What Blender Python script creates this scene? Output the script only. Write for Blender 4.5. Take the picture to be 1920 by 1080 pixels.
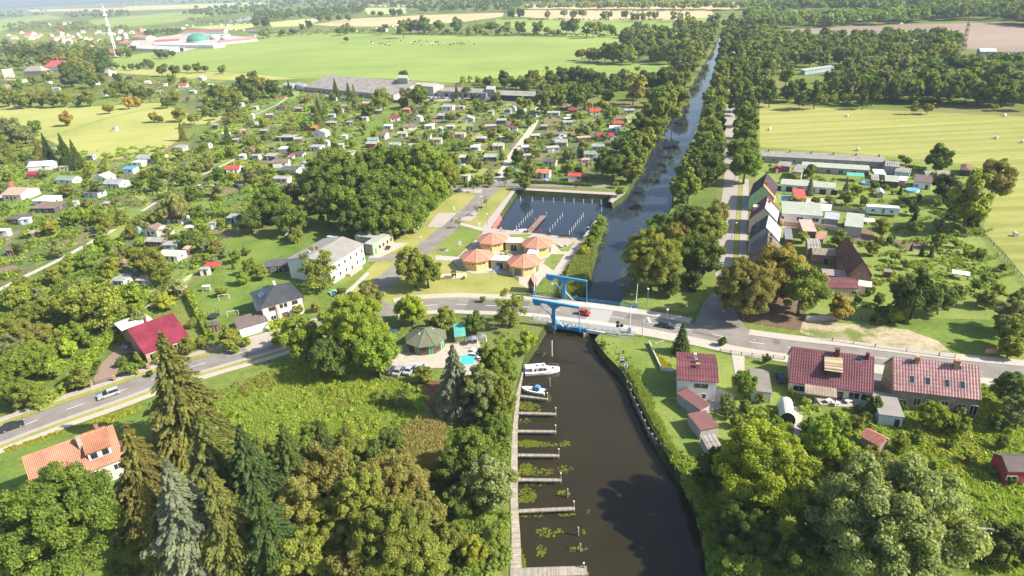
import bpy,bmesh,math,random
import numpy as np
from mathutils import Vector,Matrix,geometry
SC=bpy.context.scene
for _o in list(bpy.data.objects):
 bpy.data.objects.remove(_o)
COL=SC.collection
RND=random.Random(7)
# ------------------------------------------------------------------ camera
HAZE=0.00010
CAM_H,FOC,PITCH,ROLL=85.0,1216.0,math.radians(25.7),math.radians(2.8)
_cr,_sr=math.cos(ROLL),math.sin(ROLL)
_R=Vector((1,0,0));_F=Vector((0,math.cos(PITCH),-math.sin(PITCH)));_U=Vector((0,math.sin(PITCH),math.cos(PITCH)))
cam_d=bpy.data.cameras.new('camera');cam=bpy.data.objects.new('camera',cam_d);COL.objects.link(cam)
cam_d.sensor_width=36.0;cam_d.lens=FOC/1920.0*36.0
cam_d.clip_start=0.5;cam_d.clip_end=20000
_X=_R*_cr-_U*_sr;_Y=_R*_sr+_U*_cr;_Z=-_F
cam.matrix_world=Matrix(((_X.x,_Y.x,_Z.x,0),(_X.y,_Y.y,_Z.y,0),(_X.z,_Y.z,_Z.z,CAM_H),(0,0,0,1)))
SC.camera=cam
def ray(px,py):
 x,y=px-960.0,py-540.0
 xx,yy=x*_cr-y*_sr,x*_sr+y*_cr
 return _F+_R*(xx/FOC)-_U*(yy/FOC)
def P(px,py,z=0.0):
 """ground point seen at a photo pixel (1920x1080), on the plane of height z"""
 d=ray(px,py)
 if d.z>-0.012:d.z=-0.012
 t=(z-CAM_H)/d.z
 return Vector((d.x*t,d.y*t,z))
def proj(v):
 d=Vector(v)-Vector((0,0,CAM_H))
 Z=d.dot(_F)
 xx,yy=d.dot(_R)/Z*FOC,-d.dot(_U)/Z*FOC
 return(960+xx*_cr+yy*_sr,540-xx*_sr+yy*_cr,Z)
def ppm(v):
 return FOC/max(1.0,(Vector(v)-Vector((0,0,CAM_H))).dot(_F))
# ------------------------------------------------------------------ light
SUN_EL,SUN_AZ=math.radians(38),math.radians(-15)
to_sun=Vector((math.cos(SUN_EL)*math.cos(SUN_AZ),math.cos(SUN_EL)*math.sin(SUN_AZ),math.sin(SUN_EL)))
sd=bpy.data.lights.new('sun','SUN');sd.energy=4.7;sd.angle=math.radians(0.53);sd.color=(1.0,0.94,0.82)
so=bpy.data.objects.new('sun',sd);COL.objects.link(so)
so.rotation_euler=to_sun.to_track_quat('Z','Y').to_euler();so.location=(200,-50,300)
world=bpy.data.worlds.new("World");SC.world=world;world.use_nodes=True
nt=world.node_tree;nt.nodes.clear()
sky=nt.nodes.new('ShaderNodeTexSky');sky.sky_type='NISHITA';sky.sun_disc=False
sky.sun_elevation=SUN_EL;sky.sun_rotation=math.atan2(to_sun.x,to_sun.y)
sky.air_density=1.0;sky.dust_density=1.5
bg=nt.nodes.new('ShaderNodeBackground');bg.inputs[1].default_value=0.11
ow=nt.nodes.new('ShaderNodeOutputWorld')
nt.links.new(sky.outputs[0],bg.inputs[0]);nt.links.new(bg.outputs[0],ow.inputs[0])
SC.view_settings.view_transform='Standard';SC.view_settings.look='None'
SC.view_settings.gamma=1;SC.view_settings.exposure=1.0
SC.render.engine='CYCLES'
cy=SC.cycles
cy.max_bounces=5;cy.diffuse_bounces=2;cy.glossy_bounces=2;cy.transmission_bounces=2
cy.volume_bounces=0;cy.transparent_max_bounces=4;cy.caustics_reflective=False;cy.caustics_refractive=False
cy.use_denoising=True;cy.use_adaptive_sampling=True;cy.adaptive_threshold=0.02
# ------------------------------------------------------------------ materials
def lin(c):
 return tuple((x/255.0/12.92 if x/255.0<=0.04045 else((x/255.0+0.055)/1.055)**2.4)for x in c)
MATS={}
def newmat(name):
 m=bpy.data.materials.new(name);m.use_nodes=True
 n=m.node_tree;b=n.nodes['Principled BSDF']
 return m,n,b
def noise(n,scale,detail=3,coord='Object',rough=0.6,vec=None):
 t=n.nodes.new('ShaderNodeTexNoise');t.inputs['Scale'].default_value=scale
 t.inputs['Detail'].default_value=detail;t.inputs['Roughness'].default_value=rough
 if vec is None:
  tc=n.nodes.new('ShaderNodeTexCoord');n.links.new(tc.outputs[coord],t.inputs['Vector'])
 else:n.links.new(vec,t.inputs['Vector'])
 return t.outputs[0]
def ramp(n,fac,stops):
 r=n.nodes.new('ShaderNodeValToRGB');e=r.color_ramp.elements
 while len(e)<len(stops):e.new(0.5)
 for k,(p,c)in enumerate(stops):
  e[k].position=p;e[k].color=(*c,1)
 n.links.new(fac,r.inputs[0]);return r.outputs[0]
def mix(n,fac,a,b,mode='MIX'):
 m=n.nodes.new('ShaderNodeMix');m.data_type='RGBA';m.blend_type=mode
 for s,v in((0,fac),(6,a),(7,b)):
  if hasattr(v,'links')or isinstance(v,bpy.types.NodeSocket):n.links.new(v,m.inputs[s])
  elif s==0:m.inputs[0].default_value=v
  else:m.inputs[s].default_value=(*v,1)
 return m.outputs[2]
def math_n(n,op,a,b=None):
 m=n.nodes.new('ShaderNodeMath');m.operation=op
 for s,v in((0,a),(1,b)):
  if v is None:continue
  if isinstance(v,bpy.types.NodeSocket):n.links.new(v,m.inputs[s])
  else:m.inputs[s].default_value=v
 return m.outputs[0]
def bump(n,b,h,dist=0.1,strength=0.6):
 k=n.nodes.new('ShaderNodeBump');k.inputs['Distance'].default_value=dist;k.inputs['Strength'].default_value=strength
 n.links.new(h,k.inputs['Height']);n.links.new(k.outputs[0],b.inputs['Normal'])
def plain(name,c,rough=0.8,var=0.18,scale=0.6,metal=0.0,spec=0.3):
 """painted / mineral surface with mild uneven weathering"""
 key=('plain',name)
 if key in MATS:return MATS[key]
 m,n,b=newmat(name)
 dark=tuple(x*(1-var)for x in c);lite=tuple(min(.9,x*(1+var))for x in c)
 f1=noise(n,scale,4);col=ramp(n,f1,[(0.3,dark),(0.7,lite)])
 n.links.new(col,b.inputs['Base Color']);b.inputs['Roughness'].default_value=rough
 b.inputs['Metallic'].default_value=metal;b.inputs['Specular IOR Level'].default_value=spec
 MATS[key]=m;return m
def S(c,k=0.5):
 """albedo from a colour seen in the photograph"""
 return tuple(min(.85,x*k)for x in lin(c))
def tinted(name,rough=0.85,var=0.2,scale=0.5):
 """material that takes the object's own colour, with weathering"""
 key=('tint',name)
 if key in MATS:return MATS[key]
 m,n,b=newmat(name)
 oi=n.nodes.new('ShaderNodeObjectInfo')
 f=noise(n,scale,4);g=ramp(n,f,[(0.3,(1-var,)*3),(0.7,(1+var,)*3)])
 col=mix(n,1.0,oi.outputs['Color'],g,'MULTIPLY')
 n.links.new(col,b.inputs['Base Color']);b.inputs['Roughness'].default_value=rough
 b.inputs['Specular IOR Level'].default_value=0.3
 MATS[key]=m;return m
def rooftile(name,c,axis='x',ribs=0.30,course=0.36,c2=None,rough=0.55,var=.25):
 """tiled roof: ribs across the slope, courses down it"""
 key=('tile',name,axis)
 if key in MATS:return MATS[key]
 m,n,b=newmat(name)
 tc=n.nodes.new('ShaderNodeTexCoord');sp=n.nodes.new('ShaderNodeSeparateXYZ');n.links.new(tc.outputs['Object'],sp.inputs[0])
 a=sp.outputs[0 if axis=='x' else 1];d=sp.outputs[1 if axis=='x' else 0]
 s1=math_n(n,'SINE',math_n(n,'MULTIPLY',a,2*math.pi/ribs))
 s2=math_n(n,'FRACT',math_n(n,'MULTIPLY',d,1/course))
 h=math_n(n,'ADD',math_n(n,'MULTIPLY',s1,0.5),math_n(n,'MULTIPLY',s2,-1.0))
 f=noise(n,1.3,5);big=noise(n,0.25,3)
 c2=c2 or tuple(x*(1-var)for x in c)
 col=mix(n,ramp(n,f,[(0.3,(0,0,0)),(0.75,(1,1,1))]),c,c2)
 col=mix(n,1.0,col,ramp(n,big,[(0.3,(.66,)*3),(0.7,(1.2,)*3)]),'MULTIPLY')
 groove=ramp(n,math_n(n,'ADD',math_n(n,'MULTIPLY',s1,0.5),0.5),[(0.0,(.62,)*3),(0.6,(1.05,)*3)])
 groove2=ramp(n,s2,[(0.0,(.62,)*3),(0.25,(1.04,)*3)])
 col=mix(n,1.0,mix(n,1.0,col,groove,'MULTIPLY'),groove2,'MULTIPLY')
 n.links.new(col,b.inputs['Base Color']);b.inputs['Roughness'].default_value=rough
 bump(n,b,h,0.05,0.7)
 MATS[key]=m;return m
def brick(name,c1,c2,mortar=(.32,.29,.25),scale=1.0):
 key=('brick',name)
 if key in MATS:return MATS[key]
 m,n,b=newmat(name)
 tc=n.nodes.new('ShaderNodeTexCoord');sp=n.nodes.new('ShaderNodeSeparateXYZ');n.links.new(tc.outputs['Object'],sp.inputs[0])
 cb=n.nodes.new('ShaderNodeCombineXYZ')
 n.links.new(math_n(n,'ADD',sp.outputs[0],sp.outputs[1]),cb.inputs[0]);n.links.new(sp.outputs[2],cb.inputs[1])
 t=n.nodes.new('ShaderNodeTexBrick');n.links.new(cb.outputs[0],t.inputs['Vector'])
 t.inputs['Color1'].default_value=(*c1,1);t.inputs['Color2'].default_value=(*c2,1);t.inputs['Mortar'].default_value=(*mortar,1)
 t.inputs['Scale'].default_value=2.2*scale;t.inputs['Mortar Size'].default_value=0.03
 f=noise(n,0.8,4)
 col=mix(n,1.0,t.outputs['Color'],ramp(n,f,[(0.3,(.72,)*3),(0.7,(1.18,)*3)]),'MULTIPLY')
 n.links.new(col,b.inputs['Base Color']);b.inputs['Roughness'].default_value=0.9
 MATS[key]=m;return m
def planks(name,c,pitch=0.16,axis=0,var=.35):
 key=('planks',name)
 if key in MATS:return MATS[key]
 m,n,b=newmat(name)
 tc=n.nodes.new('ShaderNodeTexCoord');sp=n.nodes.new('ShaderNodeSeparateXYZ');n.links.new(tc.outputs['Object'],sp.inputs[0])
 q=math_n(n,'MULTIPLY',sp.outputs[axis],1/pitch)
 fr=math_n(n,'FRACT',q);fl=math_n(n,'FLOOR',q)
 wn=n.nodes.new('ShaderNodeTexWhiteNoise');wn.noise_dimensions='1D';n.links.new(fl,wn.inputs['W'])
 col=ramp(n,wn.outputs[0],[(0,tuple(x*(1-var)for x in c)),(1,tuple(x*(1+var*.6)for x in c))])
 col=mix(n,1.0,col,ramp(n,fr,[(0.0,(.35,)*3),(0.12,(1,)*3)]),'MULTIPLY')
 col=mix(n,1.0,col,ramp(n,noise(n,1.2,5),[(0.3,(.75,)*3),(0.7,(1.15,)*3)]),'MULTIPLY')
 n.links.new(col,b.inputs['Base Color']);b.inputs['Roughness'].default_value=0.85
 MATS[key]=m;return m
def grassy(name,cols,s1=0.035,s2=0.6,patch=None,bumpd=0.15,contrast=(.3,.7)):
 """grass: broad patches, clumps and fine tufts; cols = dark, mid, light [, dry patch]"""
 key=('grass',name)
 if key in MATS:return MATS[key]
 m,n,b=newmat(name)
 f1=noise(n,s1,5);f2=noise(n,s2,6,rough=.75);f3=noise(n,s2*6,3,rough=.8)
 f=math_n(n,'ADD',math_n(n,'MULTIPLY',f1,0.5),math_n(n,'MULTIPLY',f2,0.5))
 lo,hi=contrast
 st=[(lo+.08,cols[0]),(0.5,cols[1]),(hi-.08,cols[2])]
 col=ramp(n,f,st)
 if len(cols)>3:
  pm=ramp(n,noise(n,patch or .02,4,rough=.7),[(0.50,(0,0,0)),(0.62,(1,1,1))])
  col=mix(n,pm,col,cols[3])
 col=mix(n,1.0,col,ramp(n,f3,[(0.3,(.62,)*3),(0.7,(1.36,)*3)]),'MULTIPLY')
 n.links.new(col,b.inputs['Base Color']);b.inputs['Roughness'].default_value=0.95
 b.inputs['Specular IOR Level'].default_value=0.1
 bump(n,b,math_n(n,'ADD',f2,f3),bumpd,0.8)
 MATS[key]=m;return m
def fieldmat(name,cols,ang,pitch,amt=.12,s1=.006):
 """mown or ploughed field with long working lines"""
 m,n,b=newmat(name)
 tc=n.nodes.new('ShaderNodeTexCoord');mp=n.nodes.new('ShaderNodeMapping')
 mp.inputs['Rotation'].default_value=(0,0,ang);mp.inputs['Scale'].default_value=(0.02,1,1)
 n.links.new(tc.outputs['Object'],mp.inputs['Vector'])
 ln=noise(n,1/pitch,3,vec=mp.outputs[0])
 f1=noise(n,s1,5);f2=noise(n,.25,5,rough=.7)
 f=math_n(n,'ADD',math_n(n,'MULTIPLY',f1,0.65),math_n(n,'MULTIPLY',f2,0.35))
 col=ramp(n,f,[(0.36,cols[0]),(0.5,cols[1]),(0.64,cols[2])])
 col=mix(n,1.0,col,ramp(n,ln,[(0.35,(1-amt,)*3),(0.65,(1+amt,)*3)]),'MULTIPLY')
 n.links.new(col,b.inputs['Base Color']);b.inputs['Roughness'].default_value=0.95;b.inputs['Specular IOR Level'].default_value=0.1
 bump(n,b,f2,.1,.5)
 return m
def leafmat(name,var=.34):
 """foliage: takes the tree's own colour, every leaf clump a little different"""
 m,n,b=newmat(name)
 oi=n.nodes.new('ShaderNodeObjectInfo');ge=n.nodes.new('ShaderNodeNewGeometry')
 tc=n.nodes.new('ShaderNodeTexCoord')
 r1=ramp(n,ge.outputs['Random Per Island'],[(0,(1-var,1-var,1-var*.9)),(0.6,(1,1,1)),(1,(1+var*.55,1+var*.8,1+var*.3))])
 f=noise(n,2.6,2)
 r2=ramp(n,f,[(0.35,(.80,.86,.85)),(0.65,(1.14,1.14,.95))])
 col=mix(n,1.0,mix(n,1.0,oi.outputs['Color'],r1,'MULTIPLY'),r2,'MULTIPLY')
 n.links.new(col,b.inputs['Base Color']);b.inputs['Roughness'].default_value=0.6
 b.inputs['Specular IOR Level'].default_value=0.25
 tr=n.nodes.new('ShaderNodeBsdfTranslucent');n.links.new(mix(n,1.0,col,(1.2,1.3,.5),'MULTIPLY'),tr.inputs[0])
 ms=n.nodes.new('ShaderNodeMixShader');ms.inputs[0].default_value=0.45
 out=n.nodes['Material Output']
 n.links.new(b.outputs[0],ms.inputs[1]);n.links.new(tr.outputs[0],ms.inputs[2]);n.links.new(ms.outputs[0],out.inputs[0])
 return m
M_LEAF=leafmat('leaf')
M_BARK=plain('bark',(.10,.08,.06),.95,.35,2.0)
M_WIN=plain('window_glass',(.03,.035,.04),.12,.3,1.0,spec=.6)
M_FRAME=plain('window_frame',(.72,.72,.70),.6,.06)
M_WHITE=plain('white_paint',(.74,.74,.72),.6,.08)
M_CONC=plain('concrete',(.36,.35,.32),.9,.15,.8)
M_DARK=plain('dark_metal',(.04,.04,.045),.5,.2)
M_STEEL=plain('grey_steel',(.34,.35,.36),.45,.15,metal=.3)
M_WOOD=plain('weathered_wood',(.24,.20,.16),.85,.3,2.0)
M_BROWNWOOD=plain('brown_wood',(.13,.075,.045),.8,.3,1.5)
M_ORBRICK=plain('orange_brick',(.42,.20,.10),.9,.25,2.5)
M_TINTW=tinted('wall_paint',.85,.10,.5)
M_TINTR=tinted('roof_sheet',.8,.22,.45)
M_TINTC=tinted('car_paint',.22,.03,.5)
M_BLACK=plain('black_rubber',(.02,.02,.02),.8,.2)
M_RED=plain('red_paint',(.45,.03,.03),.6,.15)
M_BLUE=plain('blue_paint',(.05,.26,.49),.45,.12,.8)
# ------------------------------------------------------------------ object helpers
def tag(o,label=None,cat=None,group=None,kind=None):
 if label:o['label']=label
 if cat:o['category']=cat
 if group:o['group']=group
 if kind:o['kind']=kind
 return o
def empty(name,loc=(0,0,0),rz=0.0,label=None,cat=None,group=None):
 o=bpy.data.objects.new(name,None);COL.objects.link(o)
 o.location=loc;o.rotation_euler=(0,0,rz);o.empty_display_size=.5
 return tag(o,label,cat,group)
class MB:
 """collects faces; build() links them as one mesh object"""
 def __init__(s):s.v=[];s.f=[];s.m=[];s.mi=0
 def mat(s,i):s.mi=i;return s
 def face(s,pts):
  k=len(s.v);s.v+=[tuple(p)for p in pts];s.f.append(tuple(range(k,k+len(pts))));s.m.append(s.mi)
 def hexa(s,b,t):
  """solid between a bottom ring and a top ring (same winding, ccw seen from above)"""
  k=len(s.v);n=len(b);s.v+=[tuple(p)for p in b]+[tuple(p)for p in t]
  s.f.append(tuple(range(k+n-1,k-1,-1)));s.f.append(tuple(range(k+n,k+2*n)))
  for i in range(n):
   j=(i+1)%n;s.f.append((k+i,k+j,k+n+j,k+n+i))
  s.m+=[s.mi]*(n+2)
  return s
 def box(s,x0,x1,y0,y1,z0,z1):
  return s.hexa([(x0,y0,z0),(x1,y0,z0),(x1,y1,z0),(x0,y1,z0)],[(x0,y0,z1),(x1,y0,z1),(x1,y1,z1),(x0,y1,z1)])
 def bar(s,a,b,w=.1,h=None):
  a=Vector(a);b=Vector(b);d=(b-a)
  if d.length<1e-6:return s
  d.normalize();h=h or w
  sx=d.cross(Vector((0,0,1)))
  sx=Vector((1,0,0))if sx.length<1e-3 else sx.normalized()
  up=sx.cross(d).normalized()
  q=[sx*-w/2-up*h/2,sx*w/2-up*h/2,sx*w/2+up*h/2,sx*-w/2+up*h/2]
  return s.hexa([a+e for e in q],[b+e for e in q])
 def tube(s,a,b,r0,r1=None,n=8):
  a=Vector(a);b=Vector(b);d=(b-a).normalized();r1=r0 if r1 is None else r1
  sx=d.orthogonal().normalized();sy=d.cross(sx)
  c=[(math.cos(2*math.pi*i/n),math.sin(2*math.pi*i/n))for i in range(n)]
  return s.hexa([a+(sx*p+sy*q)*r0 for p,q in c],[b+(sx*p+sy*q)*max(r1,.001)for p,q in c])
 def prism(s,ring,z0,z1):
  return s.hexa([(p[0],p[1],z0)for p in ring],[(p[0],p[1],z1)for p in ring])
 def profile(s,pts,y0,y1):
  """outline in x,z extruded along y"""
  return s.hexa([(x,y0,z)for x,z in pts],[(x,y1,z)for x,z in pts])
 def mesh(s,name,mats):
  me=bpy.data.meshes.new(name);me.from_pydata(s.v,[],s.f)
  for m in(mats if isinstance(mats,(list,tuple))else[mats]):me.materials.append(m)
  if any(s.m):me.polygons.foreach_set('material_index',s.m)
  me.update();return me
 def build(s,name,mats,parent=None,loc=(0,0,0),rz=0,color=None):
  return link(name,s.mesh(name,mats),parent,loc,rz,color)
def link(name,me,parent=None,loc=(0,0,0),rz=0,color=None):
 o=bpy.data.objects.new(name,me);COL.objects.link(o)
 if parent is not None:o.parent=parent
 o.location=loc;o.rotation_euler=(0,0,rz)
 if color:o.color=(*color[:3],1)
 return o
def npmesh(name,V,F,mats,mi=None,smooth=False):
 V=np.asarray(V,dtype=np.float32);F=np.asarray(F,dtype=np.int32)
 me=bpy.data.meshes.new(name);k=F.shape[1]
 me.vertices.add(len(V));me.vertices.foreach_set('co',V.ravel())
 me.loops.add(F.size);me.loops.foreach_set('vertex_index',F.ravel())
 me.polygons.add(len(F));me.polygons.foreach_set('loop_start',np.arange(0,F.size,k,dtype=np.int32))
 try:me.polygons.foreach_set('loop_total',np.full(len(F),k,dtype=np.int32))
 except Exception:pass
 for m in(mats if isinstance(mats,(list,tuple))else[mats]):me.materials.append(m)
 if mi is not None:me.polygons.foreach_set('material_index',np.asarray(mi,dtype=np.int32))
 me.update(calc_edges=True);me.validate()
 return me
def copy_tree(o,parent=None):
 c=o.copy();COL.objects.link(c)
 if parent is not None:c.parent=parent
 for ch in o.children:copy_tree(ch,c)
 return c
def setcolor(root,names,color):
 for ch in root.children:
  if ch.name.split('.')[0]in names:ch.color=(*color,1)
def sheet(name,loops,m,z=0.0,holes=(),px=True,label=None,cat=None,kind='structure'):
 """flat polygon on the ground; loops in photo pixels unless px is False"""
 rings=[]
 for L in[loops]+list(holes):
  rings.append([P(p[0],p[1],0)if px else Vector((p[0],p[1],0))for p in L])
 flat=[p for r in rings for p in r]
 tris=geometry.tessellate_polygon(rings)
 fs=[]
 for t in tris:
  a,b,c=(flat[i]for i in t)
  nz=(b-a).cross(c-a).z
  if abs(nz)<1e-6:continue
  fs.append(tuple(t)if nz>0 else(t[0],t[2],t[1]))
 me=bpy.data.meshes.new(name);me.from_pydata([(p.x,p.y,z)for p in flat],[],fs);me.materials.append(m);me.update()
 o=link(name,me)
 if kind:o['kind']=kind
 return tag(o,label,cat)
def inpoly(x,y,poly):
 c=False;n=len(poly);j=n-1
 for i in range(n):
  xi,yi=poly[i][0],poly[i][1];xj,yj=poly[j][0],poly[j][1]
  if(yi>y)!=(yj>y)and x<(xj-xi)*(y-yi)/(yj-yi)+xi:c=not c
  j=i
 return c
def smooth_line(pts,k=6):
 """Catmull-Rom through world points"""
 out=[]
 q=[pts[0]]+list(pts)+[pts[-1]]
 for i in range(1,len(q)-2):
  for s in range(k):
   t=s/k
   a,b,c,d=q[i-1],q[i],q[i+1],q[i+2]
   out.append(.5*((2*b)+(c-a)*t+(2*a-5*b+4*c-d)*t*t+(3*b-a-3*c+d)*t**3))
 out.append(pts[-1]);return out
def ribbon(name,line,w0,w1,m,z,kind='structure',solid=0.0,label=None,cat=None):
 """strip along a world line between the offsets w0 (left) and w1 (right)"""
 L=[];R=[]
 for i,p in enumerate(line):
  d=(line[min(i+1,len(line)-1)]-line[max(i-1,0)]);d.z=0;d.normalize()
  nrm=Vector((-d.y,d.x,0));L.append(p+nrm*w0);R.append(p+nrm*w1)
 mb=MB()
 for i in range(len(line)-1):
  q=[R[i],R[i+1],L[i+1],L[i]]
  if w0<w1:q=q[::-1]
  if solid:mb.hexa([(p.x,p.y,z-solid)for p in q],[(p.x,p.y,z)for p in q])
  else:mb.face([(p.x,p.y,z)for p in q])
 o=mb.build(name,m)
 if kind:o['kind']=kind
 return tag(o,label,cat)
# ------------------------------------------------------------------ ground, water, roads
WZ=-2.0
CANAL_PX=[(952,1100),(956,1000),(953,900),(958,800),(966,730),(982,672),(1003,640),(1014,622),(1052,562),(1080,548),(1098,538),
(1104,515),(1110,495),(1116,470),(1121,448),(1129,428),(1124,405),(1090,448),(920,428),
(968,356),(1150,366),(1147,382),(1172,364),(1196,322),(1212,290),(1226,262),(1243,235),(1268,203),(1290,170),(1308,140),
(1322,117),(1336,92),(1347,70),(1356,50),
(1362,50),(1355,72),(1350,95),(1341,125),(1332,160),(1322,196),(1308,235),(1295,272),(1280,310),(1266,345),(1262,385),(1250,410),
(1222,450),(1200,490),(1183,530),(1172,556),(1128,622),(1115,636),(1136,665),(1166,695),(1187,730),(1203,765),(1222,802),(1246,845),(1263,870),
(1290,905),(1312,950),(1326,1010),(1336,1100)]
canal=[P(*q)for q in CANAL_PX]
XW,YF,YN=7000,11000,-160
M_GROUND=grassy('meadow_grass',[(.075,.115,.022),(.135,.185,.035),(.21,.245,.06),(.20,.19,.075)],.02,.5,.012)
g=sheet('ground',[(-XW,YN),(XW,YN),(XW,YF),(-XW,YF)],M_GROUND,0.0,holes=[[(p.x,p.y)for p in canal]],px=False)
# banks: the edge of the land drops to the canal bed
mb=MB();ctr=None
n=len(canal)
BANK=[]
for i,p in enumerate(canal):
 a,b=canal[i-1],canal[(i+1)%n];d=(b-a).normalized();nr=Vector((-d.y,d.x,0))
 t=p+nr*.8
 BANK.append((p,t))
area=sum(canal[i].x*canal[(i+1)%n].y-canal[(i+1)%n].x*canal[i].y for i in range(n))
sg=1 if area>0 else-1
for i in range(n):
 p,q=canal[i],canal[(i+1)%n];d=(q-p).normalized();nr=Vector((-d.y,d.x,0))*sg*.9
 mb.face([(p.x,p.y,0),(q.x,q.y,0),(q.x+nr.x,q.y+nr.y,-3.0),(p.x+nr.x,p.y+nr.y,-3.0)])
mb.build('bank',grassy('bank_growth',[(.03,.04,.014),(.055,.075,.02),(.09,.10,.035)],.2,1.2))['kind']='structure'
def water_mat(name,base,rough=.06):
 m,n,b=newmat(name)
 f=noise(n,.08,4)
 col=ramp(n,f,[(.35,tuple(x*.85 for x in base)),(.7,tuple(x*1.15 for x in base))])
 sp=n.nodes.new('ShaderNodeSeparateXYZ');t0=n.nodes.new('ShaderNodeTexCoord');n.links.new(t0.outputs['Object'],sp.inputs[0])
 clear=ramp(n,math_n(n,'MULTIPLY',sp.outputs[1],.004),[(.64,(0,0,0)),(.76,(1,1,1))])  # upstream mask: bluish sky reflection is painted into the base colour there
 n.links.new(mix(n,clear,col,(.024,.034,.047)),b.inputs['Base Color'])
 b.inputs['Roughness'].default_value=rough;b.inputs['IOR'].default_value=1.33;b.inputs['Specular IOR Level'].default_value=.5
 mp=n.nodes.new('ShaderNodeMapping');tc=n.nodes.new('ShaderNodeTexCoord');mp.inputs['Scale'].default_value=(1,.5,1)
 n.links.new(tc.outputs['Object'],mp.inputs[0])
 bump(n,b,noise(n,.9,3,vec=mp.outputs[0]),.02,.35)
 return m
xs=[p.x for p in canal];ys=[p.y for p in canal]
w=MB();w.face([(min(xs)-5,min(ys)-5,WZ),(max(xs)+5,min(ys)-5,WZ),(max(xs)+5,max(ys)+5,WZ),(min(xs)-5,max(ys)+5,WZ)])
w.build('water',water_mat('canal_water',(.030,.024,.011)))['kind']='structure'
# fields and lawns
G_BRIGHT=fieldmat('bright_meadow',[(.19,.262,.065),(.245,.315,.08),(.29,.355,.10)],.2,9,.07)
G_YELLOW=fieldmat('dry_meadow',[(.27,.30,.08),(.355,.36,.105),(.41,.385,.14)],.1,7,.06,.012)
G_MOWN=fieldmat('mown_field',[(.225,.243,.062),(.28,.285,.080),(.325,.32,.10)],-.09,5.5,.16,.008)
G_TAN=fieldmat('stubble',[(.44,.34,.19),(.50,.39,.22),(.54,.43,.26)],.1,14,.06)
G_PLOUGH=fieldmat('ploughed_soil',[(.24,.175,.135),(.29,.215,.165),(.33,.25,.19)],.25,9,.10)
G_PALE=fieldmat('pale_crop',[(.34,.40,.14),(.42,.46,.18),(.5,.5,.24)],.1,20,.05)
G_LAWN=grassy('short_lawn',[(.12,.175,.036),(.185,.235,.052),(.25,.285,.085)],.05,1.2,bumpd=.04)
G_DRYLAWN=grassy('worn_lawn',[(.20,.22,.05),(.29,.29,.08),(.36,.33,.12)],.07,1.2,bumpd=.04)
G_LUSH=grassy('lush_grass',[(.085,.145,.026),(.145,.21,.038),(.20,.265,.055)],.06,.9)
G_ROUGH=grassy('rough_meadow',[(.11,.15,.025),(.19,.24,.04),(.28,.29,.075)],.05,.5,bumpd=.4)
def garden_mat():
 m,n,b=newmat('allotment_plots')
 tc=n.nodes.new('ShaderNodeTexCoord');mp=n.nodes.new('ShaderNodeMapping');mp.inputs['Rotation'].default_value=(0,0,.55)
 mp.inputs['Scale'].default_value=(1,.55,1)
 n.links.new(tc.outputs['Object'],mp.inputs[0])
 v=n.nodes.new('ShaderNodeTexVoronoi');v.inputs['Scale'].default_value=.085;v.distance='CHEBYCHEV';n.links.new(mp.outputs[0],v.inputs['Vector'])
 sp=n.nodes.new('ShaderNodeSeparateColor');n.links.new(v.outputs['Color'],sp.inputs[0])
 r=ramp(n,sp.outputs[0],[(0,(.10,.15,.03)),(.3,(.16,.22,.04)),(.55,(.13,.13,.05)),(.72,(.24,.29,.06)),(.86,(.20,.155,.09)),(.95,(.16,.24,.035))])
 r.node.color_ramp.interpolation='CONSTANT'
 f2=noise(n,.5,6,rough=.75)
 col=mix(n,1.0,r,ramp(n,f2,[(.3,(.5,.55,.5)),(.7,(1.4,1.35,1.3))]),'MULTIPLY')
 n.links.new(col,b.inputs['Base Color']);b.inputs['Roughness'].default_value=.95
 bump(n,b,f2,.4,.8)
 return m
G_PLOTS=garden_mat()
SAND=grassy('sandy_soil',[(.30,.24,.15),(.42,.35,.23),(.52,.44,.31),(.16,.19,.05)],.08,.6,.09,bumpd=.1)
SOIL=plain('garden_soil',(.17,.12,.08),.95,.3,1.2)
PAVE=plain('pale_paving',(.43,.385,.32),.9,.1,1.2)
PINKPAVE=plain('pinkish_paving',(.39,.335,.295),.9,.12,1.5)
BRICKPAVE=plain('brown_paving',(.27,.19,.145),.9,.12,2.0)
ASPH=plain('asphalt',(.225,.202,.178),.9,.20,.22)
ASPH_D=plain('darker_asphalt',(.155,.142,.13),.9,.08,.5)
GRAVEL=plain('gravel',(.43,.38,.31),.95,.14,1.0)
DECKPAVE=plain('bridge_paving',(.46,.43,.39),.85,.06,1.0)
PAINT=plain('road_paint',(.72,.72,.70),.7,.06,2.0)
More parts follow.
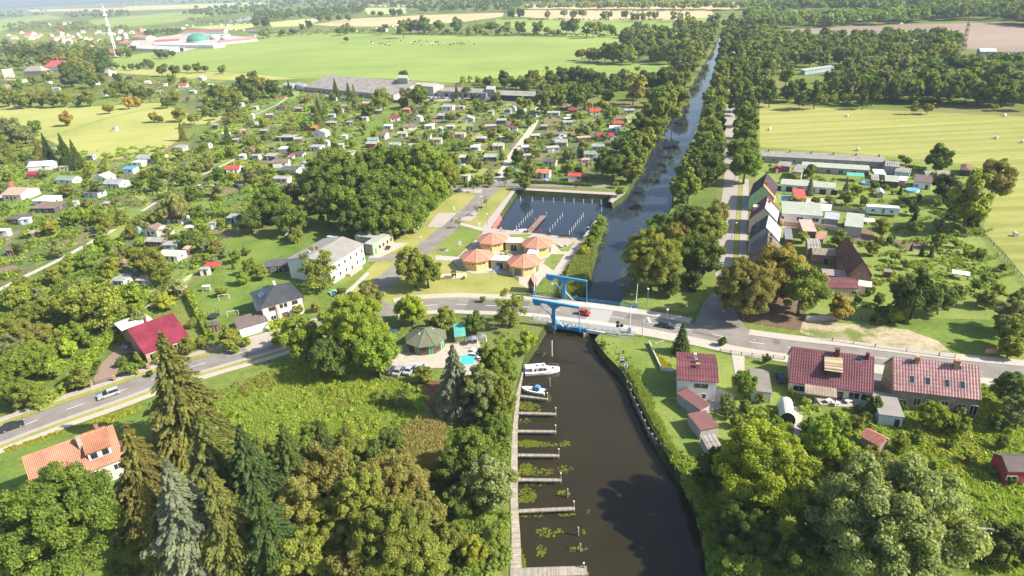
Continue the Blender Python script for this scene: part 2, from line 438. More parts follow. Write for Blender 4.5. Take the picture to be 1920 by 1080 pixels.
FIELDS=[
('meadow',G_BRIGHT,[(212,108),(300,96),(370,92),(480,64),(620,62),(780,66),(1168,71),(1165,84),(1090,108),(1095,117),(1255,122),(1262,132),(1160,142),(1000,147),(860,156),(700,146),(560,147),(470,136),(300,130),(212,122)]),
('meadow_strip',G_YELLOW,[(212,124),(300,131),(470,137),(560,148),(470,152),(340,146),(212,136)]),
('dry_field',G_YELLOW,[(-60,197),(60,196),(130,198),(210,196),(300,193),(360,216),(430,218),(395,232),(335,236),(335,262),(300,288),(205,300),(150,292),(90,262),(-60,268)]),
('dry_field',G_LAWN,[(-30,186),(120,192),(215,186),(305,184),(310,190),(205,199),(110,199),(-30,196)]),
('mown_field',G_MOWN,[(1424,194),(1560,203),(1760,211),(1990,222),(1990,560),(1925,525),(1880,470),(1840,432),(1868,360),(1850,318),(1770,302),(1690,296),(1550,284),(1424,276)]),
('ploughed_field',G_PLOUGH,[(1455,56),(1640,48),(1870,42),(2050,52),(2050,100),(1850,96),(1740,82),(1620,66),(1500,62)]),
('stubble_field',G_TAN,[(585,46),(650,36),(800,28),(945,24),(942,31),(860,42),(740,49),(690,50),(620,49)]),
('far_field',G_PALE,[(505,42),(585,34),(600,38),(580,48),(510,51)]),
('far_field',G_BRIGHT,[(-60,38),(0,36),(90,27),(120,34),(60,40),(0,60),(0,72),(-60,76)]),
('far_field',G_BRIGHT,[(165,38),(240,30),(330,23),(420,26),(350,36),(330,42),(220,52),(175,46)]),
('far_field',G_TAN,[(50,18),(250,14),(420,10),(430,14),(240,20),(60,22)]),
('far_field',G_PALE,[(230,12),(480,4),(520,6),(440,13),(240,14)]),
('far_field',G_PALE,[(350,52),(480,41),(480,50),(440,57)]),
('far_field',G_PALE,[(680,15),(760,14),(762,25),(690,27)]),
('far_field',G_BRIGHT,[(930,36),(1330,38),(1330,52),(1250,68),(1165,70),(1010,66),(930,44)]),
('far_field',G_TAN,[(985,19),(1335,20),(1340,37),(1060,38),(960,30)]),
('far_field',G_TAN,[(985,8),(1385,4),(1385,18),(990,17)]),
('far_field',G_BRIGHT,[(1480,31),(1560,24),(1670,29),(1560,39),(1480,37)]),
('far_field',G_BRIGHT,[(1240,40),(1330,32),(1330,50),(1240,60)]),
]
zf=0.03
for k,(nm,m,L)in enumerate(FIELDS):
 sheet(nm,L,m,zf+k*.006)
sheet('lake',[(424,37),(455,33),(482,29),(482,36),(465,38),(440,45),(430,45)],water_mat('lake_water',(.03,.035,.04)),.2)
# near ground patches
Z1=.02
_pk=[0]
def patch(nm,m,L,z):
 _pk[0]+=1;return sheet(nm,L,m,z+.0016*_pk[0])
ALLOT=[(330,150),(480,152),(570,168),(735,188),(960,186),(1110,196),(1195,205),(1180,290),(1130,336),(970,344),(930,344),(870,348),(845,300),(700,280),(585,292),(570,390),(430,440),(300,590),(140,640),(-80,640),(-80,300),(100,268),(200,302),(340,270),(420,222),(330,190)]
patch('allotment_ground',G_PLOTS,ALLOT,.012)
patch('garden_ground',G_LAWN,[(1424,278),(1600,284),(1790,300),(1860,320),(1840,436),(1920,520),(1990,560),(1990,690),(1560,640),(1505,600),(1500,520),(1400,480)],.014)
patch('park_lawn',G_DRYLAWN,[(640,560),(760,430),(850,365),(905,350),(960,352),(905,430),(865,470),(1010,548),(985,552),(880,556),(800,562),(735,575)],.02)
patch('lawn',G_LAWN,[(800,470),(862,424),(904,430),(880,478),(862,500),(830,480)],.026)
patch('lawn',G_LUSH,[(420,450),(560,440),(720,430),(740,450),(640,540),(560,560),(470,600),(400,640),(350,560),(400,500)],.024)
patch('meadow_slope',G_LUSH,[(345,545),(460,500),(560,500),(560,640),(470,640),(400,655)],.028)
patch('bridge_lawn',G_LAWN,[(1165,562),(1240,540),(1320,540),(1308,580),(1290,586),(1195,575)],.026)
patch('bank_lawn',G_LAWN,[(1118,632),(1190,632),(1262,645),(1480,690),(1480,760),(1300,860),(1262,865),(1222,800),(1166,690)],.02)
patch('overgrown_meadow',G_ROUGH,[(285,790),(330,770),(560,690),(700,690),(840,720),(950,760),(940,1100),(200,1100),(240,900)],.02)
patch('overgrown_meadow',G_ROUGH,[(1262,860),(1480,800),(1700,740),(1990,720),(1990,1130),(1345,1110),(1325,980)],.016)
patch('lawn',G_LUSH,[(-30,860),(60,830),(270,770),(290,800),(240,860),(200,1100),(-60,1100)],.024)
patch('sandy_lot',SAND,[(1500,600),(1560,604),(1700,618),(1760,640),(1790,668),(1700,664),(1560,645),(1500,625)],.024)
patch('lawn',G_LUSH,[(1560,600),(1720,596),(1880,600),(1880,668),(1780,666),(1740,640),(1600,612)],.02)
patch('soil_bed',SOIL,[(1560,425),(1630,430),(1650,455),(1600,458)],.03)
patch('soil_bed',SOIL,[(1672,450),(1740,452),(1735,470),(1680,466)],.03)
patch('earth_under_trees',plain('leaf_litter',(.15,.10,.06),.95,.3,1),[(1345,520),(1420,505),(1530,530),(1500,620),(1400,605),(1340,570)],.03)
patch('reddish_growth',plain('red_brown_litter',(.15,.075,.04),.95,.4,.8),[(755,718),(850,712),(880,760),(860,800),(820,790),(790,740)],.034)
# roads
ROAD=smooth_line([P(*q)for q in[(-160,872),(-60,838),(30,803),(120,770),(205,741),(300,707),(400,676),(500,648),(600,618),(690,592),(760,577),(840,571),(910,573),(990,576),(1090,587),(1200,602),(1300,620),(1400,640),(1500,654),(1600,665),(1700,678),(1800,690),(1920,702),(2050,715)]],8)
BR0=min(range(len(ROAD)),key=lambda i:abs(proj(ROAD[i])[0]-985));BR1=min(range(len(ROAD)),key=lambda i:abs(proj(ROAD[i])[0]-1192))
ribbon('road',ROAD,3.4,-3.4,ASPH,.05)
cut=[i for i in range(len(ROAD))if 872<proj(ROAD[i])[0]<992]
ribbon('resurfaced_road',ROAD[cut[0]:cut[-1]+1],3.38,-3.38,ASPH_D,.056)
WEST=[p for p in ROAD if proj(p)[0]<700]
EAST=[p for p in ROAD if proj(p)[0]>1310]
ribbon('verge',WEST,3.6,5.4,G_DRYLAWN,.046)
ribbon('pavement',WEST,5.4,7.4,PINKPAVE,.12,solid=.1)
ribbon('gutter',WEST,-3.4,-4.7,PINKPAVE,.044)
ribbon('verge',WEST,-4.7,-6.2,G_DRYLAWN,.046)
ribbon('pavement',WEST,-6.2,-8.0,PAVE,.12,solid=.1)
MID=[p for p in ROAD if 735<proj(p)[0]<1000]
ribbon('verge',MID,3.5,4.4,G_DRYLAWN,.046)
ribbon('pavement',MID,4.4,7.2,PAVE,.13,solid=.1)
ribbon('pavement',MID,-3.5,-5.6,PAVE,.13,solid=.1)
MID2=[p for p in ROAD if 1180<proj(p)[0]<1320]
ribbon('pavement',[p for p in ROAD if 1185<proj(p)[0]<1300],3.5,6.4,PAVE,.13,solid=.1)
ribbon('pavement',[p for p in ROAD if 1180<proj(p)[0]<1990],-3.5,-7.4,PAVE,.13,solid=.1)
ribbon('pavement',[p for p in ROAD if 1395<proj(p)[0]<1960],3.5,6.4,PAVE,.13,solid=.1)
patch('road_junction',ASPH,[(1300,612),(1318,570),(1345,535),(1350,500),(1376,500),(1372,540),(1372,575),(1395,610),(1430,640)],.062)
SIDE=smooth_line([P(*q)for q in[(1362,520),(1358,480),(1362,430),(1368,380),(1372,335),(1371,290),(1370,240),(1369,200),(1370,150),(1374,100),(1378,60)]],6)
ribbon('side_road',SIDE,3.2,-2.8,plain('pale_cobbles',(.34,.30,.26),.9,.12,1.0),.055)
ribbon('side_pavement',[p for p in SIDE if proj(p)[1]>330],-4.6,-7.0,PINKPAVE,.10,solid=.08)
ribbon('verge',[p for p in SIDE if proj(p)[1]>330],-2.9,-4.5,G_DRYLAWN,.05)
BRL=ROAD[BR0:BR1+1]
ribbon('bridge_pavement',BRL,3.5,6.6,DECKPAVE,.13,solid=.1)
ribbon('bridge_pavement',BRL,-3.5,-5.6,DECKPAVE,.13,solid=.1)
ribbon('road',[p for p in ROAD if 1100<proj(p)[0]<1150],3.38,-3.38,plain('pale_concrete_road',(.36,.345,.33),.9,.06),.060)
ribbon('bridge_joint',[p for p in ROAD if 1033<proj(p)[0]<1040],3.4,-3.4,M_STEEL,.066)
ribbon('kerb',MID,3.4,3.52,M_CONC,.14,solid=.12)
ribbon('kerb',[p for p in ROAD if 1395<proj(p)[0]<1960],3.4,3.52,M_CONC,.14,solid=.12)
ribbon('kerb',[p for p in ROAD if 1180<proj(p)[0]<1990],-3.38,-3.5,M_CONC,.14,solid=.12)
for a_,b_,u0,u1,m_ in((30,33,3.2,.4,ASPH_D),(52,54,-.3,-3.2,ASPH_D),(118,121,3.0,.3,ASPH_D),(128,133,-.2,-1.4,ASPH_D),(140,142,2.9,.9,ASPH_D),(150,156,-2.0,-3.1,ASPH_D),(66,72,2.0,1.2,ASPH_D)):
 ribbon('road_repair',ROAD[a_:b_],u0,u1,m_,.0635)
# lane markings: separate short dashes painted down the middle, one object
mk=MB();acc=0
for i in range(len(ROAD)-1):
 a,b=ROAD[i],ROAD[i+1];L=(b-a).length;d=(b-a).normalized();nr=Vector((-d.y,d.x,0))*.09
 s=0
 while s<L:
  ph=(acc+s)%9.0
  if ph<3.6:
   e=min(L,s+min(3.6-ph,L-s));q0,q1=a+d*s,a+d*e
   mk.face([(*(q0-nr).xy,.072),(*(q1-nr).xy,.072),(*(q1+nr).xy,.072),(*(q0+nr).xy,.072)]);s=e+1e-3
  else:s+=9.0-ph
 acc+=L
for(x,y)in((1217,600),(1891-480+0,632)):
 c=P(x,y);mk.face([(c.x-.25,c.y-1.4,.073),(c.x+.25,c.y-1.4,.073),(c.x+.25,c.y+1.4,.073),(c.x-.25,c.y+1.4,.073)])
tag(mk.build('road_markings',PAINT),kind='structure')
# park road, quay and paths
PARK=smooth_line([P(*q)for q in[(700,545),(740,512),(790,470),(850,420),(890,385),(915,360),(935,345),(965,338)]],6)
ribbon('park_road',PARK,3.6,-3.6,ASPH,.05)
patch('parking_bay',PINKPAVE,[(800,426),(822,399),(856,400),(828,427)],.058)
patch('parking_bay',PINKPAVE,[(868,355),(905,355),(903,362),(868,362)],.06)
patch('parking_bay',PINKPAVE,[(862,412),(900,392),(896,404),(880,416)],.057)
patch('park_road',ASPH,[(846,350),(910,351),(918,362),(905,372),(880,358),(846,356)],.054)
ribbon('access_road',smooth_line([P(*q)for q in[(780,476),(745,482),(690,486)]],4),2.6,-2.6,ASPH,.056)
patch('forecourt',PAVE,[(722,460),(735,455),(768,456),(712,484),(690,484),(705,470)],.06)
ribbon('access_road',smooth_line([P(*q)for q in[(700,545),(690,560),(705,580)]],4),4,-3,ASPH,.057)
patch('quay',PINKPAVE,[(905,425),(963,352),(1155,361.5),(1168,356),(1172,363),(1148,381),(1143,378),(1150,366),(968,356),(920,428),(1090,448),(1124,405),(1130,407),(1098,455),(1080,462),(960,445),(905,436)],.066)
patch('quay_road',ASPH,[(935,343),(1060,346.5),(1120,349),(1160,338),(1166,342),(1130,354),(1060,351.5),(940,349)],.06)
patch('path',PAVE,[(864,418),(908,428),(904,434),(862,422)],.07)
patch('path',PAVE,[(905,436),(960,445),(1080,462),(1098,452),(1052,515),(1020,520),(1000,545),(975,545),(972,520),(930,512),(888,514),(862,505),(850,490),(815,488),(818,479),(858,482),(890,452)],.064)
patch('lawn',G_LAWN,[(955,440),(998,439),(985,449),(958,447)],.074)
patch('lawn',G_LAWN,[(1033,477),(1059,477),(1038,508),(1018,494)],.074)
patch('lawn',G_LAWN,[(1038,455),(1058,466),(1080,452),(1066,472),(1052,472)],.074)
patch('playground_sand',plain('play_sand',(.55,.45,.28),.95,.08,1),[(806,516),(874,512),(876,522),(802,525)],.07)
patch('lawn_strip',G_DRYLAWN,[(770,548),(860,530),(970,532),(1000,545),(982,552),(880,556),(800,562),(760,566)],.068)
ribbon('path',smooth_line([P(*q)for q in[(690,512),(650,548),(622,545),(640,560),(665,575)]],5),.9,-.9,PAVE,.07)
# left: drive, lanes
patch('driveway',BRICKPAVE,[(172,722),(183,690),(205,668),(226,648),(243,620),(264,622),(262,660),(228,676),(214,716)],.052)
patch('forecourt',PINKPAVE,[(440,640),(505,622),(530,640),(470,662)],.05)
for L,wd in(([(-60,575),(40,522),(115,485),(215,430)],1.2),([(266,396),(292,380)],.9),([(380,328),(438,300),(440,296)],.9),
([(478,215),(520,196),(560,172),(620,180)],.8),
([(930,340),(945,318),(960,290),(1000,235),(1010,200)],2.0),
([(360,515),(300,560),(240,600),(180,640)],0.7)):
 ribbon('lane',smooth_line([P(*q)for q in L],6),wd,-wd,plain('pale_track',(.46,.41,.33),.95,.15,.7),.045)
ribbon('grass_lane',smooth_line([P(*q)for q in[(748,195),(715,220),(690,250),(670,285)]],5),6,-6,G_LUSH,.04)
ribbon('track',smooth_line([P(*q)for q in[(0,275),(100,255),(200,222),(300,200)]],5),1.2,-1.2,G_DRYLAWN,.14)
# courtyard of the restaurant
patch('courtyard',GRAVEL,[(718,645),(735,648),(900,640),(905,700),(842,708),(835,690),(718,695)],.05)
patch('driveway',PAVE,[(1370,655),(1396,658),(1396,702),(1378,702)],.05)
patch('terrace',PINKPAVE,[(1300,745),(1350,730),(1380,742),(1365,765),(1330,770)],.05)
patch('terrace',GRAVEL,[(1530,720),(1640,735),(1620,765),(1525,760)],.05)
patch('yard',plain('grey_yard',(.17,.165,.16),.9,.1,.8),[(1638,682),(1672,690),(1680,775),(1690,790),(1640,780)],.052)
patch('terrace',BRICKPAVE,[(195,935),(270,905),(285,960),(215,985)],.05)
patch('garden_path',PAVE,[(1490,765),(1508,762),(1500,810),(1492,850),(1488,810)],.05)
patch('yard',GRAVEL,[(795,172),(850,176),(960,180),(1000,184),(985,192),(870,188),(795,190)],.09)
patch('paving',PAVE,[(1468,372),(1560,372),(1560,380),(1470,382)],.05)
patch('terrace',PINKPAVE,[(1465,412),(1545,416),(1540,432),(1465,428)],.05)
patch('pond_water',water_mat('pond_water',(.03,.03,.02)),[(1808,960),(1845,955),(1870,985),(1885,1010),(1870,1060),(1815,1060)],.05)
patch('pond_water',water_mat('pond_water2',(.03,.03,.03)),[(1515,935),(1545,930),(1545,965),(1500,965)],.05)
for L,m in(([(0,60),(0,100),(100,100),(230,70),(210,62)],G_ROUGH),([(240,78),(350,62),(480,70),(480,76),(400,84),(330,100),(240,92)],GRAVEL)):
 patch('village_ground',m,L,.16)
# ------------------------------------------------------------------ trees
def _unit(rs,n):
 v=rs.normal(size=(n,3));return v/np.linalg.norm(v,axis=1,keepdims=True)
def quads(centers,normals,size,rs,stretch=1.0,droop=None):
 n=len(centers)
 a=rs.normal(size=(n,3))if droop is None else droop+.35*rs.normal(size=(n,3))
 nn=normals/np.linalg.norm(normals,axis=1,keepdims=True)
 u=a-nn*np.sum(a*nn,axis=1,keepdims=True);u/=np.linalg.norm(u,axis=1,keepdims=True)+1e-9
 v=np.cross(nn,u);s=size[:,None]
 sk=(rs.rand(n,4,1)*.6+.7)
 p=np.stack([centers-u*s*stretch-v*s*.5,centers+u*s*stretch*.2-v*s,centers+u*s*stretch+v*s*.4,centers-u*s*.2*stretch+v*s],1)
 p=centers[:,None,:]+(p-centers[:,None,:])*sk
 p[:,1]+=nn*s*.35;p[:,3]-=nn*s*.25
 V=p.reshape(-1,3);F=np.arange(4*n).reshape(-1,4)
 return V,F
_IC=None
def ico():
 global _IC
 if _IC is None:
  bm=bmesh.new();bmesh.ops.create_icosphere(bm,subdivisions=2,radius=1)
  _IC=(np.array([v.co[:]for v in bm.verts]),np.array([[v.index for v in f.verts]for f in bm.faces]));bm.free()
 return _IC
def crown_data(seed,n,size,nl=14,sx=1.0,sz=.8,lobe=.42,spread=.72,lift=0.0,ragged=.2,droopy=0.0,top=0.0):
 """leaf clumps on the shells of many lobes; unit crown: radius ~1, centre at 0"""
 rs=np.random.RandomState(seed)
 c=_unit(rs,nl)*(rs.rand(nl,1)**.45)*spread
 c[:,2]=c[:,2]*sz+.02;c[:,0]*=sx
 keep=c[:,2]>-.62*sz
 c=c[keep];nl=len(c)
 r=lobe*(.65+.6*rs.rand(nl))*(1-.25*np.maximum(0,c[:,2]/max(sz,.1)))
 if top:c[:,:2]*=(1-top*(c[:,2:3]/sz*.5+.5));r*=(1-top*.5*(c[:,2]/sz*.5+.5))
 w=r**2;k=rs.choice(nl,n,p=w/w.sum())
 d=_unit(rs,n);d[:,2]=np.where(d[:,2]<-.35,-d[:,2]*rs.rand(n),d[:,2])
 rad=r[k]*(1-rs.rand(n)**2.0*.45+ragged*rs.normal(size=n)*.35)
 p=c[k]+d*rad[:,None]
 nor=d+.5*rs.normal(size=(n,3));nor[:,2]+=.3
 dr=None
 if droopy:
  dr=np.tile(np.array([[0,0,-1.0]]),(n,1))*droopy+d*.3
  nor=d+.3*rs.normal(size=(n,3));nor[:,2]*=.3
 V,F=quads(p,nor,size*(.6+.8*rs.rand(n)),rs,1.0+droopy,dr)
 return V,F,c,r
def crown_mesh(name,seed,n,size,core=True,**kw):
 V,F,c,r=crown_data(seed,n,size,**kw)
 # a few limbs seen through the gaps; the crown's own inner mass as many small faces
 rs=np.random.RandomState(seed+1)
 if core:
  m=n//4;k=rs.choice(len(c),m);d=_unit(rs,m)
  p=c[k]+d*(r[k]*(.35+.3*rs.rand(m)))[:,None]
  V2,F2=quads(p,d+.2*rs.normal(size=(m,3)),np.full(m,size*2.4),rs)
  F2=F2+len(V);V=np.vstack([V,V2]);F=np.vstack([F,F2])
 return npmesh(name,V,F,M_LEAF)
def conifer_mesh(name,seed,tiers=26,per=15,size=.075,taper=1.0,ragged=.25,rows=9):
 """drooping boughs in tiers; unit: height 1, base radius .28"""
 rs=np.random.RandomState(seed);C=[];N=[];Sz=[];D=[]
 for t in range(tiers):
  h=.06+.94*(t/(tiers-1))**.93
  R=.30*((1-h)**.8)*(1+ragged*.5*rs.normal())+.008
  nb=max(4,int(per*(.35+R/.27)))
  off=rs.rand()*6.28
  for b in range(nb):
   a=off+6.283*b/nb+rs.normal()*.18;Rb=R*(1+ragged*rs.normal()*.6)
   if Rb<.004:Rb=.004
   m=max(3,int(rows*(Rb/.2)+2))
   q=np.linspace(.12,1,m);
   x=np.cos(a)*Rb*q;y=np.sin(a)*Rb*q;z=h-.30*Rb*q-.34*Rb*q**2+.08*Rb*(q>.9)
   for s in(-1,0,1):
    wv=Rb*.16*(1-q*.5)*s
    C.append(np.stack([x-np.sin(a)*wv,y+np.cos(a)*wv,z-abs(s)*.01+rs.normal(size=m)*.004],1))
    N.append(np.tile([[np.cos(a)*.5-np.sin(a)*s*.6,np.sin(a)*.5+np.cos(a)*s*.6,1.0]],(m,1)))
    Sz.append(size*(.14+.16*(1-q))*(.7+.6*rs.rand(m)))
    D.append(np.tile([[np.cos(a),np.sin(a),-.45]],(m,1)))
 C=np.vstack(C);N=np.vstack(N)+.25*rs.normal(size=(len(C),3));Sz=np.concatenate(Sz);D=np.vstack(D)
 V,F=quads(C,N,Sz,rs,1.5,D)
 return npmesh(name,V,F,M_LEAF)
def trunk_mesh(name,seed,h,r,limbs=5,reach=.5,top=None,n=8):
 """tapered trunk with limbs, height h to the heart of the crown"""
 rnd=random.Random(seed);mb=MB();lean=(rnd.uniform(-.04,.04)*h,rnd.uniform(-.04,.04)*h)
 p0=Vector((0,0,-.15));p1=Vector((lean[0]*.4,lean[1]*.4,h*.5));p2=Vector((lean[0],lean[1],h))
 mb.tube(p0,Vector((0,0,h*.08)),r*1.5,r*1.05,n);mb.tube(Vector((0,0,h*.08)),p1,r*1.05,r*.8,n);mb.tube(p1,p2,r*.8,r*.35,n)
 for k in range(limbs):
  a=k*2.4+rnd.random();z=h*(.48+.42*k/max(1,limbs));s=p0.lerp(p2,z/h)
  e=s+Vector((math.cos(a)*reach,math.sin(a)*reach,reach*(.55+.4*rnd.random())))
  mb.tube(s,e,r*.42,r*.12,5)
 return mb.mesh(name,M_BARK)
PROTO={}
def protos():
 PROTO['huge']=[crown_mesh('crown',10+i,56000,.0165,nl=190+20*i,lobe=.15,spread=.90,sz=.86+.06*i,ragged=.20)for i in range(3)]
 PROTO['big']=[crown_mesh('crown',20+i,14000,.032,nl=72+8*i,lobe=.215,spread=.86,sz=.9+.1*(i%3),sx=1-.1*(i%2),ragged=.24)for i in range(4)]
 PROTO['mid']=[crown_mesh('crown',40+i,3400,.064,nl=34+5*i,lobe=.29,spread=.80,sz=.9+.08*i,ragged=.24)for i in range(4)]
 PROTO['small']=[crown_mesh('crown',60+i,1000,.115,nl=15+3*i,lobe=.38,spread=.72,sz=.85+.07*i)for i in range(4)]
 PROTO['tall']=[crown_mesh('crown',80+i,19000,.030,nl=110,lobe=.20,spread=.95,sz=1.55,ragged=.28,top=.25)for i in range(2)]
 PROTO['tallmid']=[crown_mesh('crown',90+i,3600,.068,nl=44,lobe=.27,spread=.88,sz=1.4,ragged=.26,top=.15)for i in range(3)]
 PROTO['poplar']=[crown_mesh('crown',100+i,800,.15,nl=16,lobe=.36,spread=1.0,sz=1.9,ragged=.4,core=False)for i in range(2)]
 PROTO['bare']=[crown_mesh('crown',150,500,.07,nl=12,lobe=.4,spread=.9,sz=1.3,ragged=.6,core=False)]
 PROTO['airy']=[crown_mesh('crown',160+i,5200,.036,nl=46,lobe=.20,spread=.92,sz=1.3,ragged=.5,core=False)for i in range(2)]
 PROTO['willow']=[crown_mesh('crown',110,9000,.045,nl=40,lobe=.26,spread=.8,sz=.75,droopy=1.6)]
 PROTO['spruce']=[conifer_mesh('crown',120+i)for i in range(2)]
 PROTO['bigspruce']=[conifer_mesh('crown',130+i,34,17,.062,rows=22,ragged=.38)for i in range(3)]
protos()
TR={}
def trunk_for(h,r,key,reach):
 k=(max(.5,round(h*2)/2),round(r,1),key,round(reach,0))
 if k not in TR:TR[k]=trunk_mesh('trunk',len(TR),k[0],max(k[1],.08),6 if key else 3,max(.5,k[3]))
 return TR[k]
COLS={
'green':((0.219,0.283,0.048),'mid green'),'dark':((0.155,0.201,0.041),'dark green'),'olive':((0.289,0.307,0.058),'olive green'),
'lime':((0.396,0.441,0.051),'bright lime green'),'yellow':((0.407,0.403,0.056),'yellow green'),'gold':((0.358,0.288,0.058),'golden brown'),
'brown':((0.310,0.274,0.075),'brownish'),'grey':((0.300,0.317,0.130),'grey green'),'orange':((0.535,0.365,0.073),'orange yellow'),
'blue':((0.262,0.274,0.169),'silvery blue'),'deep':((0.105,0.139,0.038),'very dark green'),'spruce':((0.219,0.225,0.055),'deep green'),
'pale':((0.374,0.370,0.136),'pale green'),'red':((0.128,0.033,0.034),'dark red'),'fresh':((0.305,0.374,0.050),'fresh green'),
}
KN={'row':'bank_tree','grove':'woodland_tree','right wood':'woodland_tree','field edge':'woodland_tree','allotment':'garden_tree','wooded rise':'hillside_tree','beyond the meadow':'meadow_tree','dry field':'meadow_tree'}
KS={'row':1.3,'grove':1.25,'right wood':1.22,'field edge':1.15,'wooded rise':1.15}
TREES=[]
def tree(cx,cy,r,col='green',kind=None,cz=None,name=None,look=None,label=None,group=None,zone='tree',world=None,R=None,squash=1.0):
 """(cx, cy): photo pixel of the crown's centre, r: its radius in photo pixels"""
 base,word=COLS[col];r=r*KS.get(zone,1.14)
 if zone in('row','right wood')and kind is None and r<30 and RND.random()<.55:kind='tallmid';r*=.85
 if world is None:
  c=P(cx,cy,0);Rm=r/ppm(c)
  for _ in range(3):
   zc=cz if cz is not None else Rm*(2.0 if kind=='bare' else 1.12 if kind not in('tall','tallmid','poplar','column')else 1.75)
   c=P(cx,cy,zc);Rm=r/ppm(c)
  Rm=min(Rm,14)
 else:
  Rm=R;zc=cz if cz is not None else Rm*1.25;c=Vector((world[0],world[1],zc))
 pxr=Rm*ppm(c)
 if kind is None:
  kind='huge' if pxr>58 else 'big' if pxr>26 else 'mid' if pxr>12 else 'small'
 ms=PROTO[kind];me=ms[RND.randrange(len(ms))]
 j0=RND.uniform(.84,1.14);j=lambda:j0*(1+RND.uniform(-.045,.045))
 colr=(base[0]*j(),base[1]*j(),base[2]*j())
 t=empty(KN.get(zone,'broadleaf_tree'),(c.x,c.y,0),RND.uniform(0,6.28))
 cr=link('crown',me,t,(0,0,zc),0,colr);s=Rm/.98;cr.scale=(s,s,s*squash)
 if kind in('tall','tallmid','poplar','column'):
  sv={'tall':1.55,'tallmid':1.45,'poplar':1.9,'column':2.6}[kind]
  pass
 tk=link('trunk',trunk_for(zc*.95,max(.12,Rm*.055),pxr>20,Rm*.5),t)
 TREES.append((t,kind,word,pxr,label,group,zone,look))
 return t
def spruce(bx,by,ty,col='spruce',wide=.78,label=None,name='spruce_tree',group=None,zone='tree',big=False):
 """(bx, by): photo pixel of the foot, ty: photo row of the tip"""
 b=P(bx,by);h=5.0
 for _ in range(30):
  y=proj((b.x,b.y,h))[1];h+=(y-ty)/max(.5,ppm(b))*.8
 h=max(2.0,min(h,32));base,word=COLS[col];j=lambda:1+RND.uniform(-.1,.1)
 t=empty(name,(b.x,b.y,0),RND.uniform(0,6.28))
 ms=PROTO['bigspruce' if(big or h*ppm(b)>90)else 'spruce']
 cr=link('crown',ms[RND.randrange(len(ms))],t,(0,0,0),0,tuple(c*j()for c in base));cr.scale=(h*wide,h*wide,h)
 k=('sp',round(h));
 if k not in TR:
  mb=MB();mb.tube((0,0,-.1),(0,0,round(h)*.95),round(h)*.014+.05,.02,7);TR[k]=mb.mesh('trunk',M_BARK)
 link('trunk',TR[k],t)
 TREES.append((t,'spruce',word,h*ppm(b)*.5,label,group,zone,None))
 return t
def wood(name,L,count,h,col,label,seed,leaves=70,kind='mid',rmul=.42,cols=None):
 """a far wood or thicket that reads as one mass: crowns scattered in a photo-pixel polygon, one object"""
 rs=np.random.RandomState(seed);pts=[P(*q)for q in L];poly=[(p.x,p.y)for p in pts]
 x0,x1=min(p[0]for p in poly),max(p[0]for p in poly);y0,y1=min(p[1]for p in poly),max(p[1]for p in poly)
 VV=[];FF=[];nv=0;done=0;tries=0;IV,IF=ico()
 # scatter evenly in the picture so that near and far edges are both filled
 px0,px1=min(q[0]for q in L),max(q[0]for q in L);py0,py1=min(q[1]for q in L),max(q[1]for q in L)
 while done<count and tries<count*30:
  tries+=1
  qx,qy=rs.uniform(px0,px1),rs.uniform(py0,py1)
  if not inpoly(qx,qy,L):continue
  c=P(qx,qy);hh=h*rs.uniform(.7,1.2);R=hh*rmul*rs.uniform(.8,1.25)
  n=int(leaves*1.6);d=_unit(rs,n);d[:,2]=np.abs(d[:,2])*1.2-.25
  ctr=np.array([c.x,c.y,hh*.58]);sc=np.array([R,R,hh*.45])
  p=ctr+d*sc*(1-rs.rand(n,1)**2*.35)*(1+.18*np.sin(d[:,:1]*5+rs.rand()*6))
  V,F=quads(p,d+.5*rs.normal(size=(n,3)),np.full(n,R*2.7/math.sqrt(n))*(.7+.6*rs.rand(n)),rs)
  VV.append(V);FF.append(F+nv);nv+=len(V);done+=1
 if not VV:return None
 me=npmesh(name,np.vstack(VV),np.vstack(FF),M_LEAF)
 o=link(name,me,color=COLS[col][0]);tag(o,label,'wood',None,'stuff');return o
def thicket(name,L,count,rr,col,label,seed,leaves=60,world=False,z0=0.0,hz=.8,cat='bushes',avoid=None):
 """low bushes and tall weeds that nobody could count, one object"""
 rs=np.random.RandomState(seed);VV=[];FF=[];nv=0;done=0;tries=0;leaves=int(leaves*2.2)
 pts=[P(*q)for q in L];poly=[(p.x,p.y)for p in pts]
 x0,x1=min(p[0]for p in poly),max(p[0]for p in poly);y0,y1=min(p[1]for p in poly),max(p[1]for p in poly)
 while done<count and tries<count*40:
  tries+=1
  x,y=rs.uniform(x0,x1),rs.uniform(y0,y1)
  if not inpoly(x,y,poly):continue
  if avoid and avoid(x,y):continue
  R=rs.uniform(*rr);d=_unit(rs,leaves);d[:,2]=np.abs(d[:,2])
  p=np.array([x,y,z0])+d*np.array([R,R,R*hz])*(1-rs.rand(leaves,1)*.4)*(1+.25*np.sin(d[:,:1]*6+x))
  V,F=quads(p,d+.45*rs.normal(size=(leaves,3))+[0,0,.8],np.full(leaves,R*2.0/math.sqrt(leaves))*(.6+.8*rs.rand(leaves)),rs)
  VV.append(V);FF.append(F+nv);nv+=len(V);done+=1
 if not VV:return None
 o=link(name,npmesh(name,np.vstack(VV),np.vstack(FF),M_LEAF),color=COLS[col][0]if isinstance(col,str)else col)
 return tag(o,label,cat,None,'stuff')
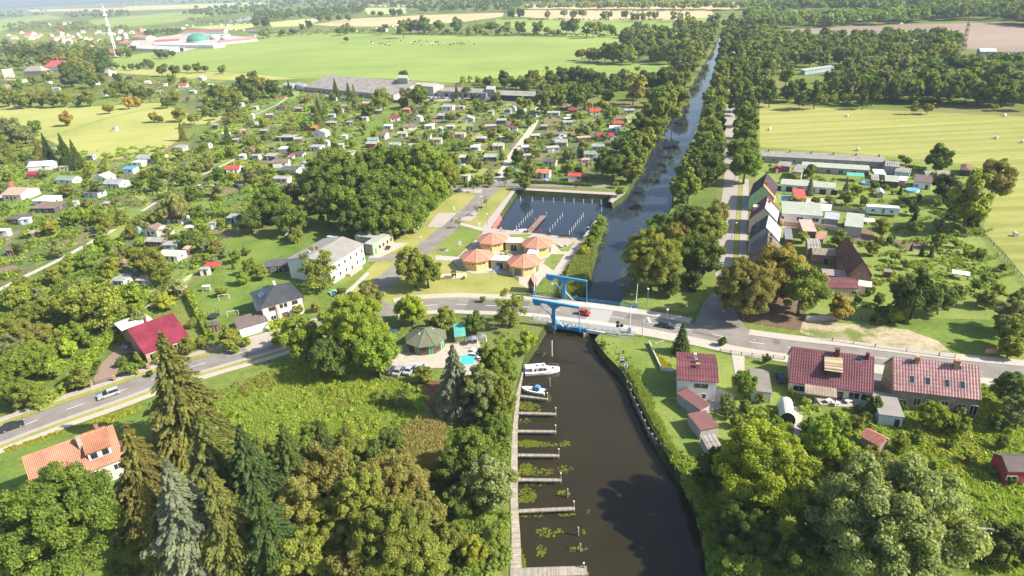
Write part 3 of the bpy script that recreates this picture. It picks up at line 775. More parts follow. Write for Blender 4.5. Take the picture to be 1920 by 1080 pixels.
def weeds(name,L,count,hh,col,label,seed,z0=0.0,cat='tall grass',w=.12):
 """upright blades: reeds and tall grass"""
 rs=np.random.RandomState(seed);pts=[P(*q)for q in L];poly=[(p.x,p.y)for p in pts]
 x0,x1=min(p[0]for p in poly),max(p[0]for p in poly);y0,y1=min(p[1]for p in poly),max(p[1]for p in poly)
 X=[];
 while len(X)<count:
  x,y=rs.uniform(x0,x1),rs.uniform(y0,y1)
  if inpoly(x,y,poly):X.append((x,y))
 X=np.array(X);n=len(X);a=rs.rand(n)*6.28;h=rs.uniform(hh[0],hh[1],n);ln=rs.normal(size=(n,2))*.3
 b=np.stack([X[:,0],X[:,1],np.full(n,z0)],1);u=np.stack([np.cos(a),np.sin(a),np.zeros(n)],1)*w
 t=b+np.stack([ln[:,0]*h,ln[:,1]*h,h],1)
 V=np.stack([b-u*.8,b+u*.8,t+u,t-u],1).reshape(-1,3);F=np.arange(4*n).reshape(-1,4)
 o=link(name,npmesh(name,V,F,M_LEAF),color=COLS[col][0]if isinstance(col,str)else col)
 return tag(o,label,cat,None,'stuff')
def hedge(pts,w,h,col,label,seed=1,dens=26):
 """clipped hedge along photo pixels"""
 rs=np.random.RandomState(seed);line=[P(*q)for q in pts];C=[];N=[]
 for a,b in zip(line,line[1:]):
  L=(b-a).length;d=(b-a).normalized();s=Vector((-d.y,d.x,0));n=int(L*dens*(w+2*h)/3)+6
  t=rs.rand(n)*L;f=rs.rand(n)*(w+2*h)
  off=np.where(f<h,-w/2,np.where(f>h+w,w/2,f-h-w/2));z=np.where(f<h,f,np.where(f>h+w,w+2*h-f,h))
  p=np.array([a.x,a.y,0])+t[:,None]*np.array([d.x,d.y,0])+off[:,None]*np.array([s.x,s.y,0])+z[:,None]*np.array([0,0,1.])
  nn=np.where((f<h)[:,None],-np.array([s.x,s.y,0]),np.where((f>h+w)[:,None],np.array([s.x,s.y,0]),np.array([0,0,1.])))
  C.append(p+rs.normal(size=(n,3))*.06);N.append(nn+.45*rs.normal(size=(n,3)))
 C=np.vstack(C);N=np.vstack(N);V,F=quads(C,N,np.full(len(C),.30)*(.6+.8*rs.rand(len(C))),rs)
 o=link('hedge',npmesh('hedge',V,F,M_LEAF),color=COLS[col][0]);return tag(o,label,'hedge')
def hedge_rows(L,count,col,label,seed,avoid=None):
 """short clipped hedges and plot borders that divide the gardens, one object"""
 rs=np.random.RandomState(seed);CC=[];NN=[];done=0;tries=0;x0,x1=min(q[0]for q in L),max(q[0]for q in L);y0,y1=min(q[1]for q in L),max(q[1]for q in L)
 while done<count and tries<count*30:
  tries+=1;qx,qy=rs.uniform(x0,x1),rs.uniform(y0,y1)
  if not inpoly(qx,qy,L):continue
  c=P(qx,qy);a=.30+(1.5708 if rs.rand()<.5 else 0)+rs.normal()*.03;ln=rs.uniform(6,17);h=rs.uniform(.8,1.7);w=rs.uniform(.5,1.0)
  if avoid and any(avoid(c.x+math.cos(a)*ln*f,c.y+math.sin(a)*ln*f)for f in(-.5,0,.5)):continue
  n=int(ln*9);t=(rs.rand(n)-.5)*ln;f=rs.rand(n)*(w+2*h);off=np.where(f<h,-w/2,np.where(f>h+w,w/2,f-h-w/2));z=np.where(f<h,f,np.where(f>h+w,w+2*h-f,h))
  CC.append(np.stack([c.x+np.cos(a)*t-np.sin(a)*off,c.y+np.sin(a)*t+np.cos(a)*off,z],1));sd_=np.sign(off)*(z<h*.98)
  NN.append(np.stack([-np.sin(a)*sd_,np.cos(a)*sd_,1.2-np.abs(sd_)],1));done+=1
 C=np.vstack(CC);N=np.vstack(NN)+.4*rs.normal(size=C.shape);V,F=quads(C,N,np.full(len(C),.34)*(.6+.8*rs.rand(len(C))),rs)
 return tag(link('hedge_rows',npmesh('hedge_rows',V,F,M_LEAF),color=COLS[col][0]),label,'hedges',None,'stuff')
# ------------------------------------------------------------------ buildings
M_ROOFMAT={}
def win(root_wall,wx,wz,w,h,face,W,D,frame=M_FRAME,kind='window',z0=0.0,glassm=None,bars=1):
 """window or door on a wall: face 'f' front, 'b' back, 'l', 'r'; wx from the face's centre, wz the sill height"""
 mb=MB();t=.06;gl=MB();o=.05
 def put(m,u0,u1,v0,v1,p0,p1):
  if face=='f':m.box(u0,u1,-D/2-p1,-D/2-p0,v0,v1)
  elif face=='b':m.box(u0,u1,D/2+p0,D/2+p1,v0,v1)
  elif face=='r':m.box(W/2+p0,W/2+p1,u0,u1,v0,v1)
  else:m.box(-W/2-p1,-W/2-p0,u0,u1,v0,v1)
 a,b,c,d=wx-w/2,wx+w/2,wz,wz+h
 for q in((a-t,b+t,d,d+t),(a-t,b+t,c-t,c),(a-t,a,c,d),(b,b+t,c,d)):put(mb,*q,-.03,.07)
 if bars and w>.9 and kind=='window':
  for k in range(1,bars+1):x=a+w*k/(bars+1);put(mb,x-.03,x+.03,c,d,.03,.06)
 f=mb.build(kind,frame,root_wall)
 put(gl,a,b,c,d,-.02,.025);gl.build('pane' if kind=='window' else 'leaf',glassm or M_WIN,f)
 return f
def house(name,A,B,depth,he,roof,rh,roofm,wallm,label,cat='house',ov=.35,eave_px=True,windows=(),rc=None,wc=None,gablem=None,skip_back=False,group=None,yaw=None,z=0.0,rw=.18,pent=None):
 """A, B: photo pixels of the front eave's ends (left, right); roof: gable (ridge along the front), gabley, hip, flat, pent"""
 zz=he if eave_px else 0.0
 a=P(A[0],A[1],zz);b=P(B[0],B[1],zz);mid=(a+b)/2;d=b-a;W=max(1.2,d.length-2*ov);ang=math.atan2(d.y,d.x)
 nrm=Vector((-math.sin(ang),math.cos(ang),0));ctr=mid+nrm*((depth/2+ov)if eave_px else depth/2)
 return build_house(name,(ctr.x,ctr.y,z),ang,W,depth,he,roof,rh,roofm,wallm,label,cat,ov,windows,rc,wc,gablem,group,rw)
def build_house(name,loc,ang,W,D,he,roof,rh,roofm,wallm,label,cat,ov=.3,windows=(),rc=None,wc=None,gablem=None,group=None,rw=.18):
 t=empty(name,loc,ang,label,cat,group)
 x,y=W/2,D/2;w=MB();r=MB()
 ring=[(-x,-y),(x,-y),(x,y),(-x,y)]
 X,Y=x+ov,y+ov
 if roof=='gable':
  w.prism(ring,-.1,he)
  for s in(-1,1):
   q=[(s*x,-y,he),(s*x,y,he),(s*x,0,he+rh)]
   w.face(q if s>0 else q[::-1])
  e=he-rh*ov/y+.04;tt=.16
  for s in(-1,1):
   lo=[(-X,s*Y,e),(X,s*Y,e),(X,0,he+rh+.04),(-X,0,he+rh+.04)]
   if s>0:lo=lo[::-1]
   r.hexa(lo,[(p[0],p[1],p[2]+tt)for p in lo])
 elif roof=='gabley':
  w.prism(ring,-.1,he)
  for s in(-1,1):
   q=[(-x,s*y,he),(x,s*y,he),(0,s*y,he+rh)]
   w.face(q if s<0 else q[::-1])
  e=he-rh*ov/x+.04;tt=.16
  for s in(-1,1):
   lo=[(s*X,-Y,e),(s*X,Y,e),(0,Y,he+rh+.04),(0,-Y,he+rh+.04)]
   if s<0:lo=lo[::-1]
   r.hexa(lo,[(p[0],p[1],p[2]+tt)for p in lo])
 elif roof=='hip':
  w.prism(ring,-.1,he);tt=.14
  k=min(x,y)*.98
  if x>=y:R0,R1=(-(x-k),0),(x-k,0)
  else:R0,R1=(0,-(y-k)),(0,y-k)
  z0,z1=he+.02,he+rh
  E=[(-X,-Y,z0),(X,-Y,z0),(X,Y,z0),(-X,Y,z0)]
  r.hexa([(p[0],p[1],z0-tt)for p in E],E)
  a0,a1=(*R0,z1),(*R1,z1);E=[(p[0],p[1],p[2]+.003)for p in E]
  if x>=y:r.face([E[0],E[1],a1,a0]);r.face([E[1],E[2],a1]);r.face([E[2],E[3],a0,a1]);r.face([E[3],E[0],a0])
  else:r.face([E[0],E[1],a0]);r.face([E[1],E[2],a1,a0]);r.face([E[2],E[3],a1]);r.face([E[3],E[0],a0,a1])
 elif roof=='flat':
  w.prism(ring,-.1,he);r.box(-X,X,-Y,Y,he+.01,he+rw)
 elif roof=='parapet':
  w.prism(ring,-.1,he);q=.25
  for c in((-x,x,-y,-y+q),(-x,x,y-q,y),(-x,-x+q,-y+q,y-q),(x-q,x,-y+q,y-q)):w.box(*c,he,he+.45)
  r.box(-x+q,x-q,-y+q,y-q,he+.02,he+.15)
 elif roof=='pent':
  w.hexa([(p[0],p[1],-.1)for p in ring],[(-x,-y,he),(x,-y,he),(x,y,he+rh),(-x,y,he+rh)])
  g=rh/D;lo=[(-X,-Y,he-g*ov+.02),(X,-Y,he-g*ov+.02),(X,Y,he+rh+g*ov+.02),(-X,Y,he+rh+g*ov+.02)]
  r.hexa(lo,[(p[0],p[1],p[2]+.14)for p in lo])
 elif roof=='open':
  for sx in(-1,1):
   for sy in(-1,1):w.box(sx*(x-.15)-.07,sx*(x-.15)+.07,sy*(y-.15)-.07,sy*(y-.15)+.07,-.1,he)
  r.hexa([(-X,-Y,he),(X,-Y,he),(X,Y,he+rh),(-X,Y,he+rh)],[(-X,-Y,he+.12),(X,-Y,he+.12),(X,Y,he+rh+.12),(-X,Y,he+rh+.12)])
 wo=w.build('posts' if roof=='open' else 'wall',wallm,t,color=wc)
 ro=r.build('roof',roofm,t,color=rc)
 for q in windows:
  k=dict(kind=q[5])if len(q)>5 else{}
  if len(q)>6:k['glassm']=q[6]
  if len(q)>7:k['frame']=q[7]
  win(wo,q[1],q[2],q[3],q[4],q[0],W,D,**k)
 t['_W']=W;t['_D']=D
 return t
def sub(t,part):return[c for c in t.children if c.name.split('.')[0]==part][0]
def chimney(t,x,y,z0,z1,s=.55,m=None):
 mb=MB();mb.box(x-s/2,x+s/2,y-s/2,y+s/2,z0,z1);mb.box(x-s/2-.06,x+s/2+.06,y-s/2-.06,y+s/2+.06,z1,z1+.12)
 return mb.build('chimney',m or M_ORBRICK,sub(t,'roof'))
def on_slope(t,x,f,W2,H2,he,rh,D,side=-1,name='skylight',m=None,fm=None,lift=.2):
 """flat fitting lying on a gable slope: x along the ridge, f 0 at the eave to 1 at the ridge"""
 y=side*D/2*(1-f);z=he+rh*f+lift;g=rh/(D/2);u=Vector((1,0,0));v=Vector((0,-side,g)).normalized();c=Vector((x,y,z));nn=Vector((0,side*g,1)).normalized()
 mb=MB()
 def slab(w,h,z0,z1):
  b=[c+u*a*w/2+v*e*h/2+nn*z0 for a,e in((-1,-1),(1,-1),(1,1),(-1,1))]
  if side>0:b=b[::-1]
  return b,[p+nn*(z1-z0)for p in b]
 mb.hexa(*slab(W2,H2,-.05,.06));f_=mb.build(name,fm or M_STEEL,sub(t,'roof'))
 g2=MB();g2.hexa(*slab(W2-.2,H2-.2,.0,.075));
 g2.build('pane',m or M_WIN,None).parent=f_ if False else sub(t,'roof')
 return f_
def on_slope1(t,x,f,W2,H2,he,rh,D,side=-1,name='skylight',m=None,lift=.2):
 y=side*D/2*(1-f);z=he+rh*f+lift;g=rh/(D/2);u=Vector((1,0,0));v=Vector((0,-side,g)).normalized();c=Vector((x,y,z));nn=Vector((0,side*g,1)).normalized()
 mb=MB()
 for w,h,z0,z1,mi in((W2,H2,-.05,.06,0),(W2-.2,H2-.2,.0,.08,1)):
  b=[c+u*a*w/2+v*e*h/2+nn*z0 for a,e in((-1,-1),(1,-1),(1,1),(-1,1))]
  if side>0:b=b[::-1]
  mb.mat(mi).hexa(b,[p+nn*(z1-z0)for p in b])
 return mb.build(name,[M_STEEL,m or M_WIN],sub(t,'roof'))
# colours of the garden huts: name -> albedo, word
RC={'grey':((.33,.33,.30),'grey'),'white':((.66,.66,.63),'white'),'dark':((.11,.105,.10),'dark grey'),'brown':((.20,.145,.115),'brown'),
'red':((.42,.07,.055),'red'),'maroon':((.26,.045,.055),'maroon'),'orange':((.50,.20,.10),'orange red'),'pink':((.47,.30,.25),'pinkish'),
'green':((.22,.30,.22),'pale green'),'blue':((.10,.30,.62),'bright blue'),'tan':((.42,.35,.25),'tan'),'cream':((.62,.56,.42),'cream'),
'teal':((.10,.38,.30),'sea green'),'beige':((.42,.39,.33),'beige'),'crimson':((.40,.03,.07),'crimson')}
WC={'white':((.70,.70,.66),'white'),'cream':((.62,.57,.44),'cream'),'brown':((.15,.085,.055),'brown'),'grey':((.36,.36,.35),'grey'),'blue':((.42,.53,.62),'pale blue'),
'mint':((.48,.64,.54),'mint green'),'dark':((.09,.08,.075),'dark'),'yellow':((.66,.55,.22),'yellow'),'orange':((.50,.25,.12),'orange'),'tan':((.46,.38,.28),'tan'),
'pink':((.55,.36,.32),'pink'),'red':((.36,.05,.06),'red'),'green':((.18,.34,.16),'green')}
HUTS=[];FOOT=[]
def hut(cx,cy,wpx,rc='grey',wc='white',roof=None,dep=None,he=None,yaw=None,label=None,name='garden_hut',cat='hut',group='garden huts in the allotments'):
 """cx, cy: photo pixel of the middle of the foot of the front wall, wpx: its width in photo pixels"""
 b=P(cx,cy);W=max(1.8,wpx*.80/ppm(b));D=dep or min(8,max(2.0,W*RND.uniform(.55,.85)))
 he=he or(2.3+RND.uniform(-.1,.25));roof=roof or RND.choice(['pent','flat','gable','gabley','pent'])
 rh={'gable':D*.22,'gabley':W*.2,'pent':.35,'flat':0,'hip':D*.3,'open':.25}[roof]
 yaw=yaw if yaw is not None else RND.choice([-.28,-.2,.1,-.12])
 n=Vector((-math.sin(yaw),math.cos(yaw),0));c=b+n*D/2
 x0=RND.uniform(-.25,.25)*W;ws=[]
 if ppm(b)*W>9 and roof!='open':
  ws=[('f',x0,.08,.9,1.95,'door',RND.choice([M_BROWNWOOD,M_WHITE,M_WIN]))]
  if W>3.2:ws.append(('f',x0+(.32*W if x0<0 else-.32*W),1.0,min(1.3,W*.3),1.0,'window'))
  if D>2.6:ws.append(('r',0,1.0,1.0,.9,'window'))
 t=build_house(name,(c.x,c.y,0),yaw,W,D,he,roof,rh,M_TINTR,M_TINTW,label,cat,.25,ws,RC[rc][0],WC[wc][0],group=group)
 t['category']=cat
 HUTS.append((t,rc,wc,roof,W,label));FOOT.append((c.x,c.y,max(W,D)*.6+.8))
 return t
M_TILEX={}
def octagon(name,px,py,Rm,he,rh,roofm,wallm,label,cat,ov=.8,rot=None,windows=(),sides=8,z=0):
 """eight-sided pavilion; (px, py): photo pixel of the roof's apex"""
 c=P(px,py,he+rh);t=empty(name,(c.x,c.y,0),rot if rot is not None else 0,label,cat)
 a=[math.pi/sides+2*math.pi*i/sides for i in range(sides)]
 ring=[(Rm*math.cos(q),Rm*math.sin(q))for q in a];ro=[((Rm+ov)*math.cos(q),(Rm+ov)*math.sin(q))for q in a]
 w=MB();w.prism(ring,-.1,he);wall=w.build('wall',wallm,t)
 r=MB();e=he-.12
 r.hexa([(p[0],p[1],e)for p in ro],[(p[0],p[1],e+.16)for p in ro])
 for i in range(sides):
  p,q=ro[i],ro[(i+1)%sides];r.face([(p[0],p[1],e+.163),(q[0],q[1],e+.163),(0,0,he+rh)])
 roof=r.build('roof',roofm,t)
 hp=MB()
 for p in ro:hp.bar((p[0],p[1],e+.2),(0,0,he+rh+.05),.22,.1)
 hp.build('ridge_tiles',plain('ridge_'+name,tuple(min(.8,x*1.35)for x in roofm['_c'])if '_c' in roofm else(.5,.3,.2),.8),roof)
 return t,ring,wall,roof
def on_facet(wall,ring,i,u,z,w,h,name='window',frame=M_FRAME,glass=None,split=1):
 """opening on the i-th side of a polygonal wall; u from the side's centre"""
 p=Vector((*ring[i],0));q=Vector((*ring[(i+1)%len(ring)],0));d=(q-p).normalized();n=Vector((d.y,-d.x,0));c=(p+q)/2+d*u
 def slab(m,u0,u1,v0,v1,a,b):
  pts=[c+d*x+n*y for x,y in((u0,a),(u0,b),(u1,b),(u1,a))]
  m.hexa([(k.x,k.y,v0)for k in pts],[(k.x,k.y,v1)for k in pts])
 f=MB();t=.07
 for qd in((-w/2-t,w/2+t,z+h,z+h+t),(-w/2-t,w/2+t,z-t,z),(-w/2-t,-w/2,z,z+h),(w/2,w/2+t,z,z+h)):slab(f,*qd,-.03,.07)
 for k in range(1,split):x=-w/2+w*k/split;slab(f,x-.05,x+.05,z,z+h,-.01,.06)
 fo=f.build(name,frame,wall);g=MB();slab(g,-w/2,w/2,z,z+h,-.02,.025);g.build('pane' if name=='window' else 'leaf',glass or M_WIN,fo)
 return fo
# ------------------------------------------------------------------ vehicles
def car_proto(style):
 """parts as meshes in local space: x forward, length about L"""
 L,W,H={'hatch':(3.9,1.7,1.5),'wagon':(4.75,1.8,1.55),'sedan':(4.7,1.8,1.45),'van':(5.6,2.0,2.4),'small':(3.5,1.62,1.5)}[style]
 f,b=L/2,-L/2;y=W/2
 lower=[(b,.32),(b+.05,.28),(f-.08,.26),(f,.40),(f-.02,.62),(f-.25,.74),(f-1.15 if style!='van' else f-.5,.92 if style!='van' else 1.1),(b+(.9 if style=='sedan' else .1),.95 if style!='van' else 1.2),(b+.04,.90),(b-.0,.6)]
 def ring3(pts,s):return[(x,-y*s,z)for x,z in pts],[(x,y*s,z)for x,z in pts]
 body=MB();a,c=ring3(lower,1.0);body.hexa(a,c)
 zs=.93 if style!='van' else 1.15
 if style=='van':cab=[(f-.5,1.1),(b+.06,1.15),(b+.12,H-.05),(f-1.6,H),(f-1.25,H-.12)]
 elif style=='sedan':cab=[(f-1.2,zs-.03),(b+.75,zs),(b+1.25,H-.06),(b+1.9,H),(f-2.1,H-.02),(f-1.7,H-.18)]
 elif style=='wagon':cab=[(f-1.15,zs-.03),(b+.08,zs),(b+.38,H-.08),(b+.7,H),(f-2.2,H),(f-1.75,H-.16)]
 else:cab=[(f-.95,zs-.03),(b+.08,zs),(b+.35,H-.08),(b+.7,H),(f-1.75,H),(f-1.4,H-.16)]
 # greenhouse: glass solid, roof shell and pillars in body colour
 k=.80;g=MB()
 zlo=min(z for _,z in cab);
 ga=[(x,-y*(.95-(z-zlo)/(H-zlo)*(.95-k)),z)for x,z in cab];gb=[(x,-q,z)for x,q,z in ga]
 g.hexa(ga,gb)
 top=sorted(cab,key=lambda q:q[0]);zt=H+.004
 xs=[x for x,z in cab if z>H-.1];body.box(min(xs)-.1,max(xs)+.05,-y*k,y*k,H-.05,H+.02)
 for s in(-1,1):
  for(x0,x1)in((cab[1][0]+.03,cab[2][0]),(0.1 if style!='van' else f-1.9,0.05 if style!='van' else f-1.9)):
   body.bar((x0,s*y*.955,zs),(x1,s*y*(k+.012),H-.03),.09,.05)
  if style=='van':body.hexa([(b+.1,s*y*.96-.02,1.1),(f-2.1,s*y*.96-.02,1.1),(f-2.1,s*y*.96+.02,1.1),(b+.1,s*y*.96+.02,1.1)],[(b+.14,s*y*.83-.02,H),(f-2.1,s*y*.83-.02,H),(f-2.1,s*y*.83+.02,H),(b+.14,s*y*.83+.02,H)])
 me_b=body.mesh('body',M_TINTC);me_g=g.mesh('windows',M_WIN)
 bm=bmesh.new();bm.from_mesh(me_b);bmesh.ops.bevel(bm,geom=[e for e in bm.edges if e.calc_length()>1.2],offset=.06,segments=2,affect='EDGES');bm.to_mesh(me_b);bm.free()
 wl=MB();wl.tube((0,-.11,0),(0,.11,0),.32,.32,14);wl.mi=1;wl.tube((0,-.125,0),(0,.125,0),.19,.19,10)
 me_w=wl.mesh('wheel',[M_BLACK,M_STEEL])
 hl=MB();hl.box(-.05,.03,-.2,.2,-.08,.08);me_h=hl.mesh('headlight',M_WHITE)
 tl=MB();tl.box(-.03,.05,-.14,.14,-.14,.14);me_t=tl.mesh('tail_light',M_RED)
 return dict(L=L,W=W,body=me_b,glass=me_g,wheel=me_w,head=me_h,tail=me_t)
CARP={s:car_proto(s)for s in('hatch','wagon','sedan','van','small')}
def car(px,py,hd,style,colr,label,cat='car',group=None,parts=True,z=0.05,pt=None):
 """(px,py): photo pixel of the middle of the car at the ground; hd: photo pixel it points to, or a world angle"""
 c=pt if pt is not None else P(px,py,z)
 if isinstance(hd,tuple):q=P(hd[0],hd[1],z);ang=math.atan2(q.y-c.y,q.x-c.x)
 else:ang=hd
 p=CARP[style];t=empty('van' if style=='van' else 'car',(c.x,c.y,z),ang,label,cat,group)
 link('body',p['body'],t,color=colr);link('windows',p['glass'],t)
 if parts:
  for sx in(-.31,.31):
   for s in(-1,1):link('wheel',p['wheel'],t,(sx*p['L'],s*(p['W']/2-.1),.32))
  for s in(-1,1):
   link('headlight',p['head'],t,(p['L']/2-.05,s*(p['W']/2-.3),.62));link('tail_light',p['tail'],t,(-p['L']/2+.0,s*(p['W']/2-.2),.72))
 return t
# ------------------------------------------------------------------ the lifting bridge
def bridge():
 t=empty('drawbridge',tuple(P(1090,588)),0,'blue steel drawbridge with two raised balance beams carrying the road over the canal','bridge')
 O=t.location
 def L(v):return Vector(v)-O
 NP=[(1000,600),(1042,607),(1100,616),(1135,623),(1190,630)];FP=[(992,552),(1060,561),(1110,569),(1192,578)]
 n_=[P(*q)for q in NP];f_=[P(*q)for q in FP]
 ring=n_+f_[::-1]
 d=MB();d.prism([(p.x-O.x,p.y-O.y)for p in ring],-.9,.03);d.build('deck',M_CONC,t)
 # blue girder along the lifting leaf and white one beyond it
 a,b,c=P(1046,608),P(1101,617),P(1134,623)
 off=(b-a).normalized();nr=Vector((off.y,-off.x,0))*.35
 g=MB();g.bar(L(a+nr+Vector((0,0,-.45))),L(b+nr+Vector((0,0,-.45))),.3,1.15);g.build('leaf_girder',M_BLUE,t)
 g=MB();g.bar(L(b+nr+Vector((0,0,-.3))),L(c+nr+Vector((0,0,-.3))),.3,.9);g.build('fixed_girder',M_WHITE,t)
 u=(P(1180,627)-P(1000,599));u.z=0;u.normalize();v=Vector((-u.y,u.x,0))
 for foot,bl,br in((P(1039,611),5.9,6.9),(P(1058,561),5.4,6.6)):
  f=foot-O;H=6.4
  def Q(s,z,k=0):return f+u*s+v*k+Vector((0,0,z))
  tw=MB()
  tw.hexa([Q(-.62,-1.2,-.35),Q(.5,-1.2,-.35),Q(.5,-1.2,.35),Q(-.62,-1.2,.35)],[Q(-.42,H,-.3),Q(.38,H,-.3),Q(.38,H,.3),Q(-.42,H,.3)])
  # curved haunches under the beam
  for s in(-1,1):
   pr=[(0,H-1.7),(.42*s,H-1.5),(.9*s,H-.75),(1.8*s,H-.2),(1.8*s,H+.05),(0,H+.05)]
   if s<0:pr=pr[::-1]
   tw.hexa([Q(x,z,-.22)for x,z in pr],[Q(x,z,.22)for x,z in pr])
  tw.box(0,0,0,0,0,0)if False else None
  tw.hexa([Q(-.9,2.4,-.25),Q(-.5,2.4,-.25),Q(-.5,2.4,.25),Q(-.9,2.4,.25)],[Q(-.8,3.2,-.25),Q(-.4,3.2,-.25),Q(-.4,3.2,.25),Q(-.8,3.2,.25)])
  two=tw.build('tower',M_BLUE,t)
  br_=MB();br_.bar(Q(-4.0,H-.45),Q(-.5,2.9),.26,.26);br_.bar(Q(.3,2.5),Q(2.6,.15),.22,.22);br_.build('brace',plain('pale_blue_paint',(.45,.62,.74),.5,.1),two)
  bm_=MB();pr=[(-bl,H+.1),(-bl+.5,H-.85),(-bl+2.0,H-.85),(-bl+2.5,H+.05),(br,H+.02),(br+.25,H+.2),(br+.05,H+.55),(-bl,H+.95)]
  bm_.hexa([Q(x,z,-.32)for x,z in pr],[Q(x,z,.32)for x,z in pr]);bo=bm_.build('balance_beam',M_BLUE,t)
  rd=MB();rd.tube(Q(br+.02,H+.2),Q(br+.12,.2),.12,.12,6);rd.hexa([Q(br-.12,-.6,-.22),Q(br+.4,-.6,-.22),Q(br+.4,-.6,.22),Q(br-.12,-.6,.22)],[Q(br-.12,.5,-.22),Q(br+.4,.5,-.22),Q(br+.4,.5,.22),Q(br-.12,.5,.22)])
  rd.build('lifting_rod',M_BLUE,t)
 for pts,m,nm in(([P(1120,569),P(1195,578)],M_BLUE,'railing'),([P(1060,560),P(1120,569)],M_BLUE,'railing'),([P(987,551),P(1058,559)],M_DARK,'railing'),([P(998,598),P(1036,604)],M_STEEL,'railing'),([P(1044,607),P(1190,629)],M_STEEL,'railing')):
  a,b=pts;LL=(b-a).length;k=int(LL/1.8)+1;r=MB()
  for i in range(k+1):q=a.lerp(b,i/k);r.bar(L(q),L(q+Vector((0,0,1.12))),.09)
  for z in(.35,.72,1.1):r.bar(L(a+Vector((0,0,z))),L(b+Vector((0,0,z))),.07)
  r.build(nm,m,t)
 s=MB();c=P(1068,612)-O;s.box(c.x-.75,c.x+.75,c.y-.45,c.y-.4,-.2,1.3);s.build('navigation_sign',M_WHITE,t)
 s2=MB();s2.box(c.x-.6,c.x+.6,c.y-.47,c.y-.455,-.05,1.15);s3=s2.build('sign_border',M_DARK,t.children[-1])
 s2=MB();s2.box(c.x-.42,c.x+.42,c.y-.49,c.y-.475,.1,1.0);s2.build('sign_face',M_WHITE,s3)
 pier=MB();q=P(1099,619)-O;pier.box(q.x-.7,q.x+.7,q.y-.2,q.y+8,-3,-.85);pier.build('pier',M_CONC,t)
 for L2 in([(990,600),(1003,603),(1040,612)],[(1131,625),(1160,631),(1192,634)]):
  pts=[P(*q)for q in L2];w=MB();m=plain('sheet_piling',(.17,.20,.17),.8,.3,.8)
  for a,b in zip(pts,pts[1:]):
   LL=(b-a).length;k=max(2,int(LL/.7))
   for i in range(k):
    p0=a.lerp(b,i/k);p1=a.lerp(b,(i+1)/k);o2=Vector((0,-.18 if i%2 else 0,0))
    w.bar(L(p0+o2+Vector((0,0,-1.3))),L(p1+o2+Vector((0,0,-1.3))),.2,2.5)
   w.bar(L(a+Vector((0,-.1,.02))),L(b+Vector((0,-.1,.02))),.55,.16)
  w.build('abutment',m,t)
bridge()
def barrier(px,py,top,label):
 b=P(px,py);t=empty('barrier_mast',tuple(b),0,label,'barrier','raised barrier poles at the bridge');m=MB();m.box(-.35,.35,-.35,.35,0,1.5);m.build('post',M_BLUE,t)
 h=4
 for _ in range(20):h+=(proj((b.x,b.y,h))[1]-top)/ppm(b)*.8
 m=MB();m.tube((0,0,1.4),(.25,0,h),.13,.07,8);m.build('pole',M_WHITE,t)
barrier(1002,553,512,'raised white barrier pole on a blue post by the small brown house near the bridge')
barrier(1192,577,532,'raised white barrier pole on a blue post at the far right end of the bridge')
barrier(1180,624,574,'raised white barrier pole on a blue post at the near right end of the bridge')
def tl_light():
 b=P(1161,628);t=empty('signal_light',tuple(b),0,'waterway signal mast with three round black lamps on the right bank below the bridge','signal')
 m=MB();m.tube((0,0,0),(0,0,3.9),.07,.07,8);m.box(-.45,.45,-.4,.4,0,.3);m.build('mast',M_STEEL,t)
 for x,z in((-.5,3.7),(-.5,2.75),(.55,2.75)):
  d=MB();d.tube((x,-.1,z),(x,.06,z),.45,.45,16);o=d.build('lamp',M_BLACK,t)
  d=MB();d.tube((x,-.14,z),(x,-.1,z),.16,.16,12);d.build('lens',M_DARK,o)
tl_light()
def lamp(px,py,h,label,name='street_lamp',arm=0.0,group='street lamps'):
 b=P(px,py);t=empty(name,tuple(b),0,label,'street lamp',group)
 m=MB();m.tube((0,0,0),(0,0,h),.11,.06,8);
 if arm:m.tube((0,0,h),(arm,0,h+.15),.05,.05,6)
 m.build('pole',M_STEEL,t)
 g=MB();
 if arm:g.box(arm-.05 if arm>0 else arm-.6,arm+.6 if arm>0 else arm+.05,-.16,.16,h+.08,h+.24)
 else:g.tube((0,0,h),(0,0,h+.38),.18,.30,10);g.tube((0,0,h+.38),(0,0,h+.46),.34,.1,10)
 g.build('lamp_head',M_WHITE,t)
for q in[(853,424,4.3,'slim lamp post at the upper park road, nearest to the parking bay'),(791,467,4.3,'slim lamp post on the lower park road verge beside the brick building'),(787,448,4.2,'slim lamp post on the grass just above the lower park road'),
(797,420,4.2,'slim lamp post at the edge of the oak grove beside the parking bay'),(939,350,4.2,'slim lamp post at the far corner of the marina quay'),(903,388,4.2,'slim lamp post beside the quay bench and the upper park road'),
(914,421,4.0,'slim lamp post on the quay at the top of the red slipway'),(1097,450,4.6,'lamp post with an arm at the near right corner of the marina basin'),(1214,571,4.6,'lamp post on the lawn right of the far bridge end'),
(1250,606,3.8,'short lamp post on the road in front of the dark blue car'),(1172,447,5.5,'lamp post beside the side road, level with the black roofed row house'),(1377,345,5.5,'tall lamp post at the far end of the side road lawn'),(1204,631,6.5,'tall thin pole on the pavement right of the signal lamps'),
(1036,552,3.2,'thin post behind the far bridge railing'),(1338,580,4.2,'lamp post in the shade at the road junction')]:
 x,y=(1372,447)if q[0]==1172 else(q[0],q[1])
 lamp(x,y,q[2],q[3],arm=.9 if q[0]in(1097,1172)else 0)
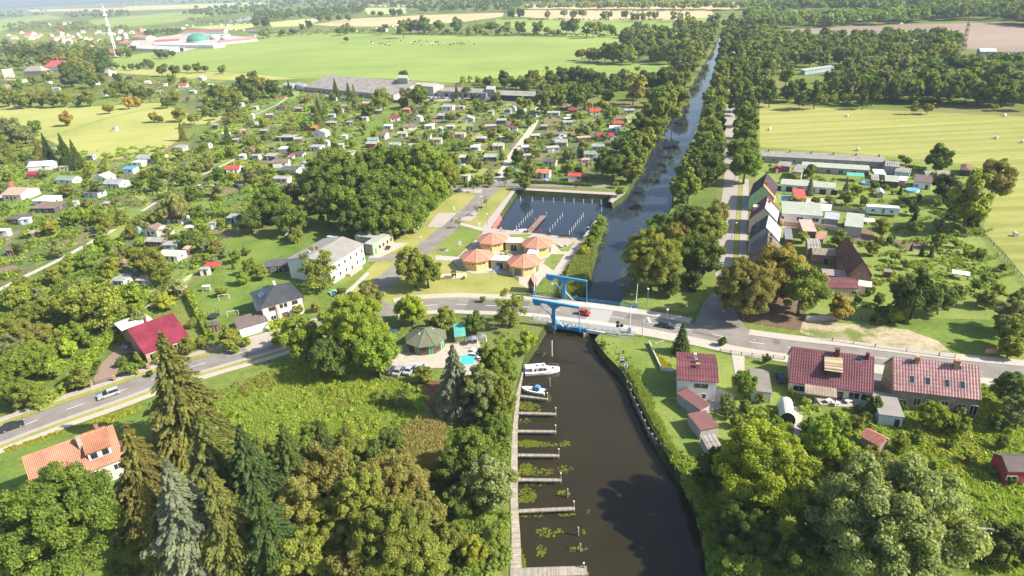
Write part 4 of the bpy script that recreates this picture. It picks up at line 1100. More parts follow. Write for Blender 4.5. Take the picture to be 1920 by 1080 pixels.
# ------------------------------------------------------------------ jetty, berths, piles
DECK_M=planks('jetty_planks',(.40,.35,.28),.17,1,.3)
DECK_X=planks('finger_planks',(.36,.315,.26),.17,0,.3)
JZ=-.95
jl=smooth_line([P(x,y,JZ)for x,y in[(979,671),(968,740),(963,800),(962,860),(962,940),(966,1010),(969,1100)]],5)
j=empty('jetty',tuple(jl[0]),0,'long weathered plank jetty along the left side of the lower canal','jetty');O=Vector(j.location)
m=MB();pl=MB()
for a,b in zip(jl,jl[1:]):
 d=(b-a).normalized();s=Vector((-d.y,d.x,0))*.88;a,b=a-O,b-O
 q=[a+s,b+s,b-s,a-s];m.hexa([p+Vector((0,0,-.22))for p in q],q)
for k in range(0,len(jl),2):
 for s in(-1,1):
  pl=MB();p=jl[k]-O+Vector((.8*s,0,0));pl.tube(p+Vector((0,0,-1.9)),p+Vector((0,0,-.05)),.11,.11,7);pl.build('pile',M_WOOD,j)
m.build('deck',DECK_M,j)
q1,q2=P(905,1076,JZ),P(1101,1070,JZ)
def plankway(name,a,b,w,label,cat='jetty',group=None,posts=(),mat=None,hi=1.5,z=JZ):
 c=(a+b)/2;d=(b-a);L=d.length;t=empty(name,(a.x,a.y,z),math.atan2(d.y,d.x),label,cat,group)
 m=MB();m.box(0,L,-w/2,w/2,-.16,0);m.box(0,L,-w/2-.05,-w/2-.003,-.22,.06);m.box(0,L,w/2+.003,w/2+.05,-.22,.06);m.build('deck',mat or DECK_X,t)
 for(x,y,h)in posts:
  p=MB();p.tube((x,y,-1.8),(x,y,h),.12,.11,8);p.mat(1).tube((x,y,h),(x,y,h+.1),.16,.13,8);p.build('mooring_post',[M_WOOD,M_WHITE],t)
 return t
plankway('cross_jetty',q1+Vector((0,0,.01)),q2,1.7,'short cross jetty at the near end of the long plank jetty',posts=((18.4 if False else(q2-q1).length-.5,.6,1.0),),z=JZ+.03)
plankway('gangway',P(940,698,JZ),P(973,699,JZ),1.3,'short plank gangway leading from the bank to the jetty beside the motor yacht',z=JZ+.02)
for k,(x0,x1,y0,y1)in enumerate([(975,1027,742,748),(969,1043,774,776),(968,1043,808,809),(969,1049,853,854),(970,1053,899,900),(972,1078,958,953)]):
 a,b=P(x0,y0,JZ),P(x1,y1,JZ);L=(b-a).length
 plankway('finger_pontoon',a,b,.62,['first finger pontoon, beside the small boat with the blue hood','second finger pontoon counted from the bridge, no boat beside it','third finger pontoon counted from the bridge, above the lily patch','fourth finger pontoon counted from the bridge, between two lily patches','fifth finger pontoon counted from the bridge, at the middle of the jetty','longest finger pontoon, nearest to the camera'][k],group='finger pontoons along the jetty',posts=((L-.15,.35,1.3),),z=JZ+.01)
PILES=[]
def pile(x,y,h,label,group,z=WZ,r=.11,m=None):
 b=P(x,y,z);t=MB();t.tube((0,0,-.6),(0,0,h),r,r,8);t.mat(1).tube((0,0,h-.02),(0,0,h+.08),r*1.15,r*.6,8)
 o=t.build('mooring_pile',[m or M_WHITE,M_STEEL],None,tuple(b));return tag(o,label,'mooring pile',group)
words_n=['first','second','third','fourth','fifth','sixth','seventh','eighth','ninth','tenth','eleventh','twelfth']
for i,x in enumerate((976,998,1018,1038,1058,1076,1094,1110,1127)):
 pile(x,377+i*.7,1.9,words_n[i]+' white mooring pile from the left in the far row of the marina','mooring piles in the far row of the marina')
for i,(x,y)in enumerate([(968.5,431),(973,426),(977.5,421.5),(981.5,417),(985.5,412.5),(989.5,408),(993.5,404),(997.5,400)]):
 pile(x,y,1.7,words_n[i]+' white mooring pile from the near end of the row left of the plank pier','mooring piles left of the plank pier')
for i,(x,y)in enumerate([(1031,435),(1036,429),(1040.5,424),(1045,417.5),(1050,412),(1054.5,406.5)]):
 pile(x,y,1.7,words_n[i]+' white mooring pile from the near end of the middle row in the marina','mooring piles in the middle row of the marina')
for i,(x,y)in enumerate([(1067.5,440),(1071.5,435),(1075.5,430),(1079,425.5),(1082.5,420.5),(1086.5,416),(1090,411.5),(1093.5,407)]):
 pile(x,y,1.7,words_n[i]+' white mooring pile from the near end of the right row in the marina','mooring piles in the right row of the marina')
pile(1128,397,1.6,'lone white mooring pile at the mouth of the marina near the reed spit','mooring piles')
pile(1124,662,2.6,'grey mooring pile near the right bank just below the bridge','canal piles',m=M_WOOD,r=.15)
pile(1064,932,2.0,'single mooring pile with a pale cap beside lily pads, above the longest pontoon','canal piles',m=M_WOOD,r=.15)
pile(1084,1004,1.9,'single white capped mooring pile in open water below the longest pontoon','canal piles',m=M_WOOD,r=.16)
pile(1088,1034,1.8,'single mooring pile nearest to the cross jetty','canal piles',m=M_WOOD,r=.15)
pile(1031,725,2.4,'tall grey mooring pile between the motor yacht and the small boat','canal piles',m=M_WOOD,r=.14)
# white gauge pole in front of the near bridge tower
b=P(1036,668,WZ);t=empty('gauge_pole',tuple(b),0,'white notched gauge pole standing in the water below the near bridge tower','pole');mm=MB()
mm.box(-.1,.1,-.1,.1,-1,4.6)
for k in range(11):mm.box(-.24,-.1,-.08,.08,k*.42,k*.42+.2)
mm.build('pole',M_WHITE,t)
plankway('floating_pier',P(990,436,-1.1),P(1019,404,-1.1),2.0,'brown plank pier lying in the middle of the marina',mat=planks('pier_planks',(.28,.17,.13),.2,0),posts=((4,-1.05,1.1),(12,1.05,1.1),(20,-1.05,1.1)),z=-1.1)
plankway('corner_pier',P(1149,366,-.2),P(1145,379,-.2),1.8,'short brown plank pier at the far right corner of the marina',mat=planks('pier_planks',(.28,.17,.13),.2,0),z=-.2)
plankway('side_pier',P(1092,450,-.4),P(1121,408,-.4),.9,'narrow plank edge between the marina and the reed spit',z=-.4)
sl=MB();a,b,c,d=P(919,424),P(926,426),P(941,404),P(937,402)
sl.hexa([p+Vector((0,0,-1.8))for p in(a,b,c,d)],[a+Vector((0,0,.09)),b+Vector((0,0,-.5)),c+Vector((0,0,-.5)),d+Vector((0,0,.09))]);so_=sl.build('slipway',plain('red_slip',(.36,.13,.11),.9,.12));tag(so_,'reddish sloping slipway on the left edge of the marina','slipway')
# fender rail on the right bank
fp=[P(*q,-.8)for q in[(1164,692),(1176,722),(1189,752),(1202,780),(1216,810),(1230,830),(1246,846)]]
t=empty('fender_rail',tuple(fp[0]),0,'long grey timber fender rail with posts along the right canal bank','rail');O=Vector(t.location);r=MB()
for a,b in zip(fp,fp[1:]):
 for z in(-.55,-.1,.3):r.bar(a-O+Vector((0,0,z)),b-O+Vector((0,0,z)),.16,.22)
r.build('rails',M_WOOD,t)
ln=smooth_line(fp,2)
for p in ln:
 q=p-O;r=MB();r.tube(q+Vector((0,0,-1.7)),q+Vector((0,0,.95)),.15,.14,8);r.mat(1).tube(q+Vector((0,0,.95)),q+Vector((0,0,1.1)),.2,.17,8);r.build('post',[M_WOOD,M_STEEL],t)
# the two waterway signs
for(x,y,lab,kind)in((1166,693,'upper square waterway sign with a dark outlined bar on the right bank',0),(1173,706,'lower square waterway sign with a black symbol on the right bank',1)):
 b=P(x,y);t=empty('waterway_sign',tuple(b),0,lab,'sign','waterway signs on the right bank')
 m=MB();m.tube((0,.08,-.6),(0,.08,3.6),.06,.06,6);m.build('post',M_STEEL,t)
 m=MB();m.box(-.55,.55,-.02,.03,2.5,3.6);bo=m.build('board',M_DARK,t);m=MB();m.box(-.47,.47,-.04,-.025,2.58,3.52);m.build('face',M_WHITE,bo)
 m=MB()
 if kind==0:m.box(-.28,.28,-.055,-.045,2.95,3.2);m.box(-.55,.55,-.02,.03,1.95,2.42);
 else:m.hexa([(-.3,-.06,2.75),(.3,-.06,2.75),(.3,-.045,2.75),(-.3,-.045,2.75)],[(-.08,-.06,3.3),(.08,-.06,3.3),(.08,-.045,3.3),(-.08,-.045,3.3)])
 m.build('symbol',M_DARK,bo)
# ------------------------------------------------------------------ boats
def hull(name,L,W,H,m,t,bow=1.0,z0=-.35,sheer=.35):
 st=[(-.5,.80,0),(-.3,.98,0),(0,1,.05),(.22,.86,.12),(.38,.55,.22),(.46,.26,.3),(.5,.03,.36)]
 rings=[]
 for s,w,sh in st:
  x=s*L;y=W/2*w;zt=H+sheer*sh*2
  rings.append([(x,-y,zt),(x-.0,-y*.86,z0+.45),(x-.02,-y*.35,z0),(x-.02,y*.35,z0),(x,y*.86,z0+.45),(x,y,zt)])
 mb=MB()
 for a,b in zip(rings,rings[1:]):
  for i in range(5):mb.face([a[i],a[i+1],b[i+1],b[i]])
  mb.face([a[5],a[0],b[0],b[5]])
 mb.face(rings[0][::-1]);mb.face(rings[-1])
 return mb.build(name,m,t),rings
GEL=plain('boat_white',(.78,.78,.77),.25,.04)
def yacht():
 a,b=P(984,704,WZ),P(1050,699,WZ);c=(a+b)/2;c.y+=.6;d=b-a;L=d.length
 t=empty('motor_yacht',(c.x,c.y,WZ),math.atan2(d.y,d.x)+.03,'white motor yacht with brown cabin windows moored at the jetty below the bridge','boat')
 W=L*.34;h,_=hull('hull',L,W,.95,GEL,t)
 rb=MB();rb.box(-L*.5,L*.36,-W*.505,-W*.49,.62,.72);rb.box(-L*.5,L*.2,W*.49,W*.505,.62,.72);rb.build('rubbing_strake',plain('pinkish_stripe',(.5,.38,.36),.5),h)
 cb=MB();x0,x1=-L*.30,L*.24;y=W*.36
 cb.hexa([(x0,-y,.9),(x1,-y*.8,1.0),(x1,y*.8,1.0),(x0,y,.9)],[(x0+.1,-y*.86,2.05),(x1-1.5,-y*.75,1.95),(x1-1.5,y*.75,1.95),(x0+.1,y*.86,2.05)]);cab=cb.build('cabin',GEL,t)
 rf=MB();rf.box(x0-1.5,x1-1.3,-y*.92,y*.92,2.06,2.16);rf.build('cabin_roof',GEL,t)
 for k,(u,w)in enumerate(((-.06,.9),(.07,.8),(-.2,.5))):
  for s in(-1,1):
   g=MB();g.box(u*L-w/2,u*L+w/2,s*y*.96-.08,s*y*.96+.08,1.25,1.8);g.build('cabin_window',plain('brown_glass',(.10,.05,.035),.15),cab)
 for u in(-.15,.02):g=MB();g.box(u*L-.3,u*L+.3,-.3,.3,2.165,2.22);g.build('hatch',M_WIN,cab)
 g=MB();g.box(L*.28,L*.34,-.3,.3,1.15,1.2);g.build('hatch',M_WIN,h)
 r=MB();pts=[(L*.22,-W*.40,1.1),(L*.36,-W*.27,1.2),(L*.47,0,1.35),(L*.36,W*.27,1.2),(L*.22,W*.40,1.1)]
 for p,q in zip(pts,pts[1:]):r.bar((p[0],p[1],p[2]+.65),(q[0],q[1],q[2]+.65),.04)
 for p in pts:r.bar(p,(p[0],p[1],p[2]+.65),.04)
 for s in(-1,1):r.bar((-L*.49,s*W*.38,.95),(-L*.49,s*W*.38,1.7),.04)
 r.bar((-L*.49,-W*.38,1.7),(-L*.49,W*.38,1.7),.04);r.build('guard_rail',M_STEEL,t)
yacht()
def smallboat():
 a,b=P(1022,742,WZ),P(979,735,WZ);c=(a+b)/2;c.y+=.7;d=b-a;L=d.length
 t=empty('cabin_boat',(c.x,c.y,WZ),math.atan2(d.y,d.x),'small white motorboat with a blue canvas hood at the first finger pontoon','boat');W=L*.38
 h,_=hull('hull',L,W,.75,GEL,t);y=W*.33
 cb=MB();cb.hexa([(-L*.02,-y,.75),(L*.3,-y*.6,.85),(L*.3,y*.6,.85),(-L*.02,y,.75)],[(L*.0,-y*.8,1.2),(L*.2,-y*.5,1.1),(L*.2,y*.5,1.1),(L*.0,y*.8,1.2)]);cb.build('foredeck_cabin',GEL,t)
 w=MB();w.hexa([(-L*.06,-y,.8),(L*.02,-y*.9,.8),(L*.02,y*.9,.8),(-L*.06,y,.8)],[(-L*.12,-y*.8,1.7),(-L*.09,-y*.8,1.7),(-L*.09,y*.8,1.7),(-L*.12,y*.8,1.7)]);w.build('windscreen',M_WIN,t)
 k=MB();k.hexa([(-L*.30,-y*1.05,1.0),(-L*.08,-y,1.15),(-L*.08,y,1.15),(-L*.30,y*1.05,1.0)],[(-L*.27,-y*.8,1.85),(-L*.1,-y*.8,1.9),(-L*.1,y*.8,1.9),(-L*.27,y*.8,1.85)]);k.build('canopy',plain('blue_canvas',(.09,.24,.45),.8),t)
 e=MB();e.box(-L*.54,-L*.48,-.2,.2,.1,1.0);e.build('outboard',M_DARK,t)
smallboat()
def dinghy(px,py,L,ang,label,colr,z=WZ,nm='rowing_boat'):
 c=P(px,py,z);t=empty(nm,tuple(c),ang,label,'boat');h,_=hull('hull',L,L*.42,.45,GEL,t,sheer=.15)
 i=MB();i.box(-L*.4,L*.25,-L*.13,L*.13,.455,.475);i.build('interior',plain('dark_interior',(.10,.09,.08),.8),t)
 s=MB();s.box(-L*.1,L*.0,-L*.17,L*.17,.48,.53);s.build('thwart',M_WHITE,t)
dinghy(971,664,2.6,1.5,'little white dinghy tied up at the far tip of the jetty',None)
dinghy(976,433.5,5.0,.18,'white rowing boat moored at the marina quay left of the plank pier',None)
dinghy(987,435,4.2,-.1,'grey open boat moored between the white rowing boat and the plank pier',None)
# ------------------------------------------------------------------ the larger buildings
def perp(A,B,C,z):
 a,b,c=P(*A,z),P(*B,z),P(*C,z);d=(b-a).normalized();n=Vector((-d.y,d.x,0));return abs((c-a).dot(n))
def ridge_depth(A,B,Rp,he,zr):
 a,b=P(*A,he),P(*B,he);r=P(*Rp,zr);d=(b-a).normalized();n=Vector((-d.y,d.x,0));return 2*abs((r-a).dot(n))
T_WINE=rooftile('wine_tiles',(.27,.035,.060),'x',.45,.5,rough=.4,var=.18)
T_ORANGE=rooftile('orange_tiles',(.46,.20,.115),'x',.3,.36,c2=(.37,.15,.085))
T_REDB=rooftile('red_glazed_tiles',(.205,.062,.07),'x',.5,.55,c2=(.14,.05,.055),rough=.38)
T_MIXED=rooftile('frosted_red_tiles',(.38,.23,.22),'x',.55,.6,c2=(.27,.09,.085),rough=.35,var=.4)
T_MAROON=rooftile('maroon_sheet',(.20,.065,.068),'x',.6,2.2,rough=.5)
T_SLATE=rooftile('slate_tiles',(.075,.078,.085),'x',.3,.34,rough=.45,var=.3)
T_SLATEY=rooftile('slate_tiles_y',(.07,.04,.05),'y',.3,.34,rough=.9,var=.3)
T_MAROONY=rooftile('maroon_tiles_y',(.21,.045,.055),'y',.3,.34,rough=.9)
T_BROWNY=rooftile('brown_tiles_y',(.19,.15,.13),'y',.3,.34,c2=(.13,.11,.10),rough=.85)
T_BARN=rooftile('barn_tiles_y',(.22,.075,.05),'y',.3,.34,c2=(.12,.07,.04),rough=.9)
T_NAVYY=rooftile('navy_tiles_y',(.05,.06,.085),'y',.3,.34,rough=.9)
FELT=plain('green_grey_felt',(.135,.145,.09),.95,.14,.5)
FELT_G=plain('grey_felt',(.27,.25,.225),.95,.13,.35)
FIBRE=rooftile('fibre_cement',(.35,.315,.28),'x',.9,2.4,rough=.9,var=.2)
FELT_P=plain('pale_green_felt',(.34,.36,.30),.95,.10,.4)
BR_RED=brick('red_brick',(.22,.095,.06),(.30,.14,.09));BR_SAND=brick('sand_brick',(.40,.32,.23),(.46,.38,.28))
BR_ORA=brick('orange_bricks',(.40,.19,.10),(.48,.25,.14));BR_BRN=brick('brown_brick',(.20,.14,.10),(.27,.20,.15))
PL_WHITE=plain('white_render',(.72,.71,.68),.9,.06,.5);PL_CREAM=plain('cream_render',(.66,.60,.47),.9,.07,.5)
PL_PINKW=plain('pinkish_white_render',(.66,.59,.55),.9,.06,.5);PL_GREEN=plain('light_green_render',(.32,.50,.24),.9,.06,.5)
PL_PEACH=plain('peach_render',(.60,.48,.37),.9,.06,.5);PL_YEL=plain('yellow_render',(.66,.47,.19),.9,.05,.5);PL_GREY=plain('grey_render',(.36,.35,.33),.9,.12,.5)
GREEN_DOOR=plain('green_door',(.04,.30,.09),.6,.1);WOODWALL=planks('dark_boards',(.12,.085,.06),.22,2,.3)
# 1 wine-red house, left
A,B=(270,664),(356,631);he,rh=2.9,4.0;D=ridge_depth(A,B,(254,612),he,he+rh)
t=house('house',A,B,D-.7,he,'gable',rh,T_WINE,BR_ORA,'orange brick bungalow under a bright wine red tiled roof, white flat roofed extension behind',windows=[('f',-1.5,0,1.6,2.2,'door',M_WHITE),('f',-4,.9,1.2,1.2,'window'),('f',2.2,.9,1.4,1.2,'window'),('l',0,.9,1.4,1.2,'window')])
chimney(t,-1.0,1.0,he+2.4,he+4.9,.6,plain('dark_chimney',(.12,.05,.05)))
x=MB();W,D0=t['_W'],t['_D'];x.box(-W/2+.1,W/2-3.0,D0/2+.3,D0/2+6.5,-.1,3.0);e=x.build('extension',plain('dusky_pink_wall',(.30,.12,.13)),t);x=MB();x.box(-W/2-.1,W/2-2.8,D0/2+.4,D0/2+6.7,3.01,3.2);x.build('extension_roof',M_WHITE,e)
# 2 slate roofed villa
A,B=(488.6,578.5),(569,555.5);he=5.4;D=perp(A,B,(468.5,548.6),he)
t=house('villa',A,B,D-.9,he,'hip',2.9,T_SLATE,PL_PINKW,'two storey pinkish white villa with a dark slate hipped roof and a solar panel',ov=.45,windows=[('f',-3.1,3.6,1.5,1.1,'window',M_WIN,M_BROWNWOOD),('f',-.4,3.6,.8,1.1,'window',M_WIN,M_BROWNWOOD),('f',.8,3.6,.8,1.1,'window',M_WIN,M_BROWNWOOD),('f',3.4,3.6,1.5,1.1,'window',M_WIN,M_BROWNWOOD),('f',-3.1,.8,1.4,1.2,'window'),('f',3.2,.8,1.4,1.1,'window'),('f',.2,0,1.9,2.1,'door',M_BROWNWOOD),('r',0,3.6,1.2,1.1,'window'),('l',0,3.6,1.2,1.1,'window')])
m=MB();m.box(-2.0,-1.4,-t['_D']/2-.35,-t['_D']/2-.01,0,he-.1);m.build('pilaster',plain('dusky_pink_render',(.48,.34,.31)),sub(t,'wall'))
chimney(t,.3,.8,he+2.0,he+3.7,.6,M_WHITE)
m=MB();W,D0=t['_W'],t['_D'];zz=he+.9
m.hexa([(-W/2+.8,-1.2,he+.75),(-W/2+2.3,-1.2,he+1.75),(-W/2+2.3,1.4,he+1.75),(-W/2+.8,1.4,he+.75)],[(-W/2+.75,-1.2,he+.85),(-W/2+2.25,-1.2,he+1.85),(-W/2+2.25,1.4,he+1.85),(-W/2+.75,1.4,he+.85)]);m.build('solar_panel',plain('solar_blue',(.09,.16,.26),.15),sub(t,'roof'))
A,B=(447,618.5),(504,602);D=perp(A,B,(440,598),2.7)
house('garage',A,B,D,2.7,'flat',0,plain('brown_felt',(.17,.13,.11),.95),PL_WHITE,'long flat roofed white garage with a brown felt roof beside the slate villa',cat='garage',ov=.25,windows=[('f',-1.5,0,2.6,2.1,'door',M_WHITE)])
# 3 orange roofed house, bottom left
A,B=(61,923),(233,857);he,rh=4.4,4.8;D=ridge_depth(A,B,(46,856),he,he+rh)
t=house('house',A,B,D-.8,he,'gable',rh,T_ORANGE,PL_CREAM,'cream house with a large orange tiled roof and wide dormer, bottom left',windows=[('f',-3.5,2.2,1.4,1.3,'window'),('f',2.0,2.2,1.4,1.3,'window'),('f',6.0,2.2,1.3,1.2,'window'),('f',-6.5,2.2,1.3,1.2,'window'),('f',0,.3,1.2,2,'door',M_BROWNWOOD),('r',0,2.2,1.4,1.2,'window')])
W,D0=t['_W'],t['_D']
chimney(t,1.6,-D0*.16,he+rh*.5,he+rh+.9,.8,BR_SAND);chimney(t,W*.34,D0*.04,he+rh-.8,he+rh+1.1,.6,BR_RED)
dm=MB();dw=1.9;cx=W*.28;y0,y1=-D0/2+.9,-D0*.02
dm.box(cx-dw,cx+dw,y0,y1,he+.6,he+2.9);dmo=dm.build('dormer',PL_WHITE,sub(t,'roof'))
dr=MB();dr.hexa([(cx-dw-.3,y0-.4,he+2.85),(cx+dw+.3,y0-.4,he+2.85),(cx+dw+.3,y1+.6,he+rh+.1),(cx-dw-.3,y1+.6,he+rh+.1)],[(cx-dw-.3,y0-.4,he+3.05),(cx+dw+.3,y0-.4,he+3.05),(cx+dw+.3,y1+.6,he+rh+.28),(cx-dw-.3,y1+.6,he+rh+.28)]);dr.build('dormer_roof',T_ORANGE,dmo)
for s in(-1,1):
 g=MB();g.box(cx+s*.95-.55,cx+s*.95+.55,y0-.05,y0-.01,he+1.3,he+2.5);g.build('dormer_window',M_WIN,dmo)
on_slope1(t,-W*.22,.33,.9,1.2,he,rh,D0);on_slope1(t,W*.22,.88,.7,.7,he,rh,D0)
m=MB();m.box(-W/2-2.6,-W/2-.01,-D0/2+.6,-D0/2+4.2,0,2.5);e=m.build('porch',PL_PEACH,t);m=MB();m.box(-W/2-2.8,-W/2-.01,-D0/2+.4,-D0/2+4.4,2.51,2.7);m.build('porch_roof',plain('pinkish_felt',(.40,.24,.20)),e)
m=MB();m.box(W/2+.01,W/2+3.2,D0/2-5.4,D0/2-1,0,2.8);e=m.build('side_wing',PL_PEACH,t);m=MB();m.box(W/2+.01,W/2+3.4,D0/2-5.6,D0/2-.8,2.81,3.0);m.build('side_wing_roof',plain('pinkish_felt',(.40,.24,.20)),e)
# 4 long white house with a grey roof
A,B=(617,499),(683,458);he=6.6;D=perp(A,B,(545,484),he)
t=house('long_house',A,B,D,he,'gable',1.7,FELT_G,PL_WHITE,'long white two storey house with a shallow grey roof behind the tall garden tree',ov=.35,windows=[('f',u*3.1-7.5,4.2,.9,1.2,'window')for u in range(6)]+[('f',u*3.1-7.5,1.3,.9,1.2,'window')for u in(0,1,2,4,5)]+[('f',1.8,0,1.2,2.1,'door',M_BROWNWOOD),('l',0,4.2,1.2,1.2,'window'),('l',-4,4.2,1.2,1.2,'window'),('l',-2,1.2,1.2,1.2,'window')])
chimney(t,-2,1.5,he+.8,he+2.4,.6,plain('red_chimney',(.30,.08,.05)));chimney(t,-5,2.5,he+.8,he+2.0,.9,M_CONC)
m=MB();m.box(-2.2,4.5,-t['_D']/2-2.0,-t['_D']/2-.01,-.05,.8);m.build('terrace',plain('pinkish_steps',(.50,.33,.26)),t)
# 5 L-shaped brick building
L=[(665,443),(698,447),(683,457),(698,460),(736,436),(678,431)]
pts=[P(*q,3.9)for q in L];c=sum(pts,Vector())/6;t=empty('brick_workshop',(c.x,c.y,0),0,'L-shaped flat roofed brick building with a green door beside the white house','building')
ring=[(p.x-c.x,p.y-c.y)for p in pts];m=MB();m.prism(ring,-.1,3.9);wl=m.build('wall',BR_SAND,t);m=MB();m.prism([(x*1.03,y*1.03)for x,y in ring],3.91,4.12);m.build('roof',FELT_P,t)
a_,b_=Vector((*ring[3],0)),Vector((*ring[4],0));dd=(b_-a_).normalized();nn=Vector((dd.y,-dd.x,0));LL=(b_-a_).length
for k,(f,w,h,z,nm,gm)in enumerate([(.12,1.1,2.3,0,'door',GREEN_DOOR),(.32,.9,1.2,1.2,'window',M_WIN),(.5,.9,1.2,1.2,'window',M_WIN),(.70,.9,1.2,1.2,'window',M_WIN),(.88,.9,1.2,1.2,'window',M_WIN)]):
 q=a_+dd*LL*f;m=MB();s=[q-dd*w/2-nn*.03,q-dd*w/2+nn*.06,q+dd*w/2+nn*.06,q+dd*w/2-nn*.03];m.hexa([(p.x,p.y,z)for p in s],[(p.x,p.y,z+h)for p in s]);m.build(nm,gm,wl)
FELT['_c']=(.125,.135,.085)
# 6 octagonal restaurant
t,ring,wl,rf=octagon('restaurant',797,616.5,41/ppm(P(797,630,3))-.7,2.8,2.3,FELT,WOODWALL,'eight-sided dark wooden restaurant with a grey green felt roof and green doors','restaurant',ov=.7,rot=.15)
for i in(4,5,6,7):
 on_facet(wl,ring,i,.9,.0,.9,2.1,'door',M_WHITE,GREEN_DOOR);on_facet(wl,ring,i,-.9,.9,1.2,.9,'window',M_BROWNWOOD)
for x,y,z in((-1.6,-.9,4.2),(-1.4,-.3,4.3),(2.0,1.0,4.1),(-.6,-2.0,3.7)):
 m=MB();m.tube((x,y,z-.6),(x,y,z+.2),.22,.22,8);m.build('roof_vent',M_WHITE,rf)
# 7 four orange-roofed octagonal pavilions
T_PAV=plain('salmon_tiles',(.45,.215,.14),.75,.16,1.1);T_PAV['_c']=(.45,.215,.14)
for px,py,rr,lab,rot in((922.6,436,30.5,'far left of the four octagonal yellow pavilions with orange roofs',.35),(1007.6,443.5,31,'far right of the four octagonal yellow pavilions, nearest to the marina',.28),(893,467.5,33,'near left of the four octagonal yellow pavilions, beside the lawn',.38),(982,477,33.5,'near right of the four octagonal yellow pavilions, nearest to the bridge',.30)):
 pm=ppm(P(px,py+8,3));t,ring,wl,rf=octagon('pavilion',px,py,rr/pm-.8,3.3,2.3,T_PAV,PL_YEL,lab,'pavilion',ov=.8,rot=rot);t['group']='octagonal pavilions by the marina'
 right=px>950
 for i in range(8):
  if right and i in(4,6):on_facet(wl,ring,i,0,.3,2.2,2.2,'window',M_WHITE,split=3)
  elif i in(5,6,4):on_facet(wl,ring,i,-.6,2.0,.8,.4);on_facet(wl,ring,i,.6,2.0,.8,.4)
  elif i==7:on_facet(wl,ring,i,0,0,1.6,2.2,'door',M_WHITE)
for(A,B,dd_,lab)in(((947,455.5),(976,456),4.5,'white roofed yellow link building between the two far pavilions'),((919,488.5),(951,490),4.0,'white roofed yellow link building between the two near pavilions'),((987,477),(1006,478),4.5,'white roofed yellow link building between the two right pavilions')):
 house('link_building',A,B,dd_,2.9,'flat',0,plain('white_sheet_roof',(.55,.57,.60),.5,.06),PL_YEL,lab,cat='building',ov=.12,windows=[('f',.2,.1,2.0,2.2,'window')],group='link buildings between the pavilions')
# 8 small brown house by the bridge
t=house('wooden_hut',(988,531),(1002,532),3.0,3.4,'gabley',1.9,plain('old_red_tiles',(.30,.16,.12),.9,.3,2),M_BROWNWOOD,'narrow brown wooden hut with a steep faded red roof at the far bridge railing',cat='hut',ov=.3,windows=[('f',0,0,1.1,2.1,'door',M_BROWNWOOD)])
# 9 right bank houses
A,B=(1269,712),(1348,718);D=perp(A,B,(1266.5,660),5.0)
t=house('house',A,B,D-.7,5.0,'gable',1.1,T_MAROON,PL_WHITE,'white two storey house with a maroon ribbed roof on the right canal bank',windows=[('f',.8,3.1,2.9,1.15,'window',M_WIN,M_FRAME),('f',1.6,.5,.8,1.2,'window'),('l',0,3.1,1.2,1.0,'window')])
chimney(t,-.3,2.3,5.5,6.9,.5,M_WHITE);chimney(t,.1,-1.6,5.4,6.8,.7,plain('pale_red_chimney',(.4,.22,.18)));chimney(t,-.1,-.1,5.8,7.0,.5,M_STEEL)
A,B=(1300,768),(1350,797)
house('outbuilding',(1268,738),(1313,770),2.6,2.5,'pent',.3,plain('maroon_felt',(.19,.085,.082),.8,.12),PL_GREY,'long narrow maroon roofed outbuilding running down beside the white house',cat='outbuilding',ov=.15)
house('outbuilding',(1313,808),(1349,801),5.2,2.5,'flat',.0,plain('maroon_felt',(.19,.085,.082),.8,.12),PL_GREY,'square maroon flat roofed outbuilding at the lower end of the narrow one',cat='outbuilding',ov=.2)
house('outbuilding',(1330,848),(1358,845),4.6,2.3,'flat',.0,FIBRE,PL_GREY,'small grey roofed shed below the two maroon roofed outbuildings',cat='shed',ov=.15)
A,B=(1479,715),(1638,737);he,rh=3.1,5.2;D=ridge_depth(A,B,(1484,651),he,he+rh)
t=house('house',A,B,D-.7,he,'gable',rh,T_REDB,PL_CREAM,'cream house with a broad dark red glazed roof and a dormer covered in coloured stripes',windows=[('f',-6.0,.8,2.2,1.3,'window'),('f',4.8,.8,2.0,1.5,'window'),('f',7.2,.8,2.0,1.5,'window'),('f',2.2,0,1.2,2.1,'door'),('l',0,3.4,1.2,1.2,'window'),('l',1.5,.9,1.2,1.2,'window')])
W,D0=t['_W'],t['_D'];chimney(t,.9,-.5,he+rh-.9,he+rh+1.2,.8,plain('dark_red_chimney',(.14,.04,.04)));chimney(t,W*.43,-.4,he+rh-.9,he+rh+1.0,.6,plain('dark_red_chimney',(.14,.04,.04)))
on_slope1(t,-.4,.85,1.0,.8,he,rh,D0);on_slope1(t,W*.33,.85,1.3,.8,he,rh,D0)
m=MB();cx=.3;y0,y1=-D0/2+1.4,-D0*.08;m.box(cx-1.5,cx+1.5,y0,y1,he+1.2,he+3.0);dmo=m.build('dormer',M_DARK,sub(t,'roof'))
stripe=planks('striped_dormer_roof',(.50,.36,.22),.28,1,.8)
m=MB();m.hexa([(cx-1.8,y0-.3,he+3.0),(cx+1.8,y0-.3,he+3.0),(cx+1.8,y1+.5,he+4.7),(cx-1.8,y1+.5,he+4.7)],[(cx-1.8,y0-.3,he+3.15),(cx+1.8,y0-.3,he+3.15),(cx+1.8,y1+.5,he+4.85),(cx-1.8,y1+.5,he+4.85)]);m.build('dormer_roof',stripe,dmo)
m=MB();m.box(cx-1.3,cx+1.3,y0-.05,y0-.01,he+1.9,he+2.8);m.build('dormer_window',M_WIN,dmo)
